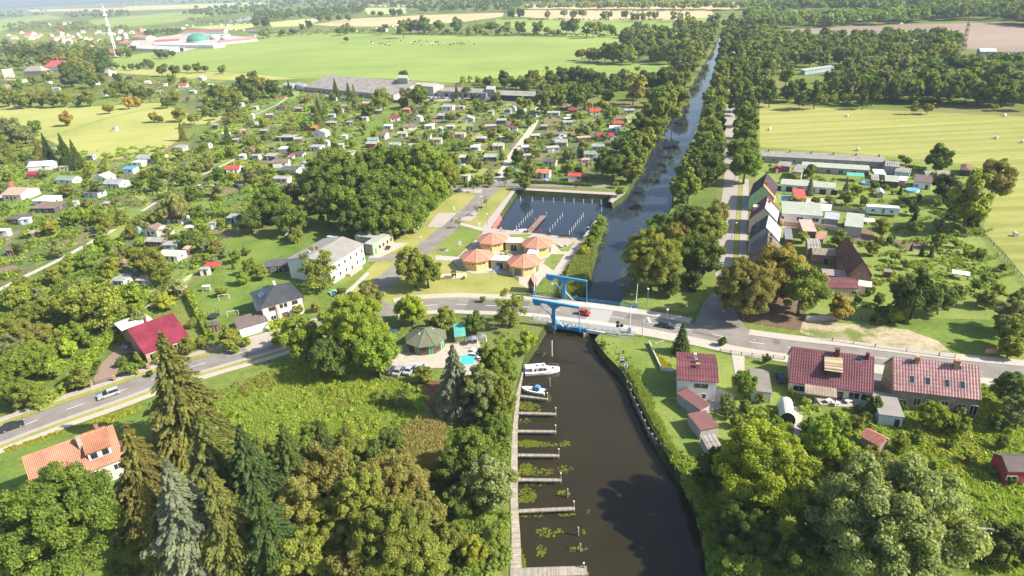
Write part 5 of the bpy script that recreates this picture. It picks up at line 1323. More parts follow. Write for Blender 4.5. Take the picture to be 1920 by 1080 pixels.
m=MB();xx=-W*.12;m.hexa([(xx-3.1,-D0/2-3.0,2.3),(xx+3.1,-D0/2-3.0,2.3),(xx+3.1,-D0/2-.4,2.95),(xx-3.1,-D0/2-.4,2.95)],[(xx-3.1,-D0/2-3.0,2.4),(xx+3.1,-D0/2-3.0,2.4),(xx+3.1,-D0/2-.4,3.05),(xx-3.1,-D0/2-.4,3.05)])
for s in(-1,1):m.box(xx+s*2.9-.1,xx+s*2.9+.1,-D0/2-2.9,-D0/2-2.7,0,2.35)
m.build('porch',rooftile('tan_sheet',(.40,.31,.22),'x',.3,3),t)
A,B=(1675,730),(1841,749);he,rh=4.6,4.6;D=ridge_depth(A,B,(1674,670),he,he+rh)
t=house('house',A,B,D-.7,he,'gable',rh,T_MIXED,BR_BRN,'long brick house with a mottled pale red roof, four skylights and brick chimneys',windows=[('f',-3.0,1.0,1.3,1.9,'window',M_WIN,M_WHITE),('f',-.8,0.6,1.2,2.2,'window',M_WIN,M_WHITE),('f',1.9,1.8,1.4,1.2,'window',M_WIN,M_WHITE),('f',5.0,.5,1.3,2.2,'window',M_WIN,M_WHITE),('f',7.2,.5,1.3,2.2,'window',M_WIN,M_WHITE),('f',-5.5,0,1.4,2.1,'door',M_WIN),('l',0,2.2,1.2,1.5,'window')])
W,D0=t['_W'],t['_D']
for f in(-.29,-.10,.13,.31):on_slope1(t,W*f,.33,1.0,1.6,he,rh,D0)
on_slope1(t,-W*.30,.86,.8,.9,he,rh,D0);on_slope1(t,W*.29,.86,.8,.9,he,rh,D0)
chimney(t,-W*.23,-.5,he+rh-.9,he+rh+1.0,.7,BR_ORA);chimney(t,W*.24,-.6,he+rh-.9,he+rh+1.2,.95,BR_ORA)
house('garage',(1648,778),(1697,784),perp((1648,778),(1697,784),(1640,737),2.6),2.6,'flat',0,FELT_G,plain('pale_blue_wall',(.42,.52,.58)),'pale blue flat roofed garage between the two red roofed houses',cat='garage',ov=.2,windows=[('f',1.2,0,1.0,2,'door',M_WIN)])
house('garage',(1410,734),(1448,738),perp((1410,734),(1448,738),(1408,693),2.7),2.7,'flat',0,plain('brown_grey_felt',(.22,.195,.17),.95),PL_WHITE,'white flat roofed garage with a brownish roof behind the small garden tree',cat='garage',ov=.2,windows=[('f',0,0,2.2,2,'door',M_WHITE)])
# 10 terraced houses on the side road
def row_house(A,B,C,he,rh,rm,wm,lab,rm2=None,wins=(),z=0):
 D=perp(A,B,C,he);t=house('row_house',A,B,D-.6,he,'gabley',rh,rm,wm,lab,ov=.25,windows=wins,group='gabled houses along the side road')
 return t
G2=[('f',-2.2,4.2,.4,.6,'window'),('f',1.8,4.2,.4,.6,'window'),('l',-2,3.4,1.1,1.2,'window'),('l',2,3.4,1.1,1.2,'window'),('l',-2,.9,1.1,1.2,'window'),('l',2,0,1,2,'door')]
t=row_house((1403.5,369),(1452.5,373),(1400.5,343),5.2,4.6,T_SLATEY,PL_GREEN,'light green gabled house with a nearly black roof, farthest of the row',wins=G2+[('f',-.1,5.6,.7,.6,'window',M_RED)])
m=MB();W,D0=t['_W'],t['_D'];g=4.6/(W/2)
m.hexa([(.15,-D0/2-.3,9.85),(W/2+.3,-D0/2-.3,9.85-g*(W/2+.15)),(W/2+.3,-D0/2+2.4,9.85-g*(W/2+.15)),(.15,-D0/2+2.4,9.85)],[(.15,-D0/2-.3,10.05),(W/2+.3,-D0/2-.3,10.05-g*(W/2+.15)),(W/2+.3,-D0/2+2.4,10.05-g*(W/2+.15)),(.15,-D0/2+2.4,10.05)]);m.build('tiled_strip',plain('orange_tiles_flat',(.50,.20,.10),.8,.2,1.5),sub(t,'roof'))
chimney(t,1.0,-D0/2+3,8.3,10.6,.8,BR_RED)
t=row_house((1403.5,411),(1457,416),(1403,386),5.2,4.4,T_MAROONY,PL_PEACH,'peach gabled house with a dark maroon roof and a cream dormer, second in the row',wins=G2)
W,D0=t['_W'],t['_D'];m=MB();m.box(-W/2+.3,-W/2+2.2,-.5,2.3,5.6,7.6);m.build('dormer',PL_CREAM,sub(t,'roof'));chimney(t,1.0,1,8.3,10.3,.7,BR_RED)
m=MB();W2=W/2;g=4.4/W2;m.hexa([(.2,-D0/2-.3,9.62),(W2+.3,-D0/2-.3,9.62-g*(W2+.1)),(W2+.3,D0/2-3.5,9.62-g*(W2+.1)),(.2,D0/2-3.5,9.62)],[(.2,-D0/2-.3,9.8),(W2+.3,-D0/2-.3,9.8-g*(W2+.1)),(W2+.3,D0/2-3.5,9.8-g*(W2+.1)),(.2,D0/2-3.5,9.8)]);m.build('glare_roof_side',plain('roof_sun_glare',(.40,.38,.38),.6,.1),sub(t,'roof'))  # sun glare on the right slope, painted as a pale slab
t=row_house((1403,448),(1461,454),(1402.5,423),5.2,4.4,T_NAVYY,PL_GREY,'grey gabled house with a dark blue roof, third in the row',wins=G2)
W,D0=t['_W'],t['_D'];g=4.4/(W/2)
for y in(-2.5,-1.5,1.6,2.6):
 m=MB();x=-W/4;m.hexa([(x-.9,y-.15,5.2+4.4*.5+.25-g*.9),(x+.1,y-.15,5.2+4.4*.5+.25+g*.1),(x+.1,y+.15,5.2+4.4*.5+.25+g*.1),(x-.9,y+.15,5.2+4.4*.5+.25-g*.9)],[(x-.9,y-.15,5.2+4.4*.5+.38-g*.9),(x+.1,y-.15,5.2+4.4*.5+.38+g*.1),(x+.1,y+.15,5.2+4.4*.5+.38+g*.1),(x-.9,y+.15,5.2+4.4*.5+.38-g*.9)]);m.build('skylight',M_STEEL,sub(t,'roof'))
m=MB();W2=W/2;m.hexa([(.2,-D0/2-.3,9.62),(W2+.3,-D0/2-.3,9.62-g*(W2+.1)),(W2+.3,D0/2-.2,9.62-g*(W2+.1)),(.2,D0/2-.2,9.62)],[(.2,-D0/2-.3,9.8),(W2+.3,-D0/2-.3,9.8-g*(W2+.1)),(W2+.3,D0/2-.2,9.8-g*(W2+.1)),(.2,D0/2-.2,9.8)]);m.build('glare_roof_side',plain('roof_sun_glare',(.40,.38,.38),.6,.1),sub(t,'roof'))  # pale slab again: the right slope's sun glare put into its colour
t=row_house((1404,484),(1466,490),(1403.5,456),5.0,4.2,T_BROWNY,BR_BRN,'brown tiled gabled house with two chimneys beside the golden oaks, nearest of the row',wins=G2)
chimney(t,.9,-1.5,8.0,10.6,.7,BR_RED);chimney(t,.9,1.8,8.0,10.6,.7,BR_RED)
# 11 sheds, barns and long buildings right of the row houses: (A, B, C, he, roof, rh, roof mat, wall mat, label, cat, windows)
def wrow(W,n,z=1.0,w=1.0,h=1.0):return[('f',-W/2+W*(k+.5)/n,z,w,h,'window')for k in range(n)]
R_=[
((1425,293),(1660,305),(1425,283),2.9,'gable',1.0,FELT_G,PL_GREY,'very long low grey building with five chimneys at the edge of the mown field','building',wrow(62,14)),
((1659,312),(1687,314),(1658,302),3.3,'gable',1.0,FIBRE,PL_GREY,'grey gabled end building at the right end of the very long low building','building',[]),
((1503,312),(1631,320),(1503,305),2.6,'pent',.3,FELT_P,PL_GREY,'long pale roofed shed row in front of the very long low building','shed row',wrow(30,6,.2,1.6,1.8)),
((1457,311),(1482,313),(1457,304),2.6,'pent',.3,FIBRE,M_WOOD,'grey shed with a wooden front near the green gabled house','shed',[]),
((1484,322),(1504,324),(1482,309),3.6,'pent',.4,FIBRE,PL_GREY,'tall grey outbuilding with a pale sloping roof beside the grey shed','outbuilding',[]),
((1588,330),(1621,332),(1587,325),2.4,'open',.3,plain('green_awning',(.10,.38,.28)),M_WOOD,'sea green awning in front of the long pale shed row','awning',[]),
((1463,346),(1567,354),(1457,337),2.7,'pent',.35,FELT_P,PL_WHITE,'long pale green roofed garage row with dark doors behind the blue spruce','garage row',[('f',-11+k*4.2,0,2.4,2.1,'door',M_DARK)for k in range(6)]),
((1490,373),(1513,374),(1490,357),2.6,'pent',.5,plain('bright_red_roof',(.46,.09,.07),.6),PL_PEACH,'small shed with a bright red sloping roof next to the little pool','shed',[]),
((1466,401),(1543,406),(1467,381),3.4,'pent',.6,FELT_P,PL_WHITE,'large white building with a pale green roof and three wide windows','building',[('f',-7,1.2,2.2,1.3,'window'),('f',-.6,1.2,2.0,1.3,'window'),('f',4.5,1.2,2.2,1.3,'window')]),
((1528,394),(1558,397),(1525,383),2.6,'pent',.3,plain('pale_cream_roof',(.52,.52,.42)),PL_CREAM,'cream roofed lean-to behind the large white building','shed',[]),
((1545,410),(1573,413),(1544,398),2.6,'flat',0,plain('blue_grey_roof',(.34,.38,.42)),PL_GREY,'blue grey flat roofed garage right of the large white building','garage',[]),
((1583,424),(1618,428),(1575,400),3.6,'pent',.4,FELT_P,PL_GREY,'grey hall with a pale green roof and red doors on its left side','hall',[]),
((1617,415),(1640,417),(1615,410),2.4,'open',.2,M_WHITE,M_WOOD,'open carport with a white roof right of the grey hall','carport',[]),
((1506,434),(1532,435),(1504,415),2.7,'pent',.4,plain('salmon_roof',(.50,.33,.27),.9),BR_RED,'brick shed with a salmon pink sloping roof in the yard of the row houses','shed',[]),
((1530,448),(1544,450),(1528,436),2.2,'pent',.3,plain('pale_red_roof',(.48,.20,.17)),M_WOOD,'small pale red roofed lean-to beside the salmon roofed shed','shed',[]),
((1472,449),(1487,450),(1472,431),3.0,'pent',.3,plain('dark_pent',(.20,.20,.21)),M_BROWNWOOD,'dark wooden shed with a grey roof behind the blue roofed row house','shed',[]),
((1514,468),(1540,470),(1512,448),2.9,'gable',.8,FIBRE,BR_BRN,'old grey roofed shed next to the brick stable','shed',[]),
((1524,478),(1578,481),(1522,466),3.0,'gable',.9,plain('mossy_tiles',(.24,.20,.15),.95,.35,1.5),BR_RED,'low brick stable with a mossy roof and two small white windows','stable',[('f',-3.2,1.2,.5,.5,'window'),('f',3.2,1.2,.5,.5,'window'),('f',0,0,1.6,2.1,'door',M_DARK)]),
((1542,516),(1590,520),(1542,508),2.6,'pent',.4,plain('pinkish_grey_roof',(.32,.24,.23)),BR_BRN,'pinkish grey pent roof between the brick barn and the maroon roofed shed','shed',[]),
((1546,540),(1612,541),(1544,521),2.8,'gable',.9,T_MAROON,PL_PEACH,'long low shed with a maroon ribbed roof in front of the brick barn','shed',[('f',-3,.6,1.6,1.4,'window'),('f',3.5,.9,1.2,1,'window')]),
((1608,536),(1634,540),(1606,528),2.5,'pent',.3,plain('cream_felt',(.58,.55,.45)),PL_CREAM,'small cream roofed extension at the foot of the brick barn','shed',[]),
((1677,322),(1707,325),(1676,315),2.6,'pent',.3,FIBRE,plain('pale_blue_wall',(.42,.52,.58)),'pale blue walled shed with a grey roof near the small pool','shed',[]),
((1659,340),(1686,342),(1657,329),2.6,'gable',.7,FELT_P,M_BROWNWOOD,'light grey gabled garden house above the round blue pool','garden house',[]),
((1634,338),(1649,339),(1632,329),2.3,'pent',.3,FIBRE,M_BROWNWOOD,'small brown shed left of the light grey gabled garden house','shed',[]),
((1640,327),(1662,328),(1637,318),2.3,'flat',0,M_WHITE,PL_GREY,'white flat roofed shed behind the light grey garden house','shed',[]),
((1682,338),(1699,340),(1680,330),2.3,'flat',0,M_WHITE,PL_GREY,'small white roofed lean-to right of the light grey garden house','shed',[]),
((1714,341),(1748,344),(1712,331),2.8,'pent',.8,plain('dark_brown_roof',(.15,.105,.10)),PL_WHITE,'white garden house with a dark brown roof and covered veranda beside the blue pool','garden house',[('f',-2,.8,1.2,1,'window'),('f',1.5,0,1,2,'door')]),
((1737,330),(1755,331),(1736,321),2.4,'pent',.3,FIBRE,M_WOOD,'left one of two joined brown grey sheds near the round tree','shed',[]),
((1756,330),(1780,332),(1752,321),2.4,'pent',.3,FIBRE,M_WOOD,'right one of two joined brown grey sheds near the round tree','shed',[]),
((1644,362),(1658,363),(1643,356),1.9,'gabley',.7,M_WHITE,PL_GREY,'tiny white roofed playhouse on the lawn near the small pool','playhouse',[]),
((1785,513),(1819,518),(1785,508),1.6,'open',.2,M_WHITE,M_WOOD,'low open animal shelter with a long white roof in the rough grass','shelter',[]),
((1658,510),(1673,512),(1656,505),1.8,'flat',0,M_WOOD,M_BROWNWOOD,'dark wood stack with a flat cover right of the brick barn','shed',[]),
((1800,318),(1821,320),(1800,308),2.6,'hip',.9,plain('reddish_dark_roof',(.17,.09,.08)),M_DARK,'dark reddish shed in the shade left of the big willow bushes','shed',[]),
((1890,885),(1950,886),(1880,853),3.0,'gable',1.3,plain('charcoal_felt',(.12,.095,.09),.9,.15),plain('red_boards',(.33,.05,.07),.8),'red wooden summer house with a dark roof and white windows at the right edge','summer house',[('f',-1.5,1.1,1.6,.8,'window',M_WIN,M_WHITE)]),
((1612,818),(1650,838),(1612,797),2.4,'gable',1.0,plain('pale_red_tile',(.46,.18,.14),.9,.3,2),BR_BRN,'small tiled shed with a pale red roof among the garden trees','shed',[]),
((1814,1030),(1888,1038),(1808,993),2.3,'open',.3,FIBRE,M_WOOD,'open sided shelter with a weathered grey roof over the lily pond','shelter',[]),
((1,1052),(40,1045),(0,1012),2.6,'pent',.4,plain('dark_grey_felt',(.10,.10,.11)),PL_GREY,'dark grey roofed shed half hidden under the big tree, bottom left','shed',[]),
]
for A,B,C,he,rf,rh,rm,wm,lab,cat,ws in R_:
 D=max(1.6,perp(A,B,C,he));t=house(cat.replace(' ','_'),A,B,D,he,rf,rh,rm,wm,lab,cat=cat,ov=.22,windows=ws)
 c=t.location;FOOT.append((c.x,c.y,max(t['_W'],D)*.5+.5))
 if 'five chimneys' in lab:
  for f in(-.44,-.26,-.08,.10,.28,.46):chimney(t,t['_W']*f,0,he+.7,he+2.2,.6,BR_RED)
A,B=(1591,515),(1637.5,517);t=house('brick_barn',A,B,perp(A,B,(1580,469),3.6)-.6,3.6,'gabley',4.2,T_BARN,BR_RED,'tall old brick barn with a steep mossy red roof and bare brick gable',cat='barn',ov=.25,windows=[('l',-2,0,2.4,2.6,'door',M_DARK)])
# site trailer
b=P(1630,402);t=build_house('site_trailer',(P(1652,403).x,P(1652,403).y,.7),math.atan2((P(1676,404)-P(1629,401)).y,(P(1676,404)-P(1629,401)).x),10.5,2.6,2.5,'flat',0,M_WHITE,plain('pale_blue_boards',(.60,.70,.74)),'white and pale blue site trailer on wheels in the right hand gardens','trailer',.1,[('f',-3.2,.9,1,.8,'window'),('f',2.9,.9,1,.8,'window'),('f',.2,.2,.8,2,'door',M_WOOD)])
for s in(-3.5,3.5):
 m=MB();m.tube((s,-1.35,-.35),(s,-1.1,-.35),.38,.38,12);m.tube((s,1.1,-.35),(s,1.35,-.35),.38,.38,12);m.build('wheel',M_BLACK,t)
# 12 farm halls behind the allotments
A,B=(567,163),(737,179);t=house('long_barn',A,B,ridge_depth(A,B,(584,139),4.0,10),4.0,'gable',6.0,FIBRE,PL_GREY,'huge long barn with a weathered grey corrugated roof beside the meadow',cat='barn',ov=.3,windows=[('f',-36+7*k,1.2,3,1.2,'window')for k in range(11)]+[('r',0,0,3,3.4,'door')])
def block(name,pts,h,wm,rm,label,cat,rz=.3,z=0):
 q=[P(*p,h)for p in pts];c=sum(q,Vector())/len(q);t=empty(name,(c.x,c.y,z),0,label,cat);r=[(p.x-c.x,p.y-c.y)for p in q]
 m=MB();m.prism(r,-.1,h);w=m.build('wall',wm,t);m=MB();m.prism([(x*1.02,y*1.02)for x,y in r],h+.01,h+rz);m.build('roof',rm,t);return t
t=block('grain_tower',[(745,147),(764,147.5),(765,142),(748,141)],13,M_CONC,FELT_P,'square concrete grain tower at the right end of the long barn','tower')
pass
house('hall',(768,160),(812,163),12,7.5,'gable',1.6,plain('pale_tan_roof',(.44,.40,.33)),PL_GREY,'tan roofed concrete hall right of the grain tower',cat='hall',ov=.3,windows=[('r',0,0,3.5,4,'door',M_DARK)])
house('shed_row',(818,171),(912,175),13,4.2,'pent',.8,FIBRE,PL_GREY,'grey workshop row behind the scrapyard, left part',cat='workshop',ov=.3,windows=[('f',-14+6*k,.3,3.5,2.6,'door',M_DARK)for k in range(6)])
house('shed_row',(922,178),(1003,181),14,4.2,'pent',1.0,FIBRE,M_DARK,'long open fronted shed with a pale roof behind the scrapyard, right part',cat='workshop',ov=.3,windows=[])
block('store_block',[(911,168),(927,168.5),(929,162),(913,161.5)],6.5,PL_GREY,FELT_P,'low square concrete block between the two workshop rows','building')
house('cottage',(529,160),(548,161),8,3.4,'gable',1.8,plain('pale_grey_roof',(.40,.39,.37)),PL_GREY,'grey cottage left of the long barn',ov=.3);house('cottage',(551,158),(567,162),8,4.0,'gable',1.6,plain('pale_grey_roof',(.40,.39,.37)),PL_WHITE,'white cottage touching the left end of the long barn',ov=.3)
# 13 houses on the far left edge of the allotments
for A,B,D,he,rf,rh,rc,wm,lab in[((5,139),(26,137),12,5.0,'gable',5.0,plain('salmon_roof2',(.52,.34,.27)),PL_CREAM,'cream gabled house with a pink orange roof at the far left edge'),
((42,134),(78,133),12,5.5,'hip',5.5,plain('grey_brown_roof',(.34,.29,.25)),PL_GREY,'grey hipped house with a grey brown roof left of the red roofed mansion'),
((80,126),(123,125),16,6.0,'hip',7.0,plain('clear_red_roof',(.50,.11,.11)),PL_WHITE,'large mansion with a bright red hipped roof among the trees'),
((2,151),(36,151),9,3.0,'flat',0,plain('orange_flat',(.52,.26,.20)),PL_CREAM,'long low building with a flat orange roof at the left edge'),
((181,136),(203,137),9,3.2,'hip',3.5,plain('beige_roof',(.46,.41,.34)),PL_WHITE,'white bungalow with a beige roof at the foot of the wooded rise'),
((116,118),(128,117),8,5.0,'gabley',5,plain('dusty_red_roof',(.44,.17,.17)),PL_WHITE,'white gabled house with a dusty red roof behind the mansion'),
((-5,360),(30,353),12,3.0,'gable',2.0,plain('clear_red_roof',(.50,.11,.11)),PL_WHITE,'white house with a clear red roof at the left edge of the allotments'),
((0,366),(38,366),11,3.0,'gable',1.8,plain('pinkish_tan_roof',(.46,.30,.24)),PL_CREAM,'cream house with a pinkish tan roof at the left edge of the allotments')]:
 t=house('house',A,B,D,he,rf,rh,rc,wm,lab,ov=.4,windows=[('f',-2.5,1,1.2,1.2,'window'),('f',1.5,1,1.2,1.2,'window'),('f',-.5,0,1,2.1,'door')]);FOOT.append((t.location.x,t.location.y,8))
# 14 dairy works with the green dome
for A,B,D,he,rf,rh,rm,wm,lab in[((246,69.5),(273,71),30,7,'gable',5,plain('orange_hall',(.56,.25,.17)),PL_WHITE,'white hall with an orange roof left of the green dome'),
((180,96),(214,100),26,5,'gable',5,plain('brick_red_hall',(.50,.20,.16)),PL_CREAM,'low hall with a brick red roof beside the white lattice mast'),
((192,82),(245,82),24,5,'gable',4,plain('dusty_red_roof',(.44,.17,.17)),PL_WHITE,'long hall with a dusty red roof behind the lattice mast'),
((231,90),(318,93),40,6,'gable',4,plain('bright_white_hall',(.50,.47,.46)),PL_WHITE,'wide white roofed hall at the near edge of the dairy works'),
((288,79),(336,76),24,7,'pent',3,plain('red_hall',(.38,.12,.11)),PL_WHITE,'hall with a narrow bright red roof strip left of the green dome'),
((290,84),(400,85),34,7,'gable',3,plain('bright_white_hall',(.50,.47,.46)),PL_WHITE,'longest white hall in front of the green dome'),
((345,60),(420,57),22,9,'gable',4,plain('red_hall',(.38,.12,.11)),PL_WHITE,'long hall with a red roof behind the green dome'),
((350,68),(422,65),30,10,'flat',0,plain('white_hall_roof',(.52,.52,.52)),PL_WHITE,'tall white block directly behind the green dome'),
((413,80),(483,73),16,5,'gable',4,plain('dusty_red_roof',(.44,.17,.17)),PL_WHITE,'long low hall with a dusty red roof right of the green dome'),
((314,52),(340,52),16,5,'gable',2,FIBRE,PL_WHITE,'far pale shed behind the dairy works on the left'),((466,58),(490,60),14,5,'gable',2,FIBRE,PL_WHITE,'pale grey roofed shed at the field edge right of the dairy works'),
((697,53),(716,55),18,7,'flat',0,M_WHITE,PL_WHITE,'white cube shaped building at the far edge of the meadow'),
((1510,133),(1566,125),7,5,'pent',.8,FELT_P,plain('blue_grey_wall',(.30,.36,.46)),'blue grey factory block with a white roof in the right hand wood'),
((1702,118),(1737,117),10,7,'flat',0,M_WHITE,PL_WHITE,'narrow white roof showing between the trees of the right hand wood'),
((1838,97),(1870,97),26,7,'gable',2.5,plain('white_hall_roof',(.52,.52,.52)),PL_GREY,'large hall with a bright white roof beside the red and white mast')]:
 house('hall',A,B,D*.65,he*.65,rf,rh*.75,rm,wm,lab,cat='hall',ov=.4)
def dome(px,py,r,m,lab,wall=3.0,flat=.45):
 c=P(px,py);R=r/ppm(c);t=empty('tank' if 'grey' in lab else 'dome',tuple(c),0,lab,'tank');w=MB();n=24
 w.prism([(R*math.cos(6.283*i/n),R*math.sin(6.283*i/n))for i in range(n)],0,wall);w.build('wall',M_CONC,t)
 d=MB();prev=None
 for k in range(7):
  a=k/6*math.pi/2;rr=R*math.cos(a)*.99;z=wall+R*flat*2*math.sin(a)*.5
  ring=[(rr*math.cos(6.283*i/n),rr*math.sin(6.283*i/n),z)for i in range(n)]
  if prev:
   for i in range(n):d.face([prev[i],prev[(i+1)%n],ring[(i+1)%n],ring[i]])
  prev=ring
 d.build('cover',m,t)
dome(372,79,20,plain('dome_green',(.07,.24,.17),.6,.06),'large green membrane dome of the biogas plant',3,.62)
dome(404,74,10,plain('dome_grey',(.46,.48,.52),.6,.06),'left one of two small grey gas domes right of the green dome',4,.5);dome(424,75,10,plain('dome_grey',(.46,.48,.52),.6,.06),'right one of two small grey gas domes right of the green dome',3,.5)
# 15 lattice masts
def mast(px,py,top,m1,m2,lab,w0=1.7,bands=0):
 b=P(px,py);h=60
 for _ in range(60):h+=(proj((b.x,b.y,h))[1]-top)/ppm(b)*.7
 t=empty('radio_mast',tuple(b),.3,lab,'mast');m=MB();n=16;w=lambda z:w0*(1-.72*z/h)
 for k in range(n):
  m.mi=(k%2)if bands else 0;z0,z1=h*k/n,h*(k+1)/n;a,c=w(z0),w(z1)
  for sx,sy in((-1,-1),(1,-1),(1,1),(-1,1)):
   m.bar((sx*a,sy*a,z0),(sx*c,sy*c,z1),.40);nx,ny=(-sy,sx);m.bar((sx*a,sy*a,z0),(nx*c,ny*c,z1),.2);m.bar((nx*a,ny*a,z0),(sx*c,sy*c,z1),.2)
 m.build('lattice',[m1,m2],t);m=MB();m.tube((0,0,h-.5),(0,0,h+5),.25,.1,6);m.build('antenna',m1,t)
 if not bands:
  for z in(.62,.82):m=MB();m.box(-2.2,2.2,-2.2,2.2,h*z,h*z+2.6);m.build('antenna_ring',M_WHITE,t)
mast(220,107,12,M_WHITE,M_WHITE,'white lattice radio mast beside the village, leaning into the sky at the left',1.6)
mast(1802,105,30,plain('mast_red',(.36,.17,.11),.6),plain('mast_white',(.62,.52,.48),.6),'red and white banded radio mast rising from the wood at the right',1.7,1)
# ------------------------------------------------------------------ garden huts: (x, y, width in photo px, roof, wall, shape)
HUT_DATA="""582 246 28 orange brown gable|534 265 45 grey dark flat|621 222 16 grey blue pent|620 237 25 grey dark pent|643 190 14 grey white flat|628 189 8 grey white flat|644 205 11 white white pent|637 212 15 grey grey pent|688 200 22 pink brown gable|684 228 12 grey white gable|761 212 18 orange brown hip|779 206 16 grey dark pent|838 207 28 grey white pent|741 228 22 maroon white gable|781 228 22 grey white gabley|830 224 26 grey brown gable|877 231 28 grey grey gabley|940 233 22 grey dark pent|900 200 18 grey grey flat|952 214 18 grey white pent|727 243 18 white mint pent|769 245 30 brown cream gable|804 243 20 white white pent|844 244 18 white grey flat|921 244 25 grey brown pent|712 262 28 brown white gable|754 258 20 tan grey gable|862 259 22 pink tan gable|901 267 24 beige dark hip|946 264 22 beige brown pent|600 257 30 grey white gabley|646 262 11 white white flat|825 249 12 white green gabley|527 206 20 dark brown flat|527 184 25 green orange flat|572 192 12 orange orange flat|700 270 25 green white gable|958 245 12 maroon blue gable|176 160 15 white white flat|196 180 9 white white flat|105 170 16 grey grey gable|150 184 11 tan brown pent|277 158 11 white white gable|343 164 20 red white gable|375 151 16 white white gabley|393 164 13 white white pent|360 176 14 white grey flat|263 172 10 tan white flat|404 241 15 grey brown gable|424 258 16 white blue pent|470 237 23 grey grey flat|472 222 10 white white gabley|243 149 16 dark brown gable|196 152 7 red red gable|75 320 50 white white gable|121 321 22 tan tan flat|63 336 28 crimson orange gable|122 346 48 green white gable|241 326 28 blue white pent|190 342 36 white white gabley|210 354 46 grey blue gable|172 371 40 brown blue pent|272 306 48 grey white gable|258 313 26 white white flat|308 299 10 red white gable|438 326 30 red white gable|335 284 25 grey grey pent|385 278 22 grey white gable|468 286 16 brown brown gable|80 386 48 white cream pent|82 400 60 brown dark pent|30 421 42 dark brown flat|48 421 20 white blue flat|8 443 22 white white gable|121 363 22 dark dark pent|143 388 9 grey white gable|328 421 38 red white gable|437 419 28 grey blue pent|283 443 40 brown white gabley|312 441 26 cream cream pent|290 464 42 grey brown gable|320 471 34 grey grey flat|318 491 46 cream white gable|385 517 20 grey white flat|227 504 24 brown brown hip|246 528 42 dark orange gable|222 539 36 grey white pent|272 539 36 beige grey flat|60 313 26 dark brown gable|534 288 30 white white pent|591 284 27 grey white flat|506 301 26 grey dark pent|546 301 14 red white gabley|560 297 24 dark white pent|527 314 36 brown white gable|570 316 20 grey grey gabley|540 328 44 dark white pent|525 345 40 grey cream flat|872 304 30 beige pink pent|919 303 30 grey dark pent|890 284 20 white mint pent|934 282 24 beige tan gable|868 340 26 tan white flat|695 278 25 grey red pent|738 279 26 grey blue pent|775 281 20 grey white gable|1030 312 30 dark cream gable|1017 334 32 orange white gable|1077 340 29 red white gable|1098 309 20 pink pink hip|1088 291 20 white grey pent|1107 298 30 green white gable|1120 284 28 grey white gable|1038 286 28 beige grey flat|1052 276 28 grey tan gable|1074 213 20 maroon brown gable|1116 216 24 red tan gable|1071 224 20 tan yellow gable|1067 230 20 white grey flat|1065 237 22 grey grey gable|1180 214 22 grey grey gable|1180 230 10 cream yellow gabley|1159 239 28 red brown hip|1152 248 24 white grey gable|1135 263 36 crimson white gable|1056 259 18 grey white gabley|1096 267 30 tan brown flat|1048 271 26 grey grey gabley|963 208 9 white white gabley|977 216 24 white grey gable|965 248 12 dark white gable|1037 219 28 beige grey flat|20 166 20 pink cream gable|215 246 10 grey white gable|1004 262 20 beige brown pent|985 285 16 white white gable|660 292 16 tan white flat|494 252 18 grey brown pent|455 252 16 tan brown gable|505 222 16 beige dark pent|560 210 16 grey brown gable|590 222 16 brown dark gable|655 236 14 grey brown pent|710 214 14 grey dark pent|800 262 18 grey white gable|820 270 20 tan white pent|880 246 14 dark brown gable|920 216 14 grey white flat|865 206 12 grey white pent|428 214 12 white grey gable|450 200 12 grey white pent|410 190 10 grey brown pent|478 206 12 beige white gable|330 190 10 grey grey pent|300 176 12 grey brown gable|310 162 9 white white flat|232 168 9 grey white pent|250 186 8 white white pent|128 160 9 grey grey pent|90 158 10 white white flat|1020 244 14 grey brown pent|1000 222 14 grey white gable|1092 240 12 dark brown pent|1118 234 14 grey grey pent|1110 250 14 beige white gable|990 300 18 grey grey pent|200 392 12 grey brown pent|60 448 12 grey brown pent|170 300 16 grey grey pent|20 480 16 brown brown gable|350 478 12 tan brown pent|400 430 14 grey grey flat|462 322 16 grey brown flat|480 300 18 grey white gable|440 270 16 grey brown pent|455 300 14 white white pent|610 275 16 grey white gabley|640 280 14 beige white pent|560 268 18 tan brown gable|510 284 12 brown brown pent|575 330 12 grey white flat"""
for rec in HUT_DATA.split('|'):
 x,y,w,rc,wc,rf=rec.split();x,y,w=float(x),float(y),float(w)
 if any(inpoly(x,y,[(proj((p.x,p.y,0))[0],proj((p.x,p.y,0))[1])for p in canal])for _ in(0,)):continue
 hut(x,y,w,rc,wc,rf)
hut(335,557,24,'grey','brown','gabley',yaw=-.3,label='brown wooden garden shed with a grey roof at the top of the villa hedge',group=None)
hut(398,512,34,'red','brown','open',label='open shelter with a bright red roof in the green garden behind the villa',group=None,name='shelter')
hut(403,624,22,'dark','brown','gable',yaw=.2,label='small brown playhouse with a dark roof under the trampoline lawn',group=None,name='playhouse')
hut(520,512,50,'dark','dark','pent',dep=5,yaw=.2,label='dark open barn shed beside the long white house',group=None,name='shed')
hut(548,452,26,'grey','brown','hip',label='small dark shed behind the far left corner of the long white house',group=None,name='shed')
hut(357,437,18,'white','white','open',label='white garden pavilion tent beside the clipped hedges',group=None,name='pavilion')
hut(1455,568,34,'crimson','red','open',he=2.6,label='bright red awning under the golden oaks at the junction',group=None,name='awning')
hut(1457,325,12,'crimson','red','gabley',label='tiny red kiosk at the far end of the row houses',group=None,name='kiosk')
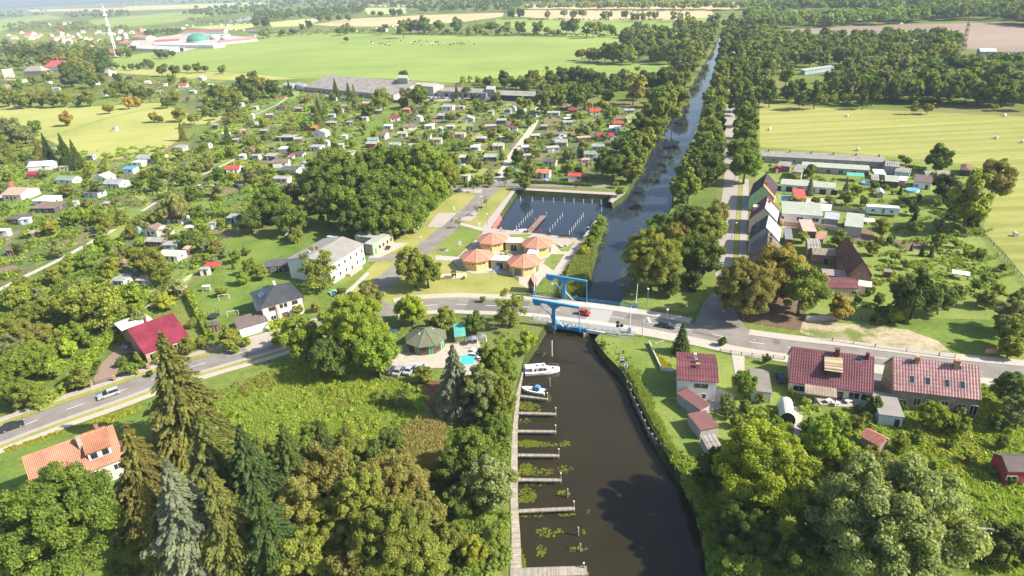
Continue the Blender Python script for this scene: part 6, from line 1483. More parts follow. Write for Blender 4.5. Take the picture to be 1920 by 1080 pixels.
# greenhouse, tunnel tents, gazebo
hut(864,645,22,'teal','dark','open',dep=6,yaw=.1,label='green gazebo tent on the restaurant terrace',group=None,name='gazebo')
def tunnel(px,py,w,L,h,yaw,m,lab,name='greenhouse'):
 c=P(px,py);t=empty(name,tuple(c),yaw,lab,name.replace('_',' '));mb=MB();n=8
 pts=[(w/2*math.cos(math.pi*i/n),h*math.sin(math.pi*i/n)**.8)for i in range(n+1)]
 for i in range(n):
  a,b=pts[i],pts[i+1];mb.face([(a[0],-L/2,a[1]),(a[0],L/2,a[1]),(b[0],L/2,b[1]),(b[0],-L/2,b[1])])
 mb.build('cover',m,t)
 for s in(-1,1):e=MB();e.face([(p[0],s*(L/2-.05),p[1])for p in(pts if s<0 else pts[::-1])]);e.build('end_wall',M_DARK if 'carport' in lab else m,t)
 r=MB()
 for k in range(5):
  y=-L/2+L*k/4
  for i in range(n):a,b=pts[i],pts[i+1];r.bar((a[0]*1.01,y,a[1]*1.01),(b[0]*1.01,y,b[1]*1.01),.07)
 r.build('frame',M_WHITE,t)
tunnel(1473,778,3.2,5.6,2.6,-.3,plain('cream_film',(.62,.62,.46),.6,.08),'cream tunnel carport between the garage and the flower garden','tunnel_tent')
tunnel(1600,893,2.6,4.2,2.4,.25,plain('greenish_glass',(.36,.46,.34),.2,.15),'small rounded greenhouse among bushes in the lower right gardens','greenhouse')
tunnel(260,437,4.0,3.6,2.4,.3,plain('green_tent',(.20,.50,.36),.7),'sea green dome tent beside the brown gabled hut','tent')
# ------------------------------------------------------------------ cars
SILV,BLK,DBL,WHT,GRY=(.42,.43,.44),(.015,.016,.018),(.03,.06,.10),(.70,.70,.69),(.16,.16,.165)
car(205,742,(170,754),'wagon',SILV,'silver estate car driving on the road towards the left')
car(24,803,(60,790),'sedan',(.03,.035,.045),'dark blue saloon car driving at the left edge of the road')
car(1096,590,(1130,596),'small',(.55,.03,.025),'small red car with a dark roof driving over the bridge')
car(1250,613,(1290,620),'sedan',(.035,.055,.065),'dark blue saloon car in the tree shade on the road right of the bridge')
car(244,649,(232,657),'hatch',(.20,.27,.33),'pale blue car parked beside the wine red roofed house')
for k,(x,y,s,c,l)in enumerate([(731,697,'hatch',(.13,.14,.14),'dark grey car parked first from the left behind the restaurant yard fence'),(749,698,'sedan',(.34,.33,.32),'silver beige car parked second from the left in the yard row'),(769,696,'sedan',(.40,.43,.46),'pale silver car parked third from the left in the yard row'),(789,692,'hatch',(.42,.45,.48),'pale blue grey car half hidden by the round bush in the yard row')]):
 car(x,y,1.25,s,c,l,group='cars parked behind the restaurant')
car(732,653,1.35,'hatch',(.10,.02,.03),'dark red car parked under the tree beside the octagonal restaurant')
car(628,455,-.45,'van',WHT,'white delivery van parked on the grass behind the long white house','van')
car(659,461,.3,'hatch',WHT,'white car parked between the white house and the brick workshop')
car(861,358,1.6,'hatch',(.07,.13,.20),'blue car in the small parking bay beside the oak grove')
for x,y,c,l in[(328,341,BLK,'dark van parked beside the track in the middle of the allotments'),(360,352,(.03,.04,.06),'dark car, first from the left of the allotment parking row'),(377,353,WHT,'white car, second from the left of the allotment parking row'),(389,354,GRY,'grey car, third from the left of the allotment parking row'),(402,354,SILV,'silver car, fourth from the left of the allotment parking row'),(445,351,BLK,'black car left of the pair behind the dark bushes'),(456,352,(.12,.18,.20),'blue green car right of the pair behind the dark bushes'),(408,298,(.10,.12,.13),'dark grey car beside the pale track, far from the others'),(343,314,(.03,.05,.08),'dark blue car on the lawn right of the white garden houses'),(66,247,SILV,'silver car beside the grey willow bush in the dry field'),(932,330,BLK,'black car on the sandy lane above the park road'),(962,321,(.2,.22,.3),'pale car at the bend of the sandy lane'),(1298,543,BLK,'black car in the shade of the trees at the junction lawn'),(1462,712,DBL,'dark blue car in the shade left of the glazed red roof')]:
 car(x,y,RND.uniform(-.5,.5)if y<500 else 1.4,'hatch',c,l)
# the scrapyard: every wreck a car of its own
def pickw(c):return{0:'red',1:'blue',2:'white',3:'grey',4:'dark',5:'teal'}[c]
wc_=[(.40,.05,.05),(.05,.14,.38),WHT,SILV,(.05,.05,.055),(.06,.28,.26)]
k=0
SCR=[]
for row,(y,x0,x1)in enumerate([(178.5,800,985),(182,868,990),(185.5,806,992),(189,870,960)]):
 x=x0
 while x<x1:
  ci=RND.randrange(6);cc=wc_[ci];SCR.append((x,y,ci));x+=RND.uniform(6.5,9)
CARS=[]
for(x,y,ci)in SCR:
 c_=car(x,y,RND.choice([1.4,1.5,1.7,.1]),RND.choice(['hatch','sedan','hatch']),wc_[ci],pickw(ci)+' scrap car parked in the yard in front of the grey workshops',group=pickw(ci)+' scrap cars in the yard',parts=False);CARS.append((c_,pickw(ci)+' scrap car, %s from the left in the yard by the grey workshops'))
# ------------------------------------------------------------------ garden and yard furniture
def simple(name,px,py,lab,cat,parts,rz=0.0,z=0.0,group=None):
 c=P(px,py,z);t=empty(name,tuple(c),rz,lab,cat,group)
 for nm,mat,fn in parts:mb=MB();fn(mb);mb.build(nm,mat,t)
 return t
def ringpool(px,py,R,lab,h=.9):
 def wall(m):m.prism([(R*math.cos(6.283*i/20),R*math.sin(6.283*i/20))for i in range(20)],0,h)
 def wat(m):m.prism([(R*.92*math.cos(6.283*i/20),R*.92*math.sin(6.283*i/20))for i in range(20)],h,h+.03)
 simple('swimming_pool',px,py,lab,'pool',[('rim',plain('pool_white',(.55,.66,.74),.5,.05),wall),('water',plain('pool_water',(.10,.42,.68),.1,.08),wat)])
ringpool(1625,345,2.2,'round blue garden pool above the lawn with fruit trees');ringpool(1711,359,2.5,'round blue garden pool beside the brown roofed garden house')
ringpool(867,309,1.6,'small round blue pool in the allotment beside the oak grove',.6);ringpool(1023,338,1.2,'tiny blue paddling pool left of the red roofed hut',.5)
simple('swimming_pool',1473,369,'small rectangular blue pool left of the bright red shed roof','pool',[('rim',PAVE,lambda m:m.box(-3,3,-1.6,1.6,0,.1)),('water',plain('pool_water',(.10,.42,.68),.1,.08),lambda m:m.box(-2.6,2.6,-1.2,1.2,.1,.13))])
simple('swimming_pool',877,675,'turquoise rectangular basin on the restaurant terrace','pool',[('rim',M_WHITE,lambda m:m.box(-1.75,1.75,-2.3,2.3,0,.1)),('water',plain('turquoise_water',(.06,.50,.52),.2,.1),lambda m:(m.box(-1.6,-.04,-2.1,2.1,.1,.14),m.box(.04,1.6,-2.1,2.1,.1,.14)))])
def tramp(px,py,R,lab):
 def fr(m):
  for i in range(8):a=6.283*i/8;m.tube((R*math.cos(a),R*math.sin(a),0),(R*math.cos(a),R*math.sin(a),2.4),.04,.04,5);b=6.283*(i+1)/8;m.bar((R*math.cos(a),R*math.sin(a),2.4),(R*math.cos(b),R*math.sin(b),2.4),.05)
 simple('trampoline',px,py,lab,'trampoline',[('mat',M_DARK,lambda m:m.prism([(R*math.cos(6.283*i/16),R*math.sin(6.283*i/16))for i in range(16)],.75,.82)),('frame',M_DARK,fr)])
tramp(402,596,1.6,'black trampoline on the villa lawn behind the playhouse');tramp(193,503,1.6,'blue and black trampoline in the allotments left of the brown hut')
def goal(px,py,rz,lab):
 def fr(m):m.tube((-1.5,0,0),(-1.5,0,1.9),.06,.06,6);m.tube((1.5,0,0),(1.5,0,1.9),.06,.06,6);m.tube((-1.5,0,1.9),(1.5,0,1.9),.06,.06,6);m.bar((-1.5,0,1.9),(-1.5,1.1,0),.05);m.bar((1.5,0,1.9),(1.5,1.1,0),.05)
 simple('football_goal',px,py,lab,'goal',[('frame',M_WHITE,fr)],rz,group='football goals on the villa lawn')
goal(438,594,.2,'white football goal standing nearest to the slate villa');goal(421,563,.2,'white football goal farther up the villa lawn')
simple('garden_swing',389,546,'white framed garden swing at the top of the villa lawn','swing',[('frame',M_WHITE,lambda m:(m.bar((-1.2,-.6,0),(-1,0,1.8),.08),m.bar((-1.2,.6,0),(-1,0,1.8),.08),m.bar((1.2,-.6,0),(1,0,1.8),.08),m.bar((1.2,.6,0),(1,0,1.8),.08),m.bar((-1,0,1.8),(1,0,1.8),.08))),('seat',M_CONC,lambda m:m.box(-.9,.9,-.3,.2,.5,.6)),('canopy',M_WHITE,lambda m:m.box(-1.2,1.2,-.7,.7,1.82,1.9))])
simple('play_slide',624,552,'small turquoise slide on the lawn beside the long white house','slide',[('chute',plain('turquoise_plastic',(.05,.45,.38),.5),lambda m:m.hexa([(-.35,-1.2,.1),(.35,-1.2,.1),(.35,.6,1.3),(-.35,.6,1.3)],[(-.35,-1.2,.25),(.35,-1.2,.25),(.35,.6,1.45),(-.35,.6,1.45)])),('ladder',M_WHITE,lambda m:(m.bar((-.3,.7,1.3),(-.3,1.1,0),.07),m.bar((.3,.7,1.3),(.3,1.1,0),.07),m.bar((-.3,.9,.65),(.3,.9,.65),.07)))])
def parasol(px,py,h,r,m,lab,closed=False):
 simple('parasol',px,py,lab,'parasol',[('pole',M_STEEL,lambda q:q.tube((0,0,0),(0,0,h),.04,.04,6)),('canopy',m,(lambda q:q.tube((0,0,.9),(0,0,h),.22,.04,8))if closed else(lambda q:q.tube((0,0,h-.45),(0,0,h),r,.04,8)))],group='parasols on the restaurant terrace')
parasol(896,655,3.4,1,M_WHITE,'closed white parasol on the restaurant terrace, tallest one',True);parasol(912,645,2.6,1,M_WHITE,'closed white parasol nearest to the jetty trees',True)
parasol(903,642,2.4,1.4,plain('grey_canvas',(.20,.21,.24),.9),'open grey parasol between the two closed ones');parasol(886,646,2.4,1.3,plain('grey_canvas',(.20,.21,.24),.9),'open grey parasol right of the green gazebo')
def table(px,py,lab,m=M_WHITE,rz=0):
 simple('garden_table',px,py,lab,'table',[('top',m,lambda q:q.box(-.7,.7,-.45,.45,.70,.76)),('leg',M_STEEL,lambda q:(q.box(-.6,-.5,-.3,.3,0,.7),q.box(.5,.6,-.3,.3,0,.7)))],rz)
def bench(px,py,rz,lab,m=M_BROWNWOOD,L=1.8,group=None):
 t=simple('bench',px,py,lab,'bench',[('seat',m,lambda q:q.box(-L/2,L/2,-.25,.25,.42,.5)),('backrest',m,lambda q:q.box(-L/2,L/2,.26,.32,.5,.95))],rz,group=group)
 for s in(-1,1):q=MB();q.box(s*L*.4-.05,s*L*.4+.05,-.22,.28,0,.42);q.build('leg',M_CONC,t)
for x,y,l in[(888,667,'white table beside the turquoise basin, left'),(893,664,'white table behind the turquoise basin'),(902,662,'white table right of the closed parasol'),(888,660,'white table below the green gazebo'),(907,669,'white table near the right terrace edge'),(900,673,'white table right of the turquoise basin')]:table(x,y,l,rz=RND.uniform(-.5,.5))
for x,y,l in[(1566,760,'white garden table on the terrace below the porch'),(1590,756,'white garden table on the terrace near the garage'),(1553,755,'white garden table next to the porch post')]:table(x,y,l,rz=.4)
for x,y,l in[(986,437,'dark bench on the quay above the small lawn'),(1030,442,'dark bench on the quay right of the red life buoy'),(901,392,'bench on the quay edge beside the upper lamp post'),(728,466,'left one of two reddish seats in front of the brick workshop'),(726,469,'right one of two reddish seats in front of the brick workshop')]:bench(x,y,-.3,l)
bench(1060,446,-.2,'long slatted bench at the near edge of the marina by the play sand',L=5)
def sboard(px,py,w,h,lab,m=M_WHITE,z0=.6,rz=0,name='info_board',cat='sign',group=None):
 simple(name,px,py,lab,cat,[('posts',M_STEEL,lambda q:(q.box(-w/2,-w/2+.1,0.01,.1,0,z0+h),q.box(w/2-.1,w/2,0.01,.1,0,z0+h))),('board',m,lambda q:q.box(-w/2,w/2,-.06,0,z0,z0+h))],rz,group=group)
sboard(863,461,.9,1.7,'white upright panel on the lawn left of the pavilions',z0=.1);sboard(852,395,.8,1.6,'white upright panel beside the upper park road',z0=.1);sboard(816,392,.8,1.2,'small white panel at the edge of the oak grove',z0=.1)
sboard(930,511,2.2,1.5,'wooden notice board with a blue panel in front of the near pavilions',m=plain('notice_blue',(.08,.22,.40)),z0=.8);sboard(740,627,1.4,1.0,'blue notice board beside the restaurant driveway',m=plain('notice_blue',(.08,.22,.40)),z0=.6)
sboard(1285,368,2.2,2.6,'grey white board on the right canal bank facing the marina mouth',m=plain('board_grey',(.45,.50,.55)),z0=.4);sboard(899,423,1.0,1.2,'white box shaped bin at the quay path corner',z0=.1,name='bin',cat='bin');sboard(1856,665,2.6,1.3,'red and white road works board at the end of the sandy lot',m=plain('works_board',(.62,.30,.22)),z0=.4)
sboard(1855,600,.01,.01,'x')if False else None
def buoy(px,py,lab):simple('life_buoy_post',px,py,lab,'life buoy',[('post',M_STEEL,lambda q:q.tube((0,0,0),(0,0,1.2),.05,.05,6)),('buoy',M_RED,lambda q:q.tube((0,-.1,1.4),(0,.1,1.4),.45,.45,14))],group='red life buoys on the quay')
buoy(1013,438,'red life buoy on its post at the near quay of the marina');buoy(1080,356,'red life buoy on its post at the far quay of the marina')
for x,y,l in[(758,437,'pale boulder on the lawn beside the lower park road'),(796,530,'grey boulder on the play area near the tall lawn tree')]:
 bm=bmesh.new();bmesh.ops.create_icosphere(bm,subdivisions=2,radius=.8)
 for v in bm.verts:v.co*=1+RND.uniform(-.18,.18);v.co.z=max(v.co.z*.7,-.1)
 me=bpy.data.meshes.new('boulder');bm.to_mesh(me);bm.free();me.materials.append(M_CONC);tag(link('boulder',me,None,tuple(P(x,y))),l,'boulder')
simple('climbing_frame',838,521,'low wooden balancing frame on the play sand by the near pavilions','play frame',[('beams',M_WOOD,lambda q:(q.box(-3.5,1.5,-1,-.7,.0,.6),q.box(-3.2,-2.9,-1,1.2,0,.5))),('tower',M_DARK,lambda q:(q.box(1.6,2.9,-.6,.7,.9,1.05),q.box(1.6,1.75,-.6,-.45,0,2),q.box(2.75,2.9,-.6,-.45,0,2),q.box(1.6,1.75,.55,.7,0,2),q.box(2.75,2.9,.55,.7,0,2),q.box(1.5,3.0,-.7,.8,2.0,2.12)))])
simple('sandbox',1054,462,'open square timber frame lying in the play sand by the marina','sandbox',[('frame',M_DARK,lambda q:(q.box(-1.2,1.2,-1.2,-1.05,.08,.3),q.box(-1.2,-1.05,-1.05,1.2,.08,.3),q.box(1.05,1.2,-1.05,.6,.08,.3)))],.3)
for x,y,l in[(1046,491,'group of bicycle stands on the lawn right of the pavilions'),(1022,488,'grey bicycle stand beside the near right pavilion')]:
 simple('bicycle_stand',x,y,l,'bicycle stand',[('hoops',M_STEEL,lambda q:[q.bar((i*.7-1.5,-.4,.4),(i*.7-1.5,.4,.8),.09)or 0 for i in range(5)]and[q.bar((i*.7-1.5,.4,0),(i*.7-1.5,.4,.8),.07)for i in range(5)]and[q.bar((i*.7-1.5,-.4,0),(i*.7-1.5,-.4,.4),.07)for i in range(5)])],.6)
simple('seating_group',831,470,'dark picnic bench group on a pale slab on the lawn left of the pavilions','picnic bench',[('slab',M_CONC,lambda q:q.box(-1.8,1.8,-.9,.9,0,.09)),('table',M_BROWNWOOD,lambda q:q.box(-1.2,1.2,-.3,.3,.65,.72)),('benches',M_BROWNWOOD,lambda q:(q.box(-1.2,1.2,-.8,-.55,.4,.46),q.box(-1.2,1.2,.55,.8,.4,.46))),('leg',M_STEEL,lambda q:q.box(-.1,.1,-.6,.6,.09,.65))])
# bales and cows
BALE=MB();BALE.tube((-.6,0,.62),(.6,0,.62),.64,.64,18);BALE_ME=BALE.mesh('bale',plain('bale_film',(.66,.66,.64),.35,.05))
for x,y,l in[(1588,219,'white wrapped bale alone in the far middle of the mown field'),(1443,244,'white wrapped bale at the left edge of the mown field'),(1883,218,'white wrapped bale nearest to the wood at the far right'),(1867,260,'white wrapped bale, left one of a pair at the right edge of the field'),(1917,268,'white wrapped bale, right one of a pair at the right edge of the field'),(1608,283,'white wrapped bale behind the very long low building'),(1903,443,'white wrapped bale nearest to the camera, beside the garden fence')]:
 o=link('hay_bale',BALE_ME,None,tuple(P(x,y)),RND.uniform(0,3));o.scale=(1.15,)*3;tag(o,l,'hay bale','white wrapped bales on the mown field')
def cow_mesh():
 me=bpy.data.meshes.new('cow');V=[(-.9,0,1.15),(-.3,0,1.12),(.4,0,1.15),(.95,0,1.25),(1.35,0,.95),(1.6,0,.62),(-.8,.28,.6),(-.85,.28,0),(-.8,-.28,.6),(-.85,-.28,0),(.5,.28,.6),(.5,.28,0),(.5,-.28,.6),(.5,-.28,0)]
 E=[(0,1),(1,2),(2,3),(3,4),(4,5),(0,6),(6,7),(0,8),(8,9),(2,10),(10,11),(2,12),(12,13)]
 me.from_pydata(V,E,[]);o=bpy.data.objects.new('cow',me);COL.objects.link(o);md=o.modifiers.new('s','SKIN');R_=[.42,.48,.46,.26,.2,.13,.16,.08,.16,.08,.14,.07,.14,.07]
 for k,r in enumerate(R_):me.skin_vertices[0].data[k].radius=(r,r)
 me.skin_vertices[0].data[1].use_root=True
 dg=bpy.context.evaluated_depsgraph_get();nm=bpy.data.meshes.new_from_object(o.evaluated_get(dg));bpy.data.objects.remove(o);nm.materials.clear();nm.materials.append(M_TINTC);return nm
COW=cow_mesh();ccol=[((.62,.58,.50),'cream white'),((.16,.08,.045),'brown'),((.03,.03,.03),'black')]
COWS=[]
for k in range(46):
 x=RND.uniform(692,892);y=77+RND.uniform(0,9)-(x-790)*.006;c,wd=ccol[RND.randrange(3)]
 o=link('cow',COW,None,tuple(P(x,y)),RND.uniform(0,6.28),c);o.scale=(1.15,)*3;tag(o,wd+' cow grazing in the herd on the bright meadow','cow',wd+' cows on the meadow');COWS.append((o,'%s'+' %s cow from the left in the herd on the bright meadow'%wd))
# a walker on the park road and two on the quay
def person(px,py,top,leg,lab,rz=0,stride=.18):
 me=bpy.data.meshes.new('body');V=[(0,0,.95),(0,0,1.2),(0,0,1.42),(0,0,1.52),(0,.02,1.66),(.1,0,.9),(.1,-stride,.48),(.1,-stride*.6,.05),(-.1,0,.9),(-.1,stride,.5),(-.1,stride*1.5,.05),(.2,0,1.4),(.26,.08,1.12),(.25,-.06,.88),(-.2,0,1.4),(-.26,-.08,1.12),(-.25,.08,.88),(.1,-stride*.6-.16,.04),(-.1,stride*1.5-.16,.04)]
 E=[(0,1),(1,2),(2,3),(3,4),(0,5),(5,6),(6,7),(0,8),(8,9),(9,10),(2,11),(11,12),(12,13),(2,14),(14,15),(15,16),(7,17),(10,18)]
 me.from_pydata(V,E,[]);o=bpy.data.objects.new('tmp',me);COL.objects.link(o);o.modifiers.new('s','SKIN');o.modifiers.new('u','SUBSURF').levels=1
 R_=[.15,.15,.16,.06,.11,.09,.065,.045,.09,.065,.045,.065,.045,.032,.065,.045,.032,.035,.035]
 for k,r in enumerate(R_):me.skin_vertices[0].data[k].radius=(r,r*(.75 if k<3 else 1))
 me.skin_vertices[0].data[0].use_root=True
 dg=bpy.context.evaluated_depsgraph_get();nm=bpy.data.meshes.new_from_object(o.evaluated_get(dg));bpy.data.objects.remove(o)
 nm.materials.clear();nm.materials.append(plain('skin',(.42,.25,.18),.7,.05));nm.materials.append(top);nm.materials.append(leg)
 for p in nm.polygons:z=p.center.z;p.material_index=1 if .93<z<1.5 else(2 if z<=.93 and abs(p.center.x)<.19 else 0)
 q=link('person',nm,None,tuple(P(px,py,.08)),rz);tag(q,lab,'person')
person(847,418,M_BLACK,M_DARK,'person in dark clothes walking along the park road',.6)
person(939.5,433.5,M_WHITE,M_DARK,'person in a white top standing on the quay beside the near slipway');person(946.5,434,M_DARK,plain('blue_jeans',(.05,.08,.15)),'person in dark clothes with blue trousers on the quay beside the pavilions',1.0)
# ------------------------------------------------------------------ fences, walls and hedges
def fence(pts,h,lab,m=M_WOOD,step=2.4,solid=False,cat='fence',th=.06):
 line=[P(*q)for q in pts];t=empty('fence' if cat=='fence' else 'garden_wall',tuple(line[0]),0,lab,cat);O=line[0];pn=MB();po=MB()
 for a,b in zip(line,line[1:]):
  L=(b-a).length;k=max(1,int(L/step))
  for i in range(k+1):q=a.lerp(b,i/k)-O;po.box(q.x-.07,q.x+.07,q.y-.07,q.y+.07,-.05,h+.08)
  if solid:pn.bar(a-O+Vector((0,0,h/2)),b-O+Vector((0,0,h/2)),th,h)
  else:
   for z in(.2,.55,.95):
    if z<h+.2:pn.bar(a-O+Vector((0,0,z*h)),b-O+Vector((0,0,z*h)),.045)
 pn.build('panel' if solid else 'rails',m,t);po.build('posts',m,t)
fence([(1511,603),(1572,601)],1.7,'pale concrete slab fence beside the golden oaks',M_CONC,2.2,True,th=.1)
fence([(1574,600),(1694,606)],1.4,'dark wire mesh fence along the clipped hedges',M_DARK,2.2)
fence([(1518,632),(1560,640),(1640,652),(1760,668),(1790,672)],1.0,'low barrier of posts along the sandy lot',M_STEEL,4.5)
fence([(1835,425),(1862,462),(1900,505),(1935,545)],1.3,'garden fence with pale posts beside the mown field',M_WOOD,2.5)
fence([(1558,393),(1624,402)],1.6,'solid grey fence between the red shed garden and the site trailer',M_CONC,2.2,True)
fence([(1462,418),(1470,424),(1560,432),(1590,440)],1.9,'pale garden wall below the large white building',PL_PEACH,3,True,'wall',.2)
fence([(717,712),(790,718)],1.2,'low wire fence below the parked cars',M_WOOD,2.4)
fence([(713,697),(714,712)],1.6,'wooden screen at the end of the parked cars',M_WOOD,1.2,True)
fence([(1217,645),(1229,672),(1240,695),(1262,697)],.9,'low white wall stepping down the lawn beside the canal house',PL_WHITE,3,True,'wall',.16)
fence([(1350,660),(1370,663)],.9,'short metal railing by the steps above the spruce house',M_DARK,1.5);fence([(1370,665),(1470,675)],1.0,'long metal railing along the pavement above the driveway',M_DARK,2.4)
fence([(690,452),(693,462)],2.0,'red wooden gate wall between the workshop and the white house',M_RED,2,True);fence([(50,865),(160,830),(270,795)],1.0,'garden fence above the orange roofed house',M_WOOD,2.2)
fence([(1245,640),(1228,645)],.4,'short pale kerb stones beside the signal lamps',M_CONC,1,True)
for k,(a,b)in enumerate([((75,748),(170,727)),((178,722),(215,712)),((219,709),(300,680))]):
 t=fence([a,b],1.0,['low metal fence with orange brick pillars left of the brown driveway','dark metal driveway gate between two orange brick pillars','low metal fence with orange brick pillars in front of the wine red house'][k],M_DARK,2.5)
for k,(x,y)in enumerate([(80,748),(102,742),(125,735),(172,724),(216,714),(260,702),(280,692),(302,685),(392,657),(403,654)]):
 simple('brick_pillar',x,y,words_n[k]+' orange brick pillar from the left along the pavement','pillar',[('shaft',BR_ORA,lambda q:q.box(-.28,.28,-.28,.28,0,1.35)),('cap',plain('pillar_cap',(.45,.26,.15)),lambda q:q.box(-.36,.36,-.36,.36,1.352,1.48))],.35,group='orange brick pillars along the pavement')
for k,(pts,w,h,c,l)in enumerate([([(352,548),(372,590),(398,640)],1.6,1.9,'fresh','tall clipped hedge running down beside the villa lawn'),([(70,770),(120,735),(165,685),(215,625),(250,600)],2.2,1.6,'fresh','long sloping hedge left of the brown driveway'),([(505,620),(538,611)],2.0,2.2,'lime','rounded yellow green hedge in front of the slate villa'),
([(345,407),(440,408)],1.6,1.7,'dark','dark clipped hedge behind the red roofed allotment hut'),([(305,450),(385,446)],1.6,1.6,'dark','dark clipped hedge in front of the white garden tent'),([(1636,606),(1695,600)],2.2,2.0,'dark','long dark hedge behind the wire mesh fence'),([(1640,592),(1690,594)],2.2,2.4,'dark','dark square hedge behind the long one'),
([(965,343),(1040,345),(1110,350)],1.5,1.2,'dark','low dark hedge along the road above the marina'),([(1360,755),(1372,790)],2.0,2.2,'dark','dark clipped hedge between the terrace and the garden lawn'),([(1400,780),(1440,785)],2.4,1.6,'fresh','green clipped hedge below the small garden tree'),
([(100,510),(125,505)],1.6,1.5,'yellow','upper yellow green clipped hedge in the left allotments'),([(72,528),(98,520)],1.6,1.5,'yellow','lower yellow green clipped hedge in the left allotments'),([(178,705),(186,680)],.8,.8,'dark','tiny dark hedge at the edge of the brown driveway'),
([(853,346),(905,346)],1.2,1.2,'dark','thin dark hedge above the small parking bay'),([(488,325),(560,330)],1.4,1.4,'dark','dark hedge in front of the hut with dark roof panels'),([(1698,316),(1735,322)],1.8,1.6,'dark','square dark hedge below the row of garages by the field')]):
 hedge(pts,w,h,c,l,50+k)
# ------------------------------------------------------------------ trees, one by one: x y radius colour [kind]
def T(data,zone='garden',group=None,name='tree',look=None):
 for rec in data.split('|'):
  q=rec.split()
  tree(float(q[0]),float(q[1]),float(q[2]),q[3],q[4]if len(q)>4 else None,zone=zone,group=group,name=name,look=look)
def TL(data,group=None,zone='garden'):
 for rec in data:
  x,y,r,c=rec[:4];kind=rec[5]if len(rec)>5 else None
  tree(x,y,r,c,kind,label=rec[4],group=group,zone=zone)
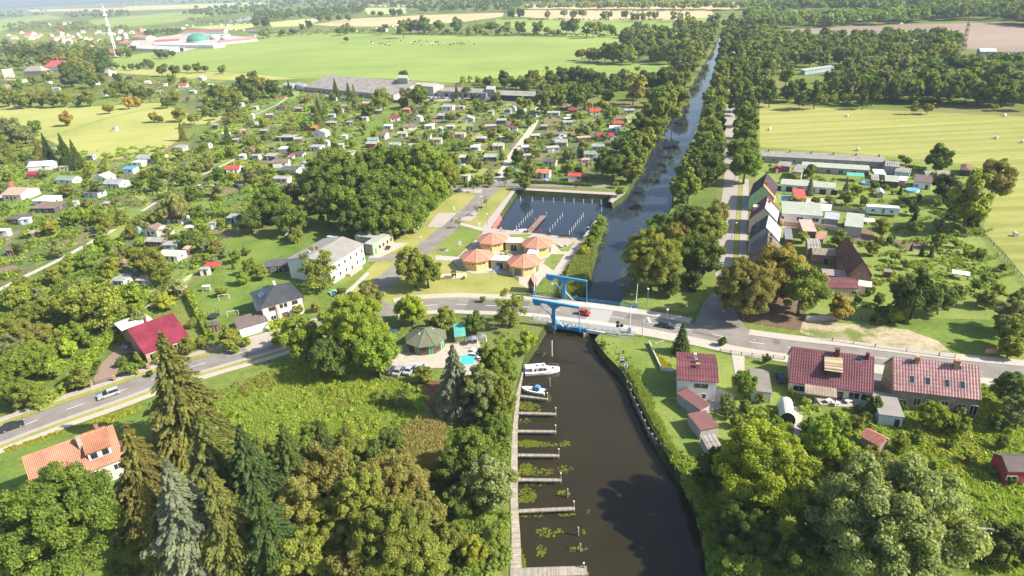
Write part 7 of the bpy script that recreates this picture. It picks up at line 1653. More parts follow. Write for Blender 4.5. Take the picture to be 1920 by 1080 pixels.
# foreground and singular trees with labels of their own
TL([(108,985,104,'green','huge broad green tree filling the bottom left corner'),
(180,566,50,'olive','round olive tree above the long sloping hedge'),(660,610,58,'fresh','large yellow green tree standing over the road left of the restaurant'),(706,658,40,'fresh','lower half of the tree mass touching the parked cars'),(565,632,38,'fresh','round light green tree beside the white garage driveway'),(622,668,38,'dark','dark shaded tree between the two light green ones by the road'),
(690,562,28,'brown','brownish tree at the end of the access road by the bridge road'),(770,580,28,'lime','bright lime maple beside the road above the restaurant'),(832,600,22,'olive','olive bush tree behind the octagonal restaurant roof'),(892,604,18,'dark','dark green tree behind the green gazebo'),(808,608,14,'olive','small olive bush touching the restaurant roof'),
(955,580,30,'olive','loose olive tree at the left end of the bridge','airy'),(925,690,34,'olive','tall olive alder beside the jetty opposite the motor yacht','tall'),(900,735,34,'grey','grey green alder above the jetty below the blue spruce','tall'),(797,700,16,'olive','round bush in front of the parked cars'),(748,655,7,'fresh','small round bush beside the dark red car'),
(952,652,20,'fresh','fresh green tree between the terrace and the little dinghy','airy'),(948,700,24,'green','green alder at the gangway beside the jetty','tall'),(938,748,28,'olive','olive alder leaning over the jetty below the small boat','tall'),(930,800,28,'green','green bushy alder beside the jetty at the second finger'),(990,632,16,'lime','bright lime bush over the water at the left bridge end'),(985,655,10,'lime','lower lime bush above the little dinghy'),(886,850,42,'green','broad green tree left of the jetty at the third finger'),(918,905,46,'grey','grey green alder left of the jetty at the fifth finger'),(890,1030,24,'yellow','bright yellow green shrub near the bottom end of the jetty'),(925,1010,28,'olive','olive willow shrub leaning on the jetty near the bottom'),(840,1012,34,'olive','olive bush between the brown oaks and the jetty path'),(862,935,30,'dark','dark shaded tree behind the grey green alder'),
(600,880,50,'brown','brownish oak at the top left of the lower oak group'),(735,905,62,'brown','large brown olive oak in the middle of the lower oak group'),(620,985,52,'olive','olive oak left of centre in the lower oak group'),(735,1010,70,'olive','largest olive oak at the bottom of the picture, right of centre'),(560,1045,50,'olive','olive oak at the bottom edge of the lower oak group, left'),(660,1060,48,'brown','brown oak at the bottom edge between two olive oaks'),(680,945,50,'olive','tall olive oak in the heart of the lower oak group','tall'),(790,960,42,'brown','brown olive oak at the right side of the lower oak group'),(795,1050,44,'olive','olive oak at the bottom edge beside the grassy path'),(560,960,44,'brown','tall brown oak between the spruces and the oak group','tall'),(650,840,34,'olive','olive tree above the brown oaks'),(590,815,30,'green','green tree at the upper edge of the lower wood'),(480,850,32,'olive','olive tree among the dark spruces'),(540,850,34,'green','green tree among the dark spruces, right'),(850,880,34,'dark','dark tree between the dry reeds and the jetty trees'),
(735,820,24,'dark','dark green shrub standing in the rough meadow'),(705,850,22,'dark','dark bush below the dark meadow shrub'),
(1398,540,52,'brown','left one of the big golden oaks at the junction'),(1462,510,50,'gold','middle one of the big golden oaks at the junction'),(1504,540,44,'olive','right one of the big golden oaks, the greenest of them'),
(1222,485,52,'olive','big round olive tree on the right bank between bridge and marina mouth'),(1312,480,42,'dark','dark green tree beside the junction road, right of the big round one'),(1275,440,26,'gold','yellowing tree behind the big round canal tree'),(1290,415,34,'dark','dark tree on the right bank opposite the marina mouth'),(1330,432,30,'olive','olive tree along the side road above the dark one'),(1298,520,20,'dark','low dark bush at the foot of the bank trees by the junction'),(1255,530,22,'dark','low dark bush hanging over the canal above the bridge'),(1345,400,20,'brown','brownish tree beside the side road above the olive one'),(1240,425,26,'green','green tree leaning over the right bank opposite the reed spit'),
(1435,880,88,'lime','largest bright yellow green tree below the outbuildings'),(1345,885,42,'dark','dark rounded tree at the water edge below the fender rail'),(1400,990,56,'dark','dark tree with bare branches leaning over the canal shadow'),(1670,975,128,'grey','huge pale green willow at the bottom right'),(1560,990,60,'green','green tree joined to the left side of the huge willow'),(1500,1050,50,'dark','dark tree at the bottom edge left of the huge willow'),(1545,830,34,'fresh','bright green walnut in the lower right gardens'),(1590,855,24,'lime','yellow green shrub left of the rounded greenhouse'),(1640,870,34,'brown','brownish bare looking tree right of the small tiled shed'),(1380,1060,40,'green','low green tree at the bottom edge by the canal shadow'),
(1400,718,24,'green','loose garden tree right of the maroon ribbed roof'),(1640,760,15,'dark','slim dark tree between the striped porch and the garage'),(1900,735,32,'dark','dark tree at the right edge beside the long brick house'),(1915,770,30,'grey','grey green tree at the right edge below the dark one'),(1750,778,24,'lime','yellow green shrub below the long brick house, left'),(1795,795,20,'olive','olive shrub below the long brick house, middle'),(1690,765,9,'dark','slim conifer like shrub beside the pale blue garage'),
(1720,548,44,'dark','big dark green tree above the sandy lot'),(1765,560,26,'dark','smaller dark tree touching the big one above the sandy lot'),(1575,575,22,'gold','loose golden tree behind the pale slab fence'),(1902,590,32,'grey','grey green tree at the right edge above the meadow'),(1905,625,30,'olive','olive willow at the right edge beside the road end'),(1850,560,16,'olive','small olive tree in the rough plot at the right'),(1680,590,14,'lime','bright lime shrub between the dark hedges'),
(1762,298,22,'dark','single round dark tree at the edge of the mown field'),(1868,335,34,'brown','grey brown willow bushes standing out into the mown field'),(1822,372,34,'olive','tall olive tree above the dark one at the end of the right gardens','tallmid'),(1822,400,22,'deep','very dark conifer like tree at the foot of the tall olive tree'),(1775,352,24,'deep','dark tree right of the brown roofed garden house'),
(594,508,34,'olive','tall loose garden tree in front of the long white house','airy'),(775,500,34,'olive','left half of the spreading lawn tree beside the park road'),(800,508,28,'olive','right half of the spreading lawn tree, nearest the playground'),(330,388,26,'pale','pale weeping willow in the middle of the allotments','willow'),(275,492,26,'olive','round olive tree between the brown gabled huts'),(300,510,20,'olive','olive tree just below the round one between the huts'),
(545,408,28,'green','round green tree left of the grove, nearest to the white house'),(510,385,30,'green','green tree left of the grove behind the round one'),(467,412,22,'dark','dark tree at the left end of the group beside the grove'),(548,363,16,'deep','dark tree between the group and the oak grove'),(555,440,14,'olive','low olive bush beside the white van'),
(430,632,20,'olive','round street tree on the verge beside the villa garage'),(150,707,20,'olive','round street tree left of the driveway gate'),(50,738,26,'olive','round street tree at the far left of the verge'),(1325,680,1,'dark','x')if False else(1278,574,1.5,'dark','tiny sapling on the junction lawn'),
(1900,1020,40,'dark','dark bush at the right edge beside the lily pond')])
spruce(368,835,626,'spruce',1.0,'tallest spruce standing beside the road at the left',big=True)
spruce(385,1075,866,'blue',1.05,'silvery blue spruce with a pale leaning top, bottom left',big=True)
for x,y,t_,w,l in[(300,970,795,.95,'dark green spruce right of the orange roofed house'),(430,960,770,1.0,'dark spruce behind the silvery blue one'),(500,985,800,1.0,'second dark spruce right of the silvery blue one'),(560,930,795,1.0,'dark spruce left of the brown oaks'),(620,900,790,.9,'dark spruce above the brown oaks'),(455,1075,880,.9,'dark spruce at the bottom edge beside the silvery blue one'),(330,1070,905,.8,'dark spruce in the shade left of the silvery blue one'),(530,1080,900,.9,'dark spruce at the bottom edge left of the oaks'),(660,870,790,.8,'small dark spruce at the upper right of the spruce group')]:
 spruce(x,y,t_,RND.choice(['spruce','deep','dark']),w,l,big=True,group='dark spruces at the bottom left')
spruce(860,775,648,'blue',1.0,'blue grey spruce beside the restaurant basin',big=True)
spruce(1277,662,606,'deep',1.0,'single dark spruce above the maroon ribbed roof')
for rec in "1517 366 330 blue|1583 372 333 blue|155 176 0 0|632 186 147 dark|656 190 154 dark|668 205 158 grey|545 181 150 dark|600 226 182 dark|598 240 196 olive|1043 262 0 0|1097 206 184 brown|78 300 255 olive|98 308 250 deep|130 310 250 deep|20 305 250 olive|150 318 262 dark|345 264 225 brown|460 200 160 0|1768 0 0 0|1712 420 388 deep|1708 470 455 deep|1727 480 456 deep|1745 482 460 deep|1776 408 388 deep|857 185 158 dark|850 192 172 dark|430 270 232 dark|1060 300 274 blue|425 262 240 fresh|940 300 280 dark|210 700 0 0|1648 345 330 dark|1687 365 345 deep|1672 365 355 deep|438 505 490 dark|1012 335 320 dark".split('|'):
 x,y,t_,c=rec.split()
 if c!='0' and t_!='0':spruce(float(x),float(y),float(t_),c)
# the oak grove
T("600 320 26 green|625 300 26 olive|650 322 30 green|690 305 28 green|720 300 28 green|760 300 28 green|795 305 30 fresh|825 318 28 fresh|600 352 28 dark|632 350 30 green|668 350 32 green|705 345 32 green|742 340 32 green|780 350 32 fresh|812 355 28 fresh|838 335 22 olive|610 385 28 dark|642 385 32 green|680 390 34 green|715 385 34 green|750 390 34 green|785 385 28 green|660 412 26 dark|700 415 28 green|740 412 28 green|770 405 24 green|590 378 18 brown",zone='grove',group='trees of the dense oak grove')
# rows along the canal; counted from the bridge side
def row(data,phrase,group):
 for k,rec in enumerate(data.split('|')):
  q=rec.split();q[0]=float(q[0])-(8 if 'right of' in group and float(q[1])<200 else 0);wd=ORD[k]if k<len(ORD)else None
  tree(float(q[0]),float(q[1]),float(q[2]),q[3],q[4]if len(q)>4 else None,label='%s tree %s'%(wd,phrase),group=group,zone='row')
ORD=['first','second','third','fourth','fifth','sixth','seventh','eighth','ninth','tenth','eleventh','twelfth','thirteenth','fourteenth','fifteenth','sixteenth','seventeenth','eighteenth','nineteenth','twentieth','21st','22nd','23rd','24th','25th','26th','27th','28th','29th','30th','31st','32nd','33rd','34th','35th','36th','37th','38th','39th','40th']
row("1185 318 18 olive|1150 310 22 dark|1172 296 20 green|1195 288 18 olive|1130 300 16 dark|1205 262 20 olive|1178 272 16 dark|1228 244 18 olive|1200 238 18 dark|1240 215 20 olive|1215 218 16 green|1262 200 18 olive|1238 190 18 green|1278 182 15 olive|1255 172 14 olive|1268 152 15 olive|1250 140 14 green|1285 140 14 olive|1272 125 13 dark|1296 122 12 olive|1305 108 12 olive|1290 104 11 green|1315 95 11 olive|1300 88 11 green|1324 82 10 olive|1308 74 10 olive|1330 70 9 olive|1318 62 9 green|1337 58 8 olive|1326 48 8 green|1342 46 7 olive|1332 36 7 olive|1345 36 7 green",'on the left canal bank, counted from the marina','trees on the left canal bank')
row("1272 352 18 green|1292 345 20 olive|1285 322 18 green|1305 325 18 dark|1330 318 24 dark|1300 300 18 green|1318 290 18 green|1325 270 18 olive|1340 285 18 dark|1330 245 18 olive|1318 262 14 green|1345 262 14 green|1330 222 17 olive|1347 232 14 dark|1340 200 18 green|1330 184 14 green|1352 180 16 olive|1345 160 15 olive|1360 150 14 olive|1350 135 14 green|1362 122 13 olive|1354 110 12 green|1365 98 12 olive|1358 86 11 green|1366 74 10 olive|1360 62 9 green|1368 52 8 olive|1362 42 7 green",'on the strip between canal and side road, counted from the junction','trees on the right canal bank')
row("1398 308 26 green|1392 280 24 green|1395 255 22 green|1405 236 20 dark|1396 222 20 olive|1400 200 20 dark|1392 182 18 green|1408 178 16 dark|1396 162 18 dark|1388 148 14 green|1402 140 16 dark|1392 124 15 dark|1400 108 14 olive|1388 98 13 dark|1404 92 13 green|1390 80 12 dark|1402 72 12 dark|1386 64 11 green|1398 56 11 dark|1384 48 10 green|1396 42 9 dark|1380 38 8 green",'in the row right of the side road, counted from the row houses','trees right of the side road')
# groves near the meadow
T("1090 100 9 olive|1105 101 10 brown|1120 100 12 green|1135 96 14 green|1150 98 14 dark|1165 100 14 green|1180 100 11 olive|1188 108 9 olive|1200 90 12 dark|1215 82 14 green|1180 76 12 dark|1235 95 14 green|1255 100 14 dark|1265 88 14 olive|1240 75 13 green|1285 90 14 olive|1222 102 8 olive|1170 70 10 dark|1195 68 12 green|1215 60 14 pale|1235 58 12 green|1258 62 13 green|1280 68 13 green|1300 60 12 olive|1195 52 10 olive|1178 58 9 olive|1275 48 12 olive|1295 42 10 olive|1310 50 10 green",zone='grove',group='trees of the copse beside the canal meadow')
T("1000 148 16 olive|985 158 10 dark|1035 146 14 dark|1053 142 14 dark|1070 140 14 dark|1090 140 16 dark|1108 145 16 dark|1125 150 14 dark|1148 156 15 dark|1165 150 15 deep|1188 160 18 brown poplar|1205 148 14 deep|1222 150 15 dark|1240 150 15 dark|1258 152 16 dark|1275 150 14 dark|1020 185 18 grey tall|1045 180 16 green tallmid|1065 168 14 green|1080 182 18 green|1100 172 15 dark|1120 165 12 dark|1130 195 10 yellow|1140 180 12 green|1262 165 12 olive|1245 178 12 olive|1225 180 16 olive|1195 172 12 dark|945 148 13 dark|915 152 9 dark|968 154 10 dark|716 184 18 olive|782 178 19 green|762 175 12 grey|755 190 10 olive|758 140 8 dark|930 180 8 green|688 205 14 dark|875 170 9 dark|890 180 7 dark|1025 128 4 olive|649 73 5 dark",zone='field edge')
T("1450 100 14 green|1440 130 14 dark|1465 115 12 dark|1475 140 14 green|1480 170 16 dark|1430 150 16 grey|1445 172 16 dark|1425 180 12 grey|1500 160 12 dark|1530 175 16 dark|1555 170 13 green|1500 185 12 dark|1620 185 11 dark|1595 155 18 grey|1560 150 16 grey|1610 150 18 dark|1640 165 18 dark|1660 150 18 grey|1680 168 18 dark|1700 150 16 grey|1722 165 17 dark|1745 160 17 olive|1765 165 17 dark|1790 168 18 dark|1815 165 18 green|1840 172 18 dark|1862 168 18 green|1885 175 18 dark|1908 172 18 dark|1930 178 16 green|1700 128 18 grey|1675 125 16 grey|1640 125 16 grey|1725 135 14 olive|1755 135 16 dark|1780 125 18 dark|1805 128 18 green|1830 130 18 grey|1855 135 18 olive|1880 142 18 grey|1905 148 16 grey|1925 150 16 olive|1770 150 14 green|1830 150 16 green|1870 155 14 dark|1625 140 14 olive|1590 130 14 grey|1740 202 9 olive|1715 200 8 olive|1865 200 6 fresh|1880 105 5 olive|1900 112 6 dark|1915 120 7 dark|1870 128 8 green|1900 128 8 olive|1655 145 14 yellow",zone='right wood',group='trees of the right hand wood, front part')
T("1455 75 10 olive|1470 65 10 olive|1478 90 11 green|1495 70 10 olive|1510 85 12 olive|1528 75 11 green|1545 65 10 olive|1548 90 12 dark|1565 80 12 olive|1580 70 10 olive|1590 90 12 green|1605 78 11 olive|1620 70 10 green|1628 92 12 olive|1645 82 12 olive|1660 74 10 dark|1668 98 12 olive|1680 85 12 olive|1697 95 12 olive|1700 76 10 green|1718 88 12 dark|1735 82 11 dark|1750 95 12 olive|1762 80 12 yellow|1778 92 12 yellow|1790 100 10 olive|1725 105 10 olive|1748 110 11 olive|1655 110 10 olive|1600 105 12 olive|1575 105 12 dark|1545 108 12 green|1520 108 12 dark|1495 105 12 green|1470 105 11 dark|1450 60 9 dark|1610 110 10 green|1685 112 10 olive|1770 72 6 dark|1440 82 10 green|1425 110 14 olive|1420 135 12 green|1412 60 11 olive|1425 75 12 green|1440 50 10 dark|1415 90 12 dark|1430 40 9 dark|1410 42 9 olive|1400 28 8 dark",zone='right wood',group='trees of the right hand wood, back part')
# trees between dry meadow and allotments, and at the left
T("216 122 6 green|232 126 4 green|245 124 6 dark|258 124 5 dark|268 121 6 dark|276 117 7 dark|284 122 6 green|302 131 9 dark|308 124 6 dark|327 131 9 dark|350 127 7 dark|370 126 8 dark|384 128 6 dark|416 129 7 olive|238 192 10 orange|258 189 8 orange|202 202 9 gold|124 222 11 orange|286 218 9 gold|300 222 6 olive|335 213 12 olive|362 222 9 olive|65 235 11 green|15 243 22 grey|42 250 16 grey|8 255 14 grey|400 215 8 green",zone='dry field')
T("10 182 14 olive|35 186 14 olive|52 184 12 brown|75 185 12 olive|95 186 12 brown|118 185 12 olive|165 184 12 olive|145 190 8 green|260 175 14 dark|235 165 12 olive|215 160 10 green|325 182 12 olive|310 190 10 dark|400 172 13 dark|420 182 12 olive|455 155 12 dark|475 150 14 olive|490 160 14 brown|510 165 14 dark|470 175 14 dark|440 185 12 olive|410 195 12 dark|390 188 10 green|30 160 12 green|90 140 10 yellow|60 150 8 olive|130 145 14 dark|150 140 12 green|170 150 12 green|190 145 8 olive|220 145 8 dark|205 172 9 olive|280 172 8 dark|125 150 10 green|345 150 7 olive|320 148 8 green",zone='left gardens')
# wooded rise around the mansion
T("5 95 10 dark|22 98 12 dark|40 100 12 dark|58 100 12 dark|76 98 12 dark|95 95 12 dark|10 112 12 grey|30 115 12 green|55 118 10 grey|88 112 12 gold|110 112 12 gold|140 108 14 olive|125 128 14 dark|145 122 14 olive|160 118 13 dark|175 110 14 dark|190 112 14 dark|185 125 13 dark|165 132 12 brown|150 138 10 dark|138 100 10 olive|118 92 10 grey|155 95 10 olive|170 97 10 olive|195 98 10 dark|205 120 8 dark|225 97 8 green|240 100 6 dark|62 88 9 olive|45 82 9 grey|80 85 8 olive|12 80 8 grey|100 82 7 olive|110 100 10 dark|240 92 6 olive|300 100 7 dark|312 102 6 dark|322 99 6 dark|292 98 5 dark|250 90 5 dark|340 93 4 dark",zone='wooded rise')
# rows of tall trees beyond the meadow
T("755 52 9 olive poplar|768 48 11 green|782 48 11 green|795 46 12 green|806 52 9 green|822 46 10 green|838 58 5 dark|856 47 11 green|880 55 6 pale poplar|893 52 6 pale poplar|905 54 6 pale poplar|920 49 10 green|934 54 6 pale poplar|950 52 7 olive poplar|977 50 11 green|1007 50 11 green|1025 56 7 olive|1036 60 5 olive|1047 60 5 dark|1062 48 11 green|1076 48 11 green|1100 54 8 olive poplar|1112 54 8 olive poplar|1125 50 9 olive|1140 52 9 olive|1148 56 8 olive|1027 26 6 grey|1058 24 7 grey|1075 26 7 grey|1092 24 8 grey|1132 28 7 grey|1142 26 7 grey|1172 26 7 grey|1185 30 5 grey poplar|1195 30 5 grey poplar|1205 30 5 grey poplar|1218 26 6 grey|1230 27 7 grey|1262 28 6 grey poplar|1275 30 5 grey poplar|1290 30 5 grey poplar|960 25 8 dark|975 24 8 dark|636 58 7 dark|648 53 9 olive|660 54 6 olive|702 60 0.5 dark|722 50 6 dark|578 45 7 dark|565 50 5 dark|492 62 8 olive|500 60 8 grey|548 58 6 dark|530 60 6 dark|600 33 6 dark|615 34 6 dark|635 33 6 dark|652 32 6 dark|480 42 8 dark|497 40 8 dark|700 24 5 dark|713 25 5 dark|735 22 7 dark|750 23 6 dark|715 56 7 dark",zone='beyond the meadow',group='tall trees beyond the meadow')
# right hand gardens
T("1520 320 11 olive|1493 332 8 yellow|1598 352 9 lime|1588 370 12 olive|1610 355 8 olive|1622 375 9 olive|1640 345 8 dark|1660 350 6 green|1694 373 8 olive|1707 376 9 dark|1712 392 10 deep|1756 378 8 yellow|1722 372 7 dark|1657 425 17 olive|1717 425 13 green|1763 422 13 grey|1805 432 8 grey|1760 452 12 olive|1792 455 8 olive|1812 470 7 lime|1845 478 7 olive|1842 472 9 olive|1638 465 12 olive|1650 450 9 brown|1575 447 14 olive|1590 455 11 olive|1506 443 10 fresh|1672 450 8 dark|1700 495 9 olive|1680 480 9 olive|1550 350 7 dark|1825 420 9 dark|1798 400 10 deep|1700 300 8 olive|1690 295 6 dark|1485 375 7 green|1500 378 7 olive|1530 376 8 dark|1556 374 9 grey|1455 432 5 olive|1870 545 12 olive|1880 500 8 olive|1842 560 9 grey|1800 545 12 olive|1650 560 10 dark|1632 545 9 olive|1610 560 8 green|1880 610 14 olive|1895 650 20 olive|1915 560 16 olive|1850 520 8 green|1830 535 9 dark|1786 380 11 dark|1752 330 8 dark|1690 325 6 dark",zone='right gardens')
T("1395 760 12 green|1425 745 10 olive|1512 752 8 lime|1520 800 16 green|1545 790 14 fresh|1500 835 14 green|1580 800 14 green|1610 790 12 olive|1560 860 14 lime|1620 900 16 green|1480 850 16 olive|1380 790 12 olive|1400 820 18 green|1365 850 14 dark|1625 780 10 dark|1610 765 7 dark|1355 640 8 dark|1437 672 8 dark|1455 790 10 fresh|1528 880 12 lime|1690 830 16 olive|1655 905 14 brown|1750 870 10 fresh|1780 830 9 dark|1800 770 10 olive|1870 790 16 dark|1880 830 12 olive|1720 820 12 green|1900 900 9 dark|1500 700 1.5 green|1485 690 7 dark|1485 735 7 green|1820 860 10 olive|1860 880 8 fresh",zone='lower right gardens')
T("20 620 30 olive|55 595 26 olive|90 580 22 olive|70 630 26 brown|110 600 22 olive|140 620 24 fresh|25 680 34 green|70 670 30 fresh|10 730 28 green|95 690 20 fresh|130 650 16 lime|110 640 18 olive|30 560 20 olive|215 580 10 olive|20 650 24 grey|165 640 10 green|265 560 10 fresh",zone='left foreground garden')
T("260 668 9 olive|245 690 12 green|225 680 8 dark|290 665 8 olive|360 605 9 olive|375 640 12 olive|350 650 14 olive|460 640 9 lime|215 640 4 dark|440 655 8 lime|520 635 12 fresh|590 575 9 brown|620 590 10 olive|560 580 10 olive|470 500 14 olive|440 480 12 green|455 520 12 fresh|490 510 12 olive|415 545 10 olive|400 490 9 grey|460 470 8 olive|420 472 10 grey|380 460 12 grey|365 445 12 olive|640 545 8 dark|655 558 12 olive|905 560 6 olive|700 300 1 olive|845 360 3 green bare|887 350 5 green bare|911 376 6 green bare|894 392 6 green bare|860 415 6 green bare|946 342 4 dark bare|875 345 5 olive|280 700 6 dark|870 520 3 olive",zone='middle gardens')
TL([(1060,900*0+536,4,'dark','small dark bush at the foot of the far bridge tower'),(1093,470,12,'yellow','yellow green shrub at the quay corner beside the reeds'),(1110,455,12,'green','green shrub on the reed spit, near end'),(1118,435,12,'green','green shrub in the middle of the reed spit'),(1124,418,10,'green','green shrub at the far tip of the reed spit'),(1163,358,9,'green','green bush at the far right corner of the marina'),(1155,345,6,'olive','small olive bush above the marina corner'),(1132,668*0+643,6,'fresh','bright bush at the right bank just below the bridge')])
# random smaller garden trees fill the allotments between huts and lanes
cpx=[tuple(proj((p.x,p.y,0))[:2])for p in canal]
LANES=[[(-60,575),(40,522),(115,485),(215,430)],[(266,396),(292,380)],[(380,328),(438,300)],[(478,215),(520,196),(560,172)],[(930,340),(945,318),(960,290),(1000,235)],[(748,195),(715,220),(690,250),(670,285)]]
def near_lane(x,y,d):
 for L in LANES:
  for(x0,y0),(x1,y1)in zip(L,L[1:]):
   vx,vy=x1-x0,y1-y0;t=max(0,min(1,((x-x0)*vx+(y-y0)*vy)/(vx*vx+vy*vy)))
   if math.hypot(x-x0-t*vx,y-y0-t*vy)<d:return True
 return False
TP=[(t.location.x,t.location.y,r/max(.5,ppm(t.location)))for t,_,_,r,*_ in TREES]
def free(c,R):
 return all((c.x-a)**2+(c.y-b)**2>(rr+R*.7)**2 for a,b,rr in FOOT)and all((c.x-a)**2+(c.y-b)**2>(rr*.7+R*.7)**2 for a,b,rr in TP)
OPEN=[[(0,560),(0,480),(120,430),(60,520)],[(440,350),(570,350),(570,378),(440,400)],[(430,455),(540,440),(540,500),(430,520)],[(828,272),(838,268),(838,280)],[(880,345),(930,345),(930,350),(880,350)]]
made=0;tries=0
while made<298 and tries<20000:
 tries+=1;x,y=RND.uniform(0,1180),RND.uniform(150,600)
 if y>330 and RND.random()<.35:continue
 if not inpoly(x,y,ALLOT)or near_lane(x,y,9)or inpoly(x,y,cpx)or any(inpoly(x,y,q)for q in OPEN):continue
 c=P(x,y);R=RND.uniform(1.5,3.4)
 if not free(c,R):continue
 tree(x,y,R*ppm(c),RND.choice(['green','olive','olive','fresh','grey','olive','pale','brown','fresh','yellow','green','dark']),zone='allotment',group='garden trees in the allotments')
 TP.append((c.x,c.y,R));made+=1
# ------------------------------------------------------------------ masses nobody could count
AV=lambda x,y:any((x-a)**2+(y-b)**2<(r*.85)**2 for a,b,r in FOOT)or near_lane(*proj((x,y,0))[:2],6)
for k,(L,n,col)in enumerate([([(330,152),(570,170),(735,190),(740,280),(585,292),(570,390),(340,300),(420,222)],1300,'fresh'),([(735,190),(960,188),(1195,206),(1180,290),(1130,334),(970,342),(850,300),(740,285)],560,'olive'),
([(-40,300),(340,272),(570,300),(570,390),(430,440),(300,590),(100,640),(-40,640)],1250,'fresh'),([(0,140),(330,150),(330,190),(60,194),(0,190)],800,'olive')]):
 thicket('garden_shrubs',L,n,(.5,2.0),col,'low shrubs and vegetable plots scattered through the allotments, part %s'%words_n[k],300+k,leaves=20,avoid=AV)
thicket('garden_shrubs',[(-20,560),(200,520),(330,560),(240,640),(60,740),(-60,760)],260,(.6,1.8),'fresh','dense bushes above the long sloping hedge at the left',311,leaves=50,avoid=AV)
thicket('garden_shrubs',[(1440,300),(1600,320),(1830,330),(1830,440),(1900,560),(1560,590),(1540,440),(1460,380)],210,(.4,1.3),'olive','low shrubs between the sheds of the right hand gardens',312,leaves=30,avoid=AV)
thicket('garden_shrubs',[(1360,770),(1500,760),(1640,790),(1700,900),(1540,950),(1400,850)],170,(.5,1.4),'fresh','bushy flower gardens below the two red roofed houses',313,leaves=70,avoid=AV)
thicket('undergrowth',[(320,775),(560,695),(700,700),(800,730),(790,800),(700,860),(420,860)],240,(.3,1.2),'fresh','knee high weeds covering the rough meadow beside the road',320,leaves=34,hz=.7)
thicket('undergrowth',[(560,690),(700,715),(760,780),(700,850),(560,800)],90,(.4,1.0),'yellow','paler yellow weeds in the middle of the rough meadow',321,leaves=34,hz=.7)
thicket('undergrowth',[(420,860),(700,860),(760,890),(830,900),(880,1090),(200,1090),(260,930)],420,(.5,1.4),'dark','shaded undergrowth of the lower wood',319,leaves=40)
thicket('undergrowth',[(840,770),(950,770),(950,1080),(880,1090),(830,900)],300,(.5,1.3),'green','bushes and weeds between the lower wood and the jetty',322,leaves=60)
weeds('tall_grass',[(290,778),(420,728),(560,674),(660,672),(710,700),(800,735),(790,800),(700,850),(420,850)],26000,(.12,.5),(.36,.44,.07),'bright rough grass of the clearing beside the road',340,w=.07)
weeds('tall_grass',[(1640,800),(1880,715),(1990,730),(1990,1110),(1830,1110),(1700,900)],26000,(.12,.5),(.36,.44,.07),'bright rough grass of the lower right meadow',341,w=.07)
thicket('undergrowth',[(600,735),(640,728),(665,750),(640,775),(610,765)],60,(.25,.6),'brown','pale dry patch of weeds in the middle of the clearing',342,leaves=30,hz=.4)
thicket('undergrowth',[(700,740),(760,735),(775,765),(720,775)],50,(.5,1.3),'dark','darker clump of bushes at the right side of the clearing',343,leaves=40)
thicket('undergrowth',[(430,720),(520,690),(540,715),(460,745)],60,(.3,.8),'brown','brownish tall weeds at the upper left of the clearing',344,leaves=34)
weeds('dry_reeds',[(768,806),(790,792),(822,798),(838,812),(826,840),(832,868),(806,890),(778,884),(770,900),(752,880),(762,850),(754,828)],12000,(.9,2.0),(.46,.38,.17),'patch of dry golden reeds beside the lower wood',323,w=.07)
thicket('bank_growth',[(1115,636),(1136,660),(1170,695),(1190,730),(1206,765),(1226,800),(1250,842),(1275,866),(1262,820),(1235,770),(1215,720),(1185,670),(1140,634)],80,(.25,.5),'fresh','bushy strip of growth between the right bank and the lawn',324,leaves=50)
weeds('bank_reeds',[(1168,688),(1190,722),(1207,762),(1228,800),(1250,842),(1275,872),(1268,845),(1250,815),(1240,790),(1226,775),(1222,745),(1205,728),(1196,700),(1180,690)],7000,(.4,1.0),(.34,.38,.10),'yellowish reeds along the right bank below the bridge',325,w=.06)
thicket('bank_growth',[(1262,862),(1290,850),(1340,900),(1370,1100),(1335,1100),(1312,960)],160,(.5,1.3),'fresh','bright bushes at the water edge under the bottom right trees',326,leaves=60)
thicket('undergrowth',[(1660,790),(1900,700),(1990,720),(1990,1120),(1820,1120),(1830,960),(1700,900)],700,(.35,.9),'fresh','weeds covering the rough meadow at the lower right',327,leaves=26,hz=.6,avoid=AV)
thicket('undergrowth',[(1690,800),(1850,760),(1850,900),(1700,880)],260,(.4,1.0),'yellow','yellower weeds in the upper part of the lower right meadow',328,leaves=26,hz=.6,avoid=AV)
thicket('undergrowth',[(1640,500),(1830,470),(1900,560),(1700,545)],320,(.4,1.1),'fresh','rough tall grass behind the brick barn',329,leaves=26,hz=.5,avoid=AV)
thicket('undergrowth',[(400,395),(570,345),(585,385),(470,400)],220,(.4,.9),'yellow','yellowish weeds on the fallow plot beside the grove',330,leaves=24,hz=.5)
weeds('reeds',[(1052,562),(1072,505),(1100,455),(1112,470),(1108,500),(1100,520),(1088,548),(1070,553)],16000,(1.2,2.4),(.31,.33,.10),'broad belt of reeds on the left bank between bridge and marina',331,w=.07)
thicket('bank_growth',[(1098,455),(1124,405),(1134,412),(1133,432),(1122,455),(1104,470)],110,(.5,1.2),'fresh','green bushes covering the reed spit',332,leaves=60)
thicket('bank_growth',[(1180,350),(1200,320),(1225,275),(1270,205),(1265,200),(1215,270),(1190,315),(1172,350)],200,(.6,1.4),'green','bushes along the left canal bank above the marina',333,leaves=40)
thicket('bank_growth',[(1262,400),(1266,345),(1290,290),(1310,235),(1330,165),(1340,165),(1325,240),(1300,310),(1285,400),(1240,470),(1195,540),(1185,540),(1225,455)],330,(.6,1.5),'dark','bushes along the right canal bank above the bridge',334,leaves=40)
thicket('flower_bed',[(1222,664),(1232,664),(1262,690),(1245,694),(1236,690)],90,(.25,.55),(.42,.36,.02),'yellow flower bed along the white wall beside the canal house',335,leaves=26,cat='flowers')
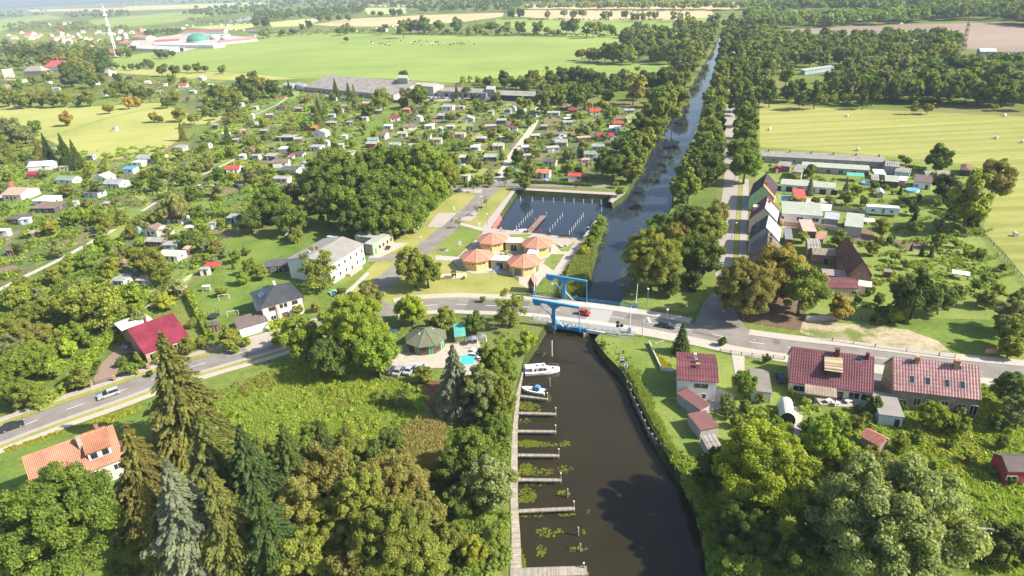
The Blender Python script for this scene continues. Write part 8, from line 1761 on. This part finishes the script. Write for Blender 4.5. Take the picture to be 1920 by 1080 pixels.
thicket('flower_strip',[(10,843),(60,826),(120,806),(118,812),(60,832),(12,848)],130,(.2,.45),(.40,.33,.03),'strip of yellow flowers along the lower pavement at the left',336,leaves=20,cat='flowers')
thicket('hedge_row',[(165,792),(235,770),(262,762),(262,770),(200,792),(168,800)],130,(.3,.7),'yellow','low yellow green shrubs between road and orange roofed house',337,leaves=30)
thicket('garden_shrubs',[(225,665),(300,650),(330,665),(240,700),(222,690)],90,(.3,.9),'green','little front garden of the wine red roofed house',338,leaves=40)
thicket('courtyard_planting',[(934,470),(955,468),(966,478),(940,482)],40,(.2,.6),'olive','plants in the small court between the four pavilions',339,leaves=24)
hedge_rows(ALLOT[:10]+[(970,342),(870,346),(845,300),(700,280),(585,292),(570,390),(430,440),(300,590),(140,640),(-40,640),(-40,300),(200,302),(340,270)],330,'green','clipped hedges and borders dividing the allotment plots',350,AV)
hedge_rows([(1450,325),(1830,330),(1830,430),(1900,530),(1560,500),(1560,440)],26,'green','hedges and borders dividing the right hand gardens',351,AV)
# lily pads
def lilies(name,spots,z,label,seed):
 rs=np.random.RandomState(seed);VV=[];FF=[];nv=0
 for(x,y,rx,ry,n)in spots:
  for _ in range(n):
   a=rs.rand()*6.28;q=rs.rand()**.6;c=P(x+rx*q*math.cos(a),y+ry*q*math.sin(a),z);r=rs.uniform(.10,.26);th=rs.rand()*6.28
   ang=th+np.linspace(.25,6.03,8);tz=rs.rand()*.03
   V=np.stack([c.x+r*np.cos(ang),c.y+r*np.sin(ang),np.full(8,z+.02+tz)+.05*rs.rand()*np.cos(ang)],1);VV.append(V);FF.append(np.arange(8)[None]+nv);nv+=8
 me=npmesh(name,np.vstack(VV),np.vstack(FF),M_LEAF);o=link(name,me,color=(.24,.27,.03));tag(o,label,'water lilies',None,'stuff')
lilies('water_lilies',[(990,832,22,7,210),(1020,834,25,5,60),(1060,832,12,6,40),(985,880,14,12,150),(1010,884,30,8,90),(1060,880,14,9,30),(985,930,22,16,170),(1055,924,14,7,30),(985,760,15,9,130),(1000,766,16,8,60),(1030,745,4,8,14),(1030,998,28,9,60),(1015,1034,10,12,50),(1000,965,28,5,50),(978,1055,7,25,70),(1060,965,18,3,22),(1082,1030,20,5,26),(1000,660,12,10,10),(1018,664,6,4,10),(985,790,12,5,16),(1095,995,5,6,6),(1105,960,6,4,5),(1098,1078,6,6,14),(975,700,4,18,14),(1007,908,30,3,20)],WZ,'yellow green water lilies between the jetty fingers',401)
lilies('water_lilies',[(1138,425,6,14,90),(1130,455,8,8,60),(1120,475,5,10,30),(1220,410,20,10,40),(1170,520,10,14,70),(1172,545,8,8,60),(1200,430,12,8,24),(1232,322,4,2,12)],WZ,'water lilies along the reeds and banks above the bridge',402)
lilies('water_lilies',[(1835,970,22,12,140),(1850,1000,16,12,60)],.06,'water lilies covering the small garden pond',403)
# ------------------------------------------------------------------ the village and far settlements
VC=[('orange_tile_far',(.55,.26,.17),'orange'),('red_tile_far',(.48,.15,.13),'red'),('pink_tile_far',(.52,.34,.30),'pinkish'),('grey_tile_far',(.30,.28,.27),'grey')]
VILL=[]
def village(data,where,grp):
 for k,rec in enumerate(data.split('|')):
  x,y,w,ci=rec.split();x,y,w=float(x),float(y),float(w);nm,c,wd=VC[int(ci)]
  b=P(x,y);W=max(5,w/ppm(b)*.85);D=W*.75;yaw=RND.choice([-.3,.1,.5,-.6]);rf=RND.choice(['gable','gabley','gable','hip'])
  t=build_house('house',(b.x,b.y+D/2,0),yaw,W,D,W*.30,rf,W*.32,plain(nm,c),RND.choice([PL_WHITE,PL_WHITE,PL_CREAM]),'%s roofed white house %s'%(wd,where),'house',.3,group='%s roofed houses %s'%(wd,grp));VILL.append((t,'%s'+' %s roofed house from the left %s'%(wd,where)))
village("25 74 12 0|12 82 12 2|28 86 12 1|52 70 14 1|60 66 12 0|66 72 12 0|74 68 10 1|58 75 12 2|94 69 9 2|99 78 12 1|106 75 10 0|110 65 14 1|115 71 10 2|125 69 10 0|132 71 10 0|124 83 18 2|137 80 10 1|144 66 9 3|147 72 10 0|155 62 9 3|161 74 10 1|168 75 10 1|170 82 12 0|186 78 10 0|176 64 9 1|185 62 9 3|193 65 9 3|202 66 9 3|211 66 9 2|221 63 10 3|226 60 9 3|232 68 12 3|222 75 12 2|234 73 10 0|246 63 10 2|262 58 12 1|268 60 9 2|10 92 14 3|20 90 10 0|90 48 8 3|120 46 8 3|128 44 7 3|235 82 9 0|170 89 9 0|40 63 8 2|16 68 8 2",'in the village near the white lattice mast','in the village')
village("455 58 7 3|440 57 6 3|425 49 8 3|412 48 7 3|395 46 5 3|350 49 6 3|360 50 6 3|678 12 6 1|690 9 6 1|698 12 7 0|712 11 6 1|720 13 7 0|735 10 8 1|745 13 7 0|757 12 8 1|762 9 7 3|770 11 6 1|690 5 5 1|548 7 5 2|392 22 5 3|397 20 4 3|876 22 4 3|485 62 7 3|495 64 6 2|476 68 6 3|520 67 6 2|660 58 6 3|668 59 6 3|676 60 5 3|740 55 5 2|735 50 5 2",'in the far settlement beyond the meadow','in the far settlement')
village("1465 140 14 0|1475 145 16 0|1690 45 4 3|1410 8 4 3|1455 12 4 3",'half hidden beside the right hand wood','beside the right hand wood')
# scrap heap right of the bright hall
k=0
for y in(101,104,107,110,113):
 x=1872+RND.uniform(0,4)
 while x<1922:
  ci=RND.choice([0,2,3,4,4,3]);c_=car(x,y,RND.choice([.2,1.2,1.6]),'hatch',wc_[ci],pickw(ci)+' car in the yard right of the bright roofed hall',group=pickw(ci)+' cars beside the bright roofed hall',parts=False);CARS.append((c_,pickw(ci)+' car, %s from the left in the yard right of the bright hall'));x+=RND.uniform(4,6)
# far woods
W_=[([(-60,14),(60,14),(90,22),(80,30),(0,38),(-60,42)],90,15,'dark','far wood at the top left corner below the haze'),([(120,30),(150,22),(240,22),(245,30),(200,36),(130,36)],80,14,'dark','far wood above the white lattice mast'),
([(340,30),(370,16),(480,10),(480,26),(400,34)],90,16,'dark','far wood left of the tan field'),([(480,28),(560,22),(690,12),(690,24),(640,32),(560,38),(480,44)],170,16,'dark','far wood beside the distant lake'),
([(480,6),(700,2),(960,2),(980,12),(960,24),(800,26),(760,18),(690,12),(480,22)],330,17,'dark','broad far wood behind the tan field'),([(-60,-14),(300,-10),(480,-8),(980,-16),(980,4),(700,4),(480,10),(240,10),(-60,16)],420,20,'dark','hazy forest along the horizon at the left'),
([(1080,17),(1200,16),(1330,16),(1330,20),(1080,20)],90,16,'olive','distant tree row behind the stubble field'),([(1340,17),(1480,16),(1480,20),(1340,20)],50,16,'olive','distant tree row right of the canal end'),([(985,17),(1075,15),(1075,18),(985,19)],34,13,'olive','distant thin tree row left of the canal end'),
([(960,4),(1400,0),(1500,-4),(1500,5),(1200,8),(960,10)],190,18,'dark','hazy wood beyond the stubble fields'),([(960,-14),(1500,-28),(1990,-50),(1990,-20),(1500,-6),(960,2)],480,22,'dark','hazy forest along the horizon at the right'),
([(1420,14),(1600,4),(1990,-16),(1990,42),(1860,38),(1700,40),(1600,22),(1480,24),(1420,30)],620,17,'dark','large far forest at the top right'),([(1440,34),(1480,40),(1600,38),(1700,36),(1760,40),(1660,47),(1500,54),(1440,54)],150,15,'green','wooded edge above the ploughed field'),
([(1860,40),(1990,46),(1990,56),(1900,48)],50,15,'dark','wood edge right of the ploughed field'),([(1395,26),(1440,22),(1440,110),(1420,60),(1400,50)],60,15,'green','thick wood right of the canal, far end'),([(1400,50),(1450,58),(1460,130),(1420,175),(1405,130)],70,15,'dark','dense wood right of the road trees'),
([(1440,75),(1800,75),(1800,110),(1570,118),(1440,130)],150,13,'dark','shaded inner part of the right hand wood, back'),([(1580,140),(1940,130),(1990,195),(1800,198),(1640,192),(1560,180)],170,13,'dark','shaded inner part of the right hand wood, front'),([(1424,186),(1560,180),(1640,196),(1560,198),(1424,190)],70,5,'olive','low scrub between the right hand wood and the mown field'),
([(0,96),(100,94),(200,100),(205,128),(120,120),(0,118)],110,11,'dark','dark undergrowth of the wooded rise around the mansion'),([(0,50),(40,46),(90,44),(85,56),(40,62),(0,60)],40,12,'grey','clump of trees behind the left end of the village'),([(90,50),(160,42),(180,54),(240,52),(240,60),(170,60),(100,64)],70,11,'olive','trees behind the roofs of the village'),([(0,84),(240,74),(240,92),(140,96),(0,92)],60,8,'olive','garden trees between the houses of the village'),
([(350,36),(470,44),(470,50),(360,44)],50,7,'olive','scrub along the road right of the far village field'),([(270,62),(340,60),(345,66),(270,70)],40,9,'dark','dark tree belt left of the green dome'),([(500,64),(640,56),(740,58),(700,63),(520,70),(500,74)],70,5,'olive','low scrub along the far edge of the meadow'),
([(755,63),(950,64),(1190,69),(1190,71),(755,66)],110,4,'dark','dark hedge line along the far edge of the meadow'),([(985,37.5),(1240,38.5),(1240,40),(985,39)],60,4,'dark','dark hedge line behind the second meadow'),([(860,154),(980,152),(1090,158),(1260,168),(1260,176),(1090,166),(860,160)],110,5,'olive','scrub along the near edge of the bright meadow'),
([(0,262),(70,250),(90,275),(0,290)],40,4,'olive','bushes beside the track at the left of the dry field'),([(1170,90),(1290,90),(1290,118),(1250,118),(1180,112)],36,9,'dark','shaded undergrowth of the copse by the canal')]
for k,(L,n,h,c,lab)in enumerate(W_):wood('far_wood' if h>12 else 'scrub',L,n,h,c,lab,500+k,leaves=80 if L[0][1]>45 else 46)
far_hills=MB()
for i in range(40):
 a=-1.15+2.3*i/39;b=-1.15+2.3*(i+1)/39;R0=10600
 h0=60+30*math.sin(a*6)+18*math.sin(a*17);h1=60+30*math.sin(b*6)+18*math.sin(b*17)
 p=lambda t,r,z:(math.sin(t)*r,math.cos(t)*r,z)
 far_hills.face([p(a,R0-900,0),p(b,R0-900,0),p(b,R0,h1),p(a,R0,h0)])
tag(far_hills.build('hills',plain('far_forest',(.03,.045,.02),.95,.2,.002)),kind='structure')
# ------------------------------------------------------------------ labels for things that repeat
LM=[('the huge long barn',650,178),('the concrete grain tower',757,160),('the tan roofed hall',795,165),('the scrapyard',900,185),('the dense oak grove',700,370),('the weeping willow',330,395),('the blue roofed hut',241,326),('the pale green roofed hut',122,346),
('the allotment parking row',385,353),('the crimson roofed cottage',1135,263),('the red roofed marina hut',1077,340),('the pale mown lane',700,235),('the slate roofed villa',520,590),('the long white house',610,500),('the brick workshop',700,455),
('the wine red roofed house',300,640),('the orange field trees',245,195),('the red roofed mansion',102,125),('the white lattice mast',220,107),('the green dome',372,79),('the red awning shelter',398,512),('the orange roofed brown hut',582,246),('the red roofed allotment hut',328,421),('the golden oaks',1450,560),
('the brick barn',1610,520),('the site trailer',1652,403),('the round field tree',1762,310),('the very long low building',1550,310),('the green gabled house',1428,390),('the two red roofed houses',1650,740),('the rounded greenhouse',1600,893),('the bright red summer house',1905,880),
('the factory block in the wood',1538,130),('the red and white mast',1802,105),('the bright roofed hall',1850,95),('the marina',1030,400),('the restaurant',797,640),('the left canal bank',1200,300),('the boulder on the lawn',758,437),('the sandy lane',950,300),('the left edge houses',30,375),('the copse by the canal meadow',1150,110),('the left road end',20,820),('the maroon roofed hut',741,228),('the long brown flat roof',80,386)]
LMW=[(n_,P(x,y),x,y)for n_,x,y in LM]
def where(v):
 x,y,Z=proj(v);best=min(LMW,key=lambda q:(q[2]-x)**2+2.2*(q[3]-y)**2)
 dx,dy=x-best[2],(y-best[3])*1.5
 d=('left of' if dx<0 else 'right of')if abs(dx)>abs(dy)else('behind' if dy<0 else 'in front of')
 return best[0],d,math.hypot(dx,dy)
SHAPE={'gable':'gabled','gabley':'gabled','pent':'sloping','flat':'flat','hip':'hipped','open':'open'}
def assign(items):
 """items: (object, look); a label that says look and place, counted outwards from a landmark when several share both"""
 b={}
 for o,look in items:
  lm,d,dist=where(o.location);b.setdefault((look,d,lm),[]).append((dist,o))
 for(look,d,lm),L in b.items():
  L.sort(key=lambda q:q[0])
  for k,(_,o)in enumerate(L):
   if len(look.split())>6:look=look.replace(' with',',').replace(' roof',' roofed')if False else look.replace('sea green','green').replace('pale green','greenish').replace('bright blue','blue').replace('dark grey','dark').replace('orange red','orange').replace('pale blue','bluish').replace('mint green','minty')
   o['label']='%s just %s %s'%(look,d,lm)if len(L)==1 else '%s, %s one %s %s'%(look,ORD[min(k,39)],d,lm)
def by_x(L):
 b={}
 for o,f in L:b.setdefault(f,[]).append(o)
 for f,q in b.items():
  q.sort(key=lambda o:proj(o.location)[0])
  for k,o in enumerate(q):o['label']=f%ORD[min(k,39)]
by_x(CARS);by_x(COWS);by_x(VILL)
assign([(t,'%s hut with %s %s roof'%(WC[wc][1],SHAPE[rf],RC[rc][1]))for t,rc,wc,rf,W,lab in HUTS if not lab])
its=[]
for(t,kind,word,pxr,label,group,zone,look)in TREES:
 t['category']='tree'
 if group:t['group']=group
 if label:t['label']=label;continue
 size='large ' if pxr>24 else 'small ' if pxr<9 else ''
 sh={'spruce':'spruce','bigspruce':'spruce','poplar':'slender tree','tall':'tall tree','tallmid':'tall tree'}.get(kind,'tree')
 its.append((t,'%s%s %s'%(size,word,sh)))
assign(its)
# ------------------------------------------------------------------ air
hz=MB();hz.box(-7500,7500,-300,11500,-4.0,118);m=bpy.data.materials.new('haze_air');m.use_nodes=True;n=m.node_tree;n.nodes.clear()
o_=n.nodes.new('ShaderNodeOutputMaterial');pv=n.nodes.new('ShaderNodeVolumePrincipled');pv.inputs['Color'].default_value=(.72,.83,1.0,1);pv.inputs['Density'].default_value=HAZE;pv.inputs['Anisotropy'].default_value=0.0
n.links.new(pv.outputs[0],o_.inputs['Volume']);tag(hz.build('haze',m),'pale haze over the far fields and woods','haze',None,'stuff')
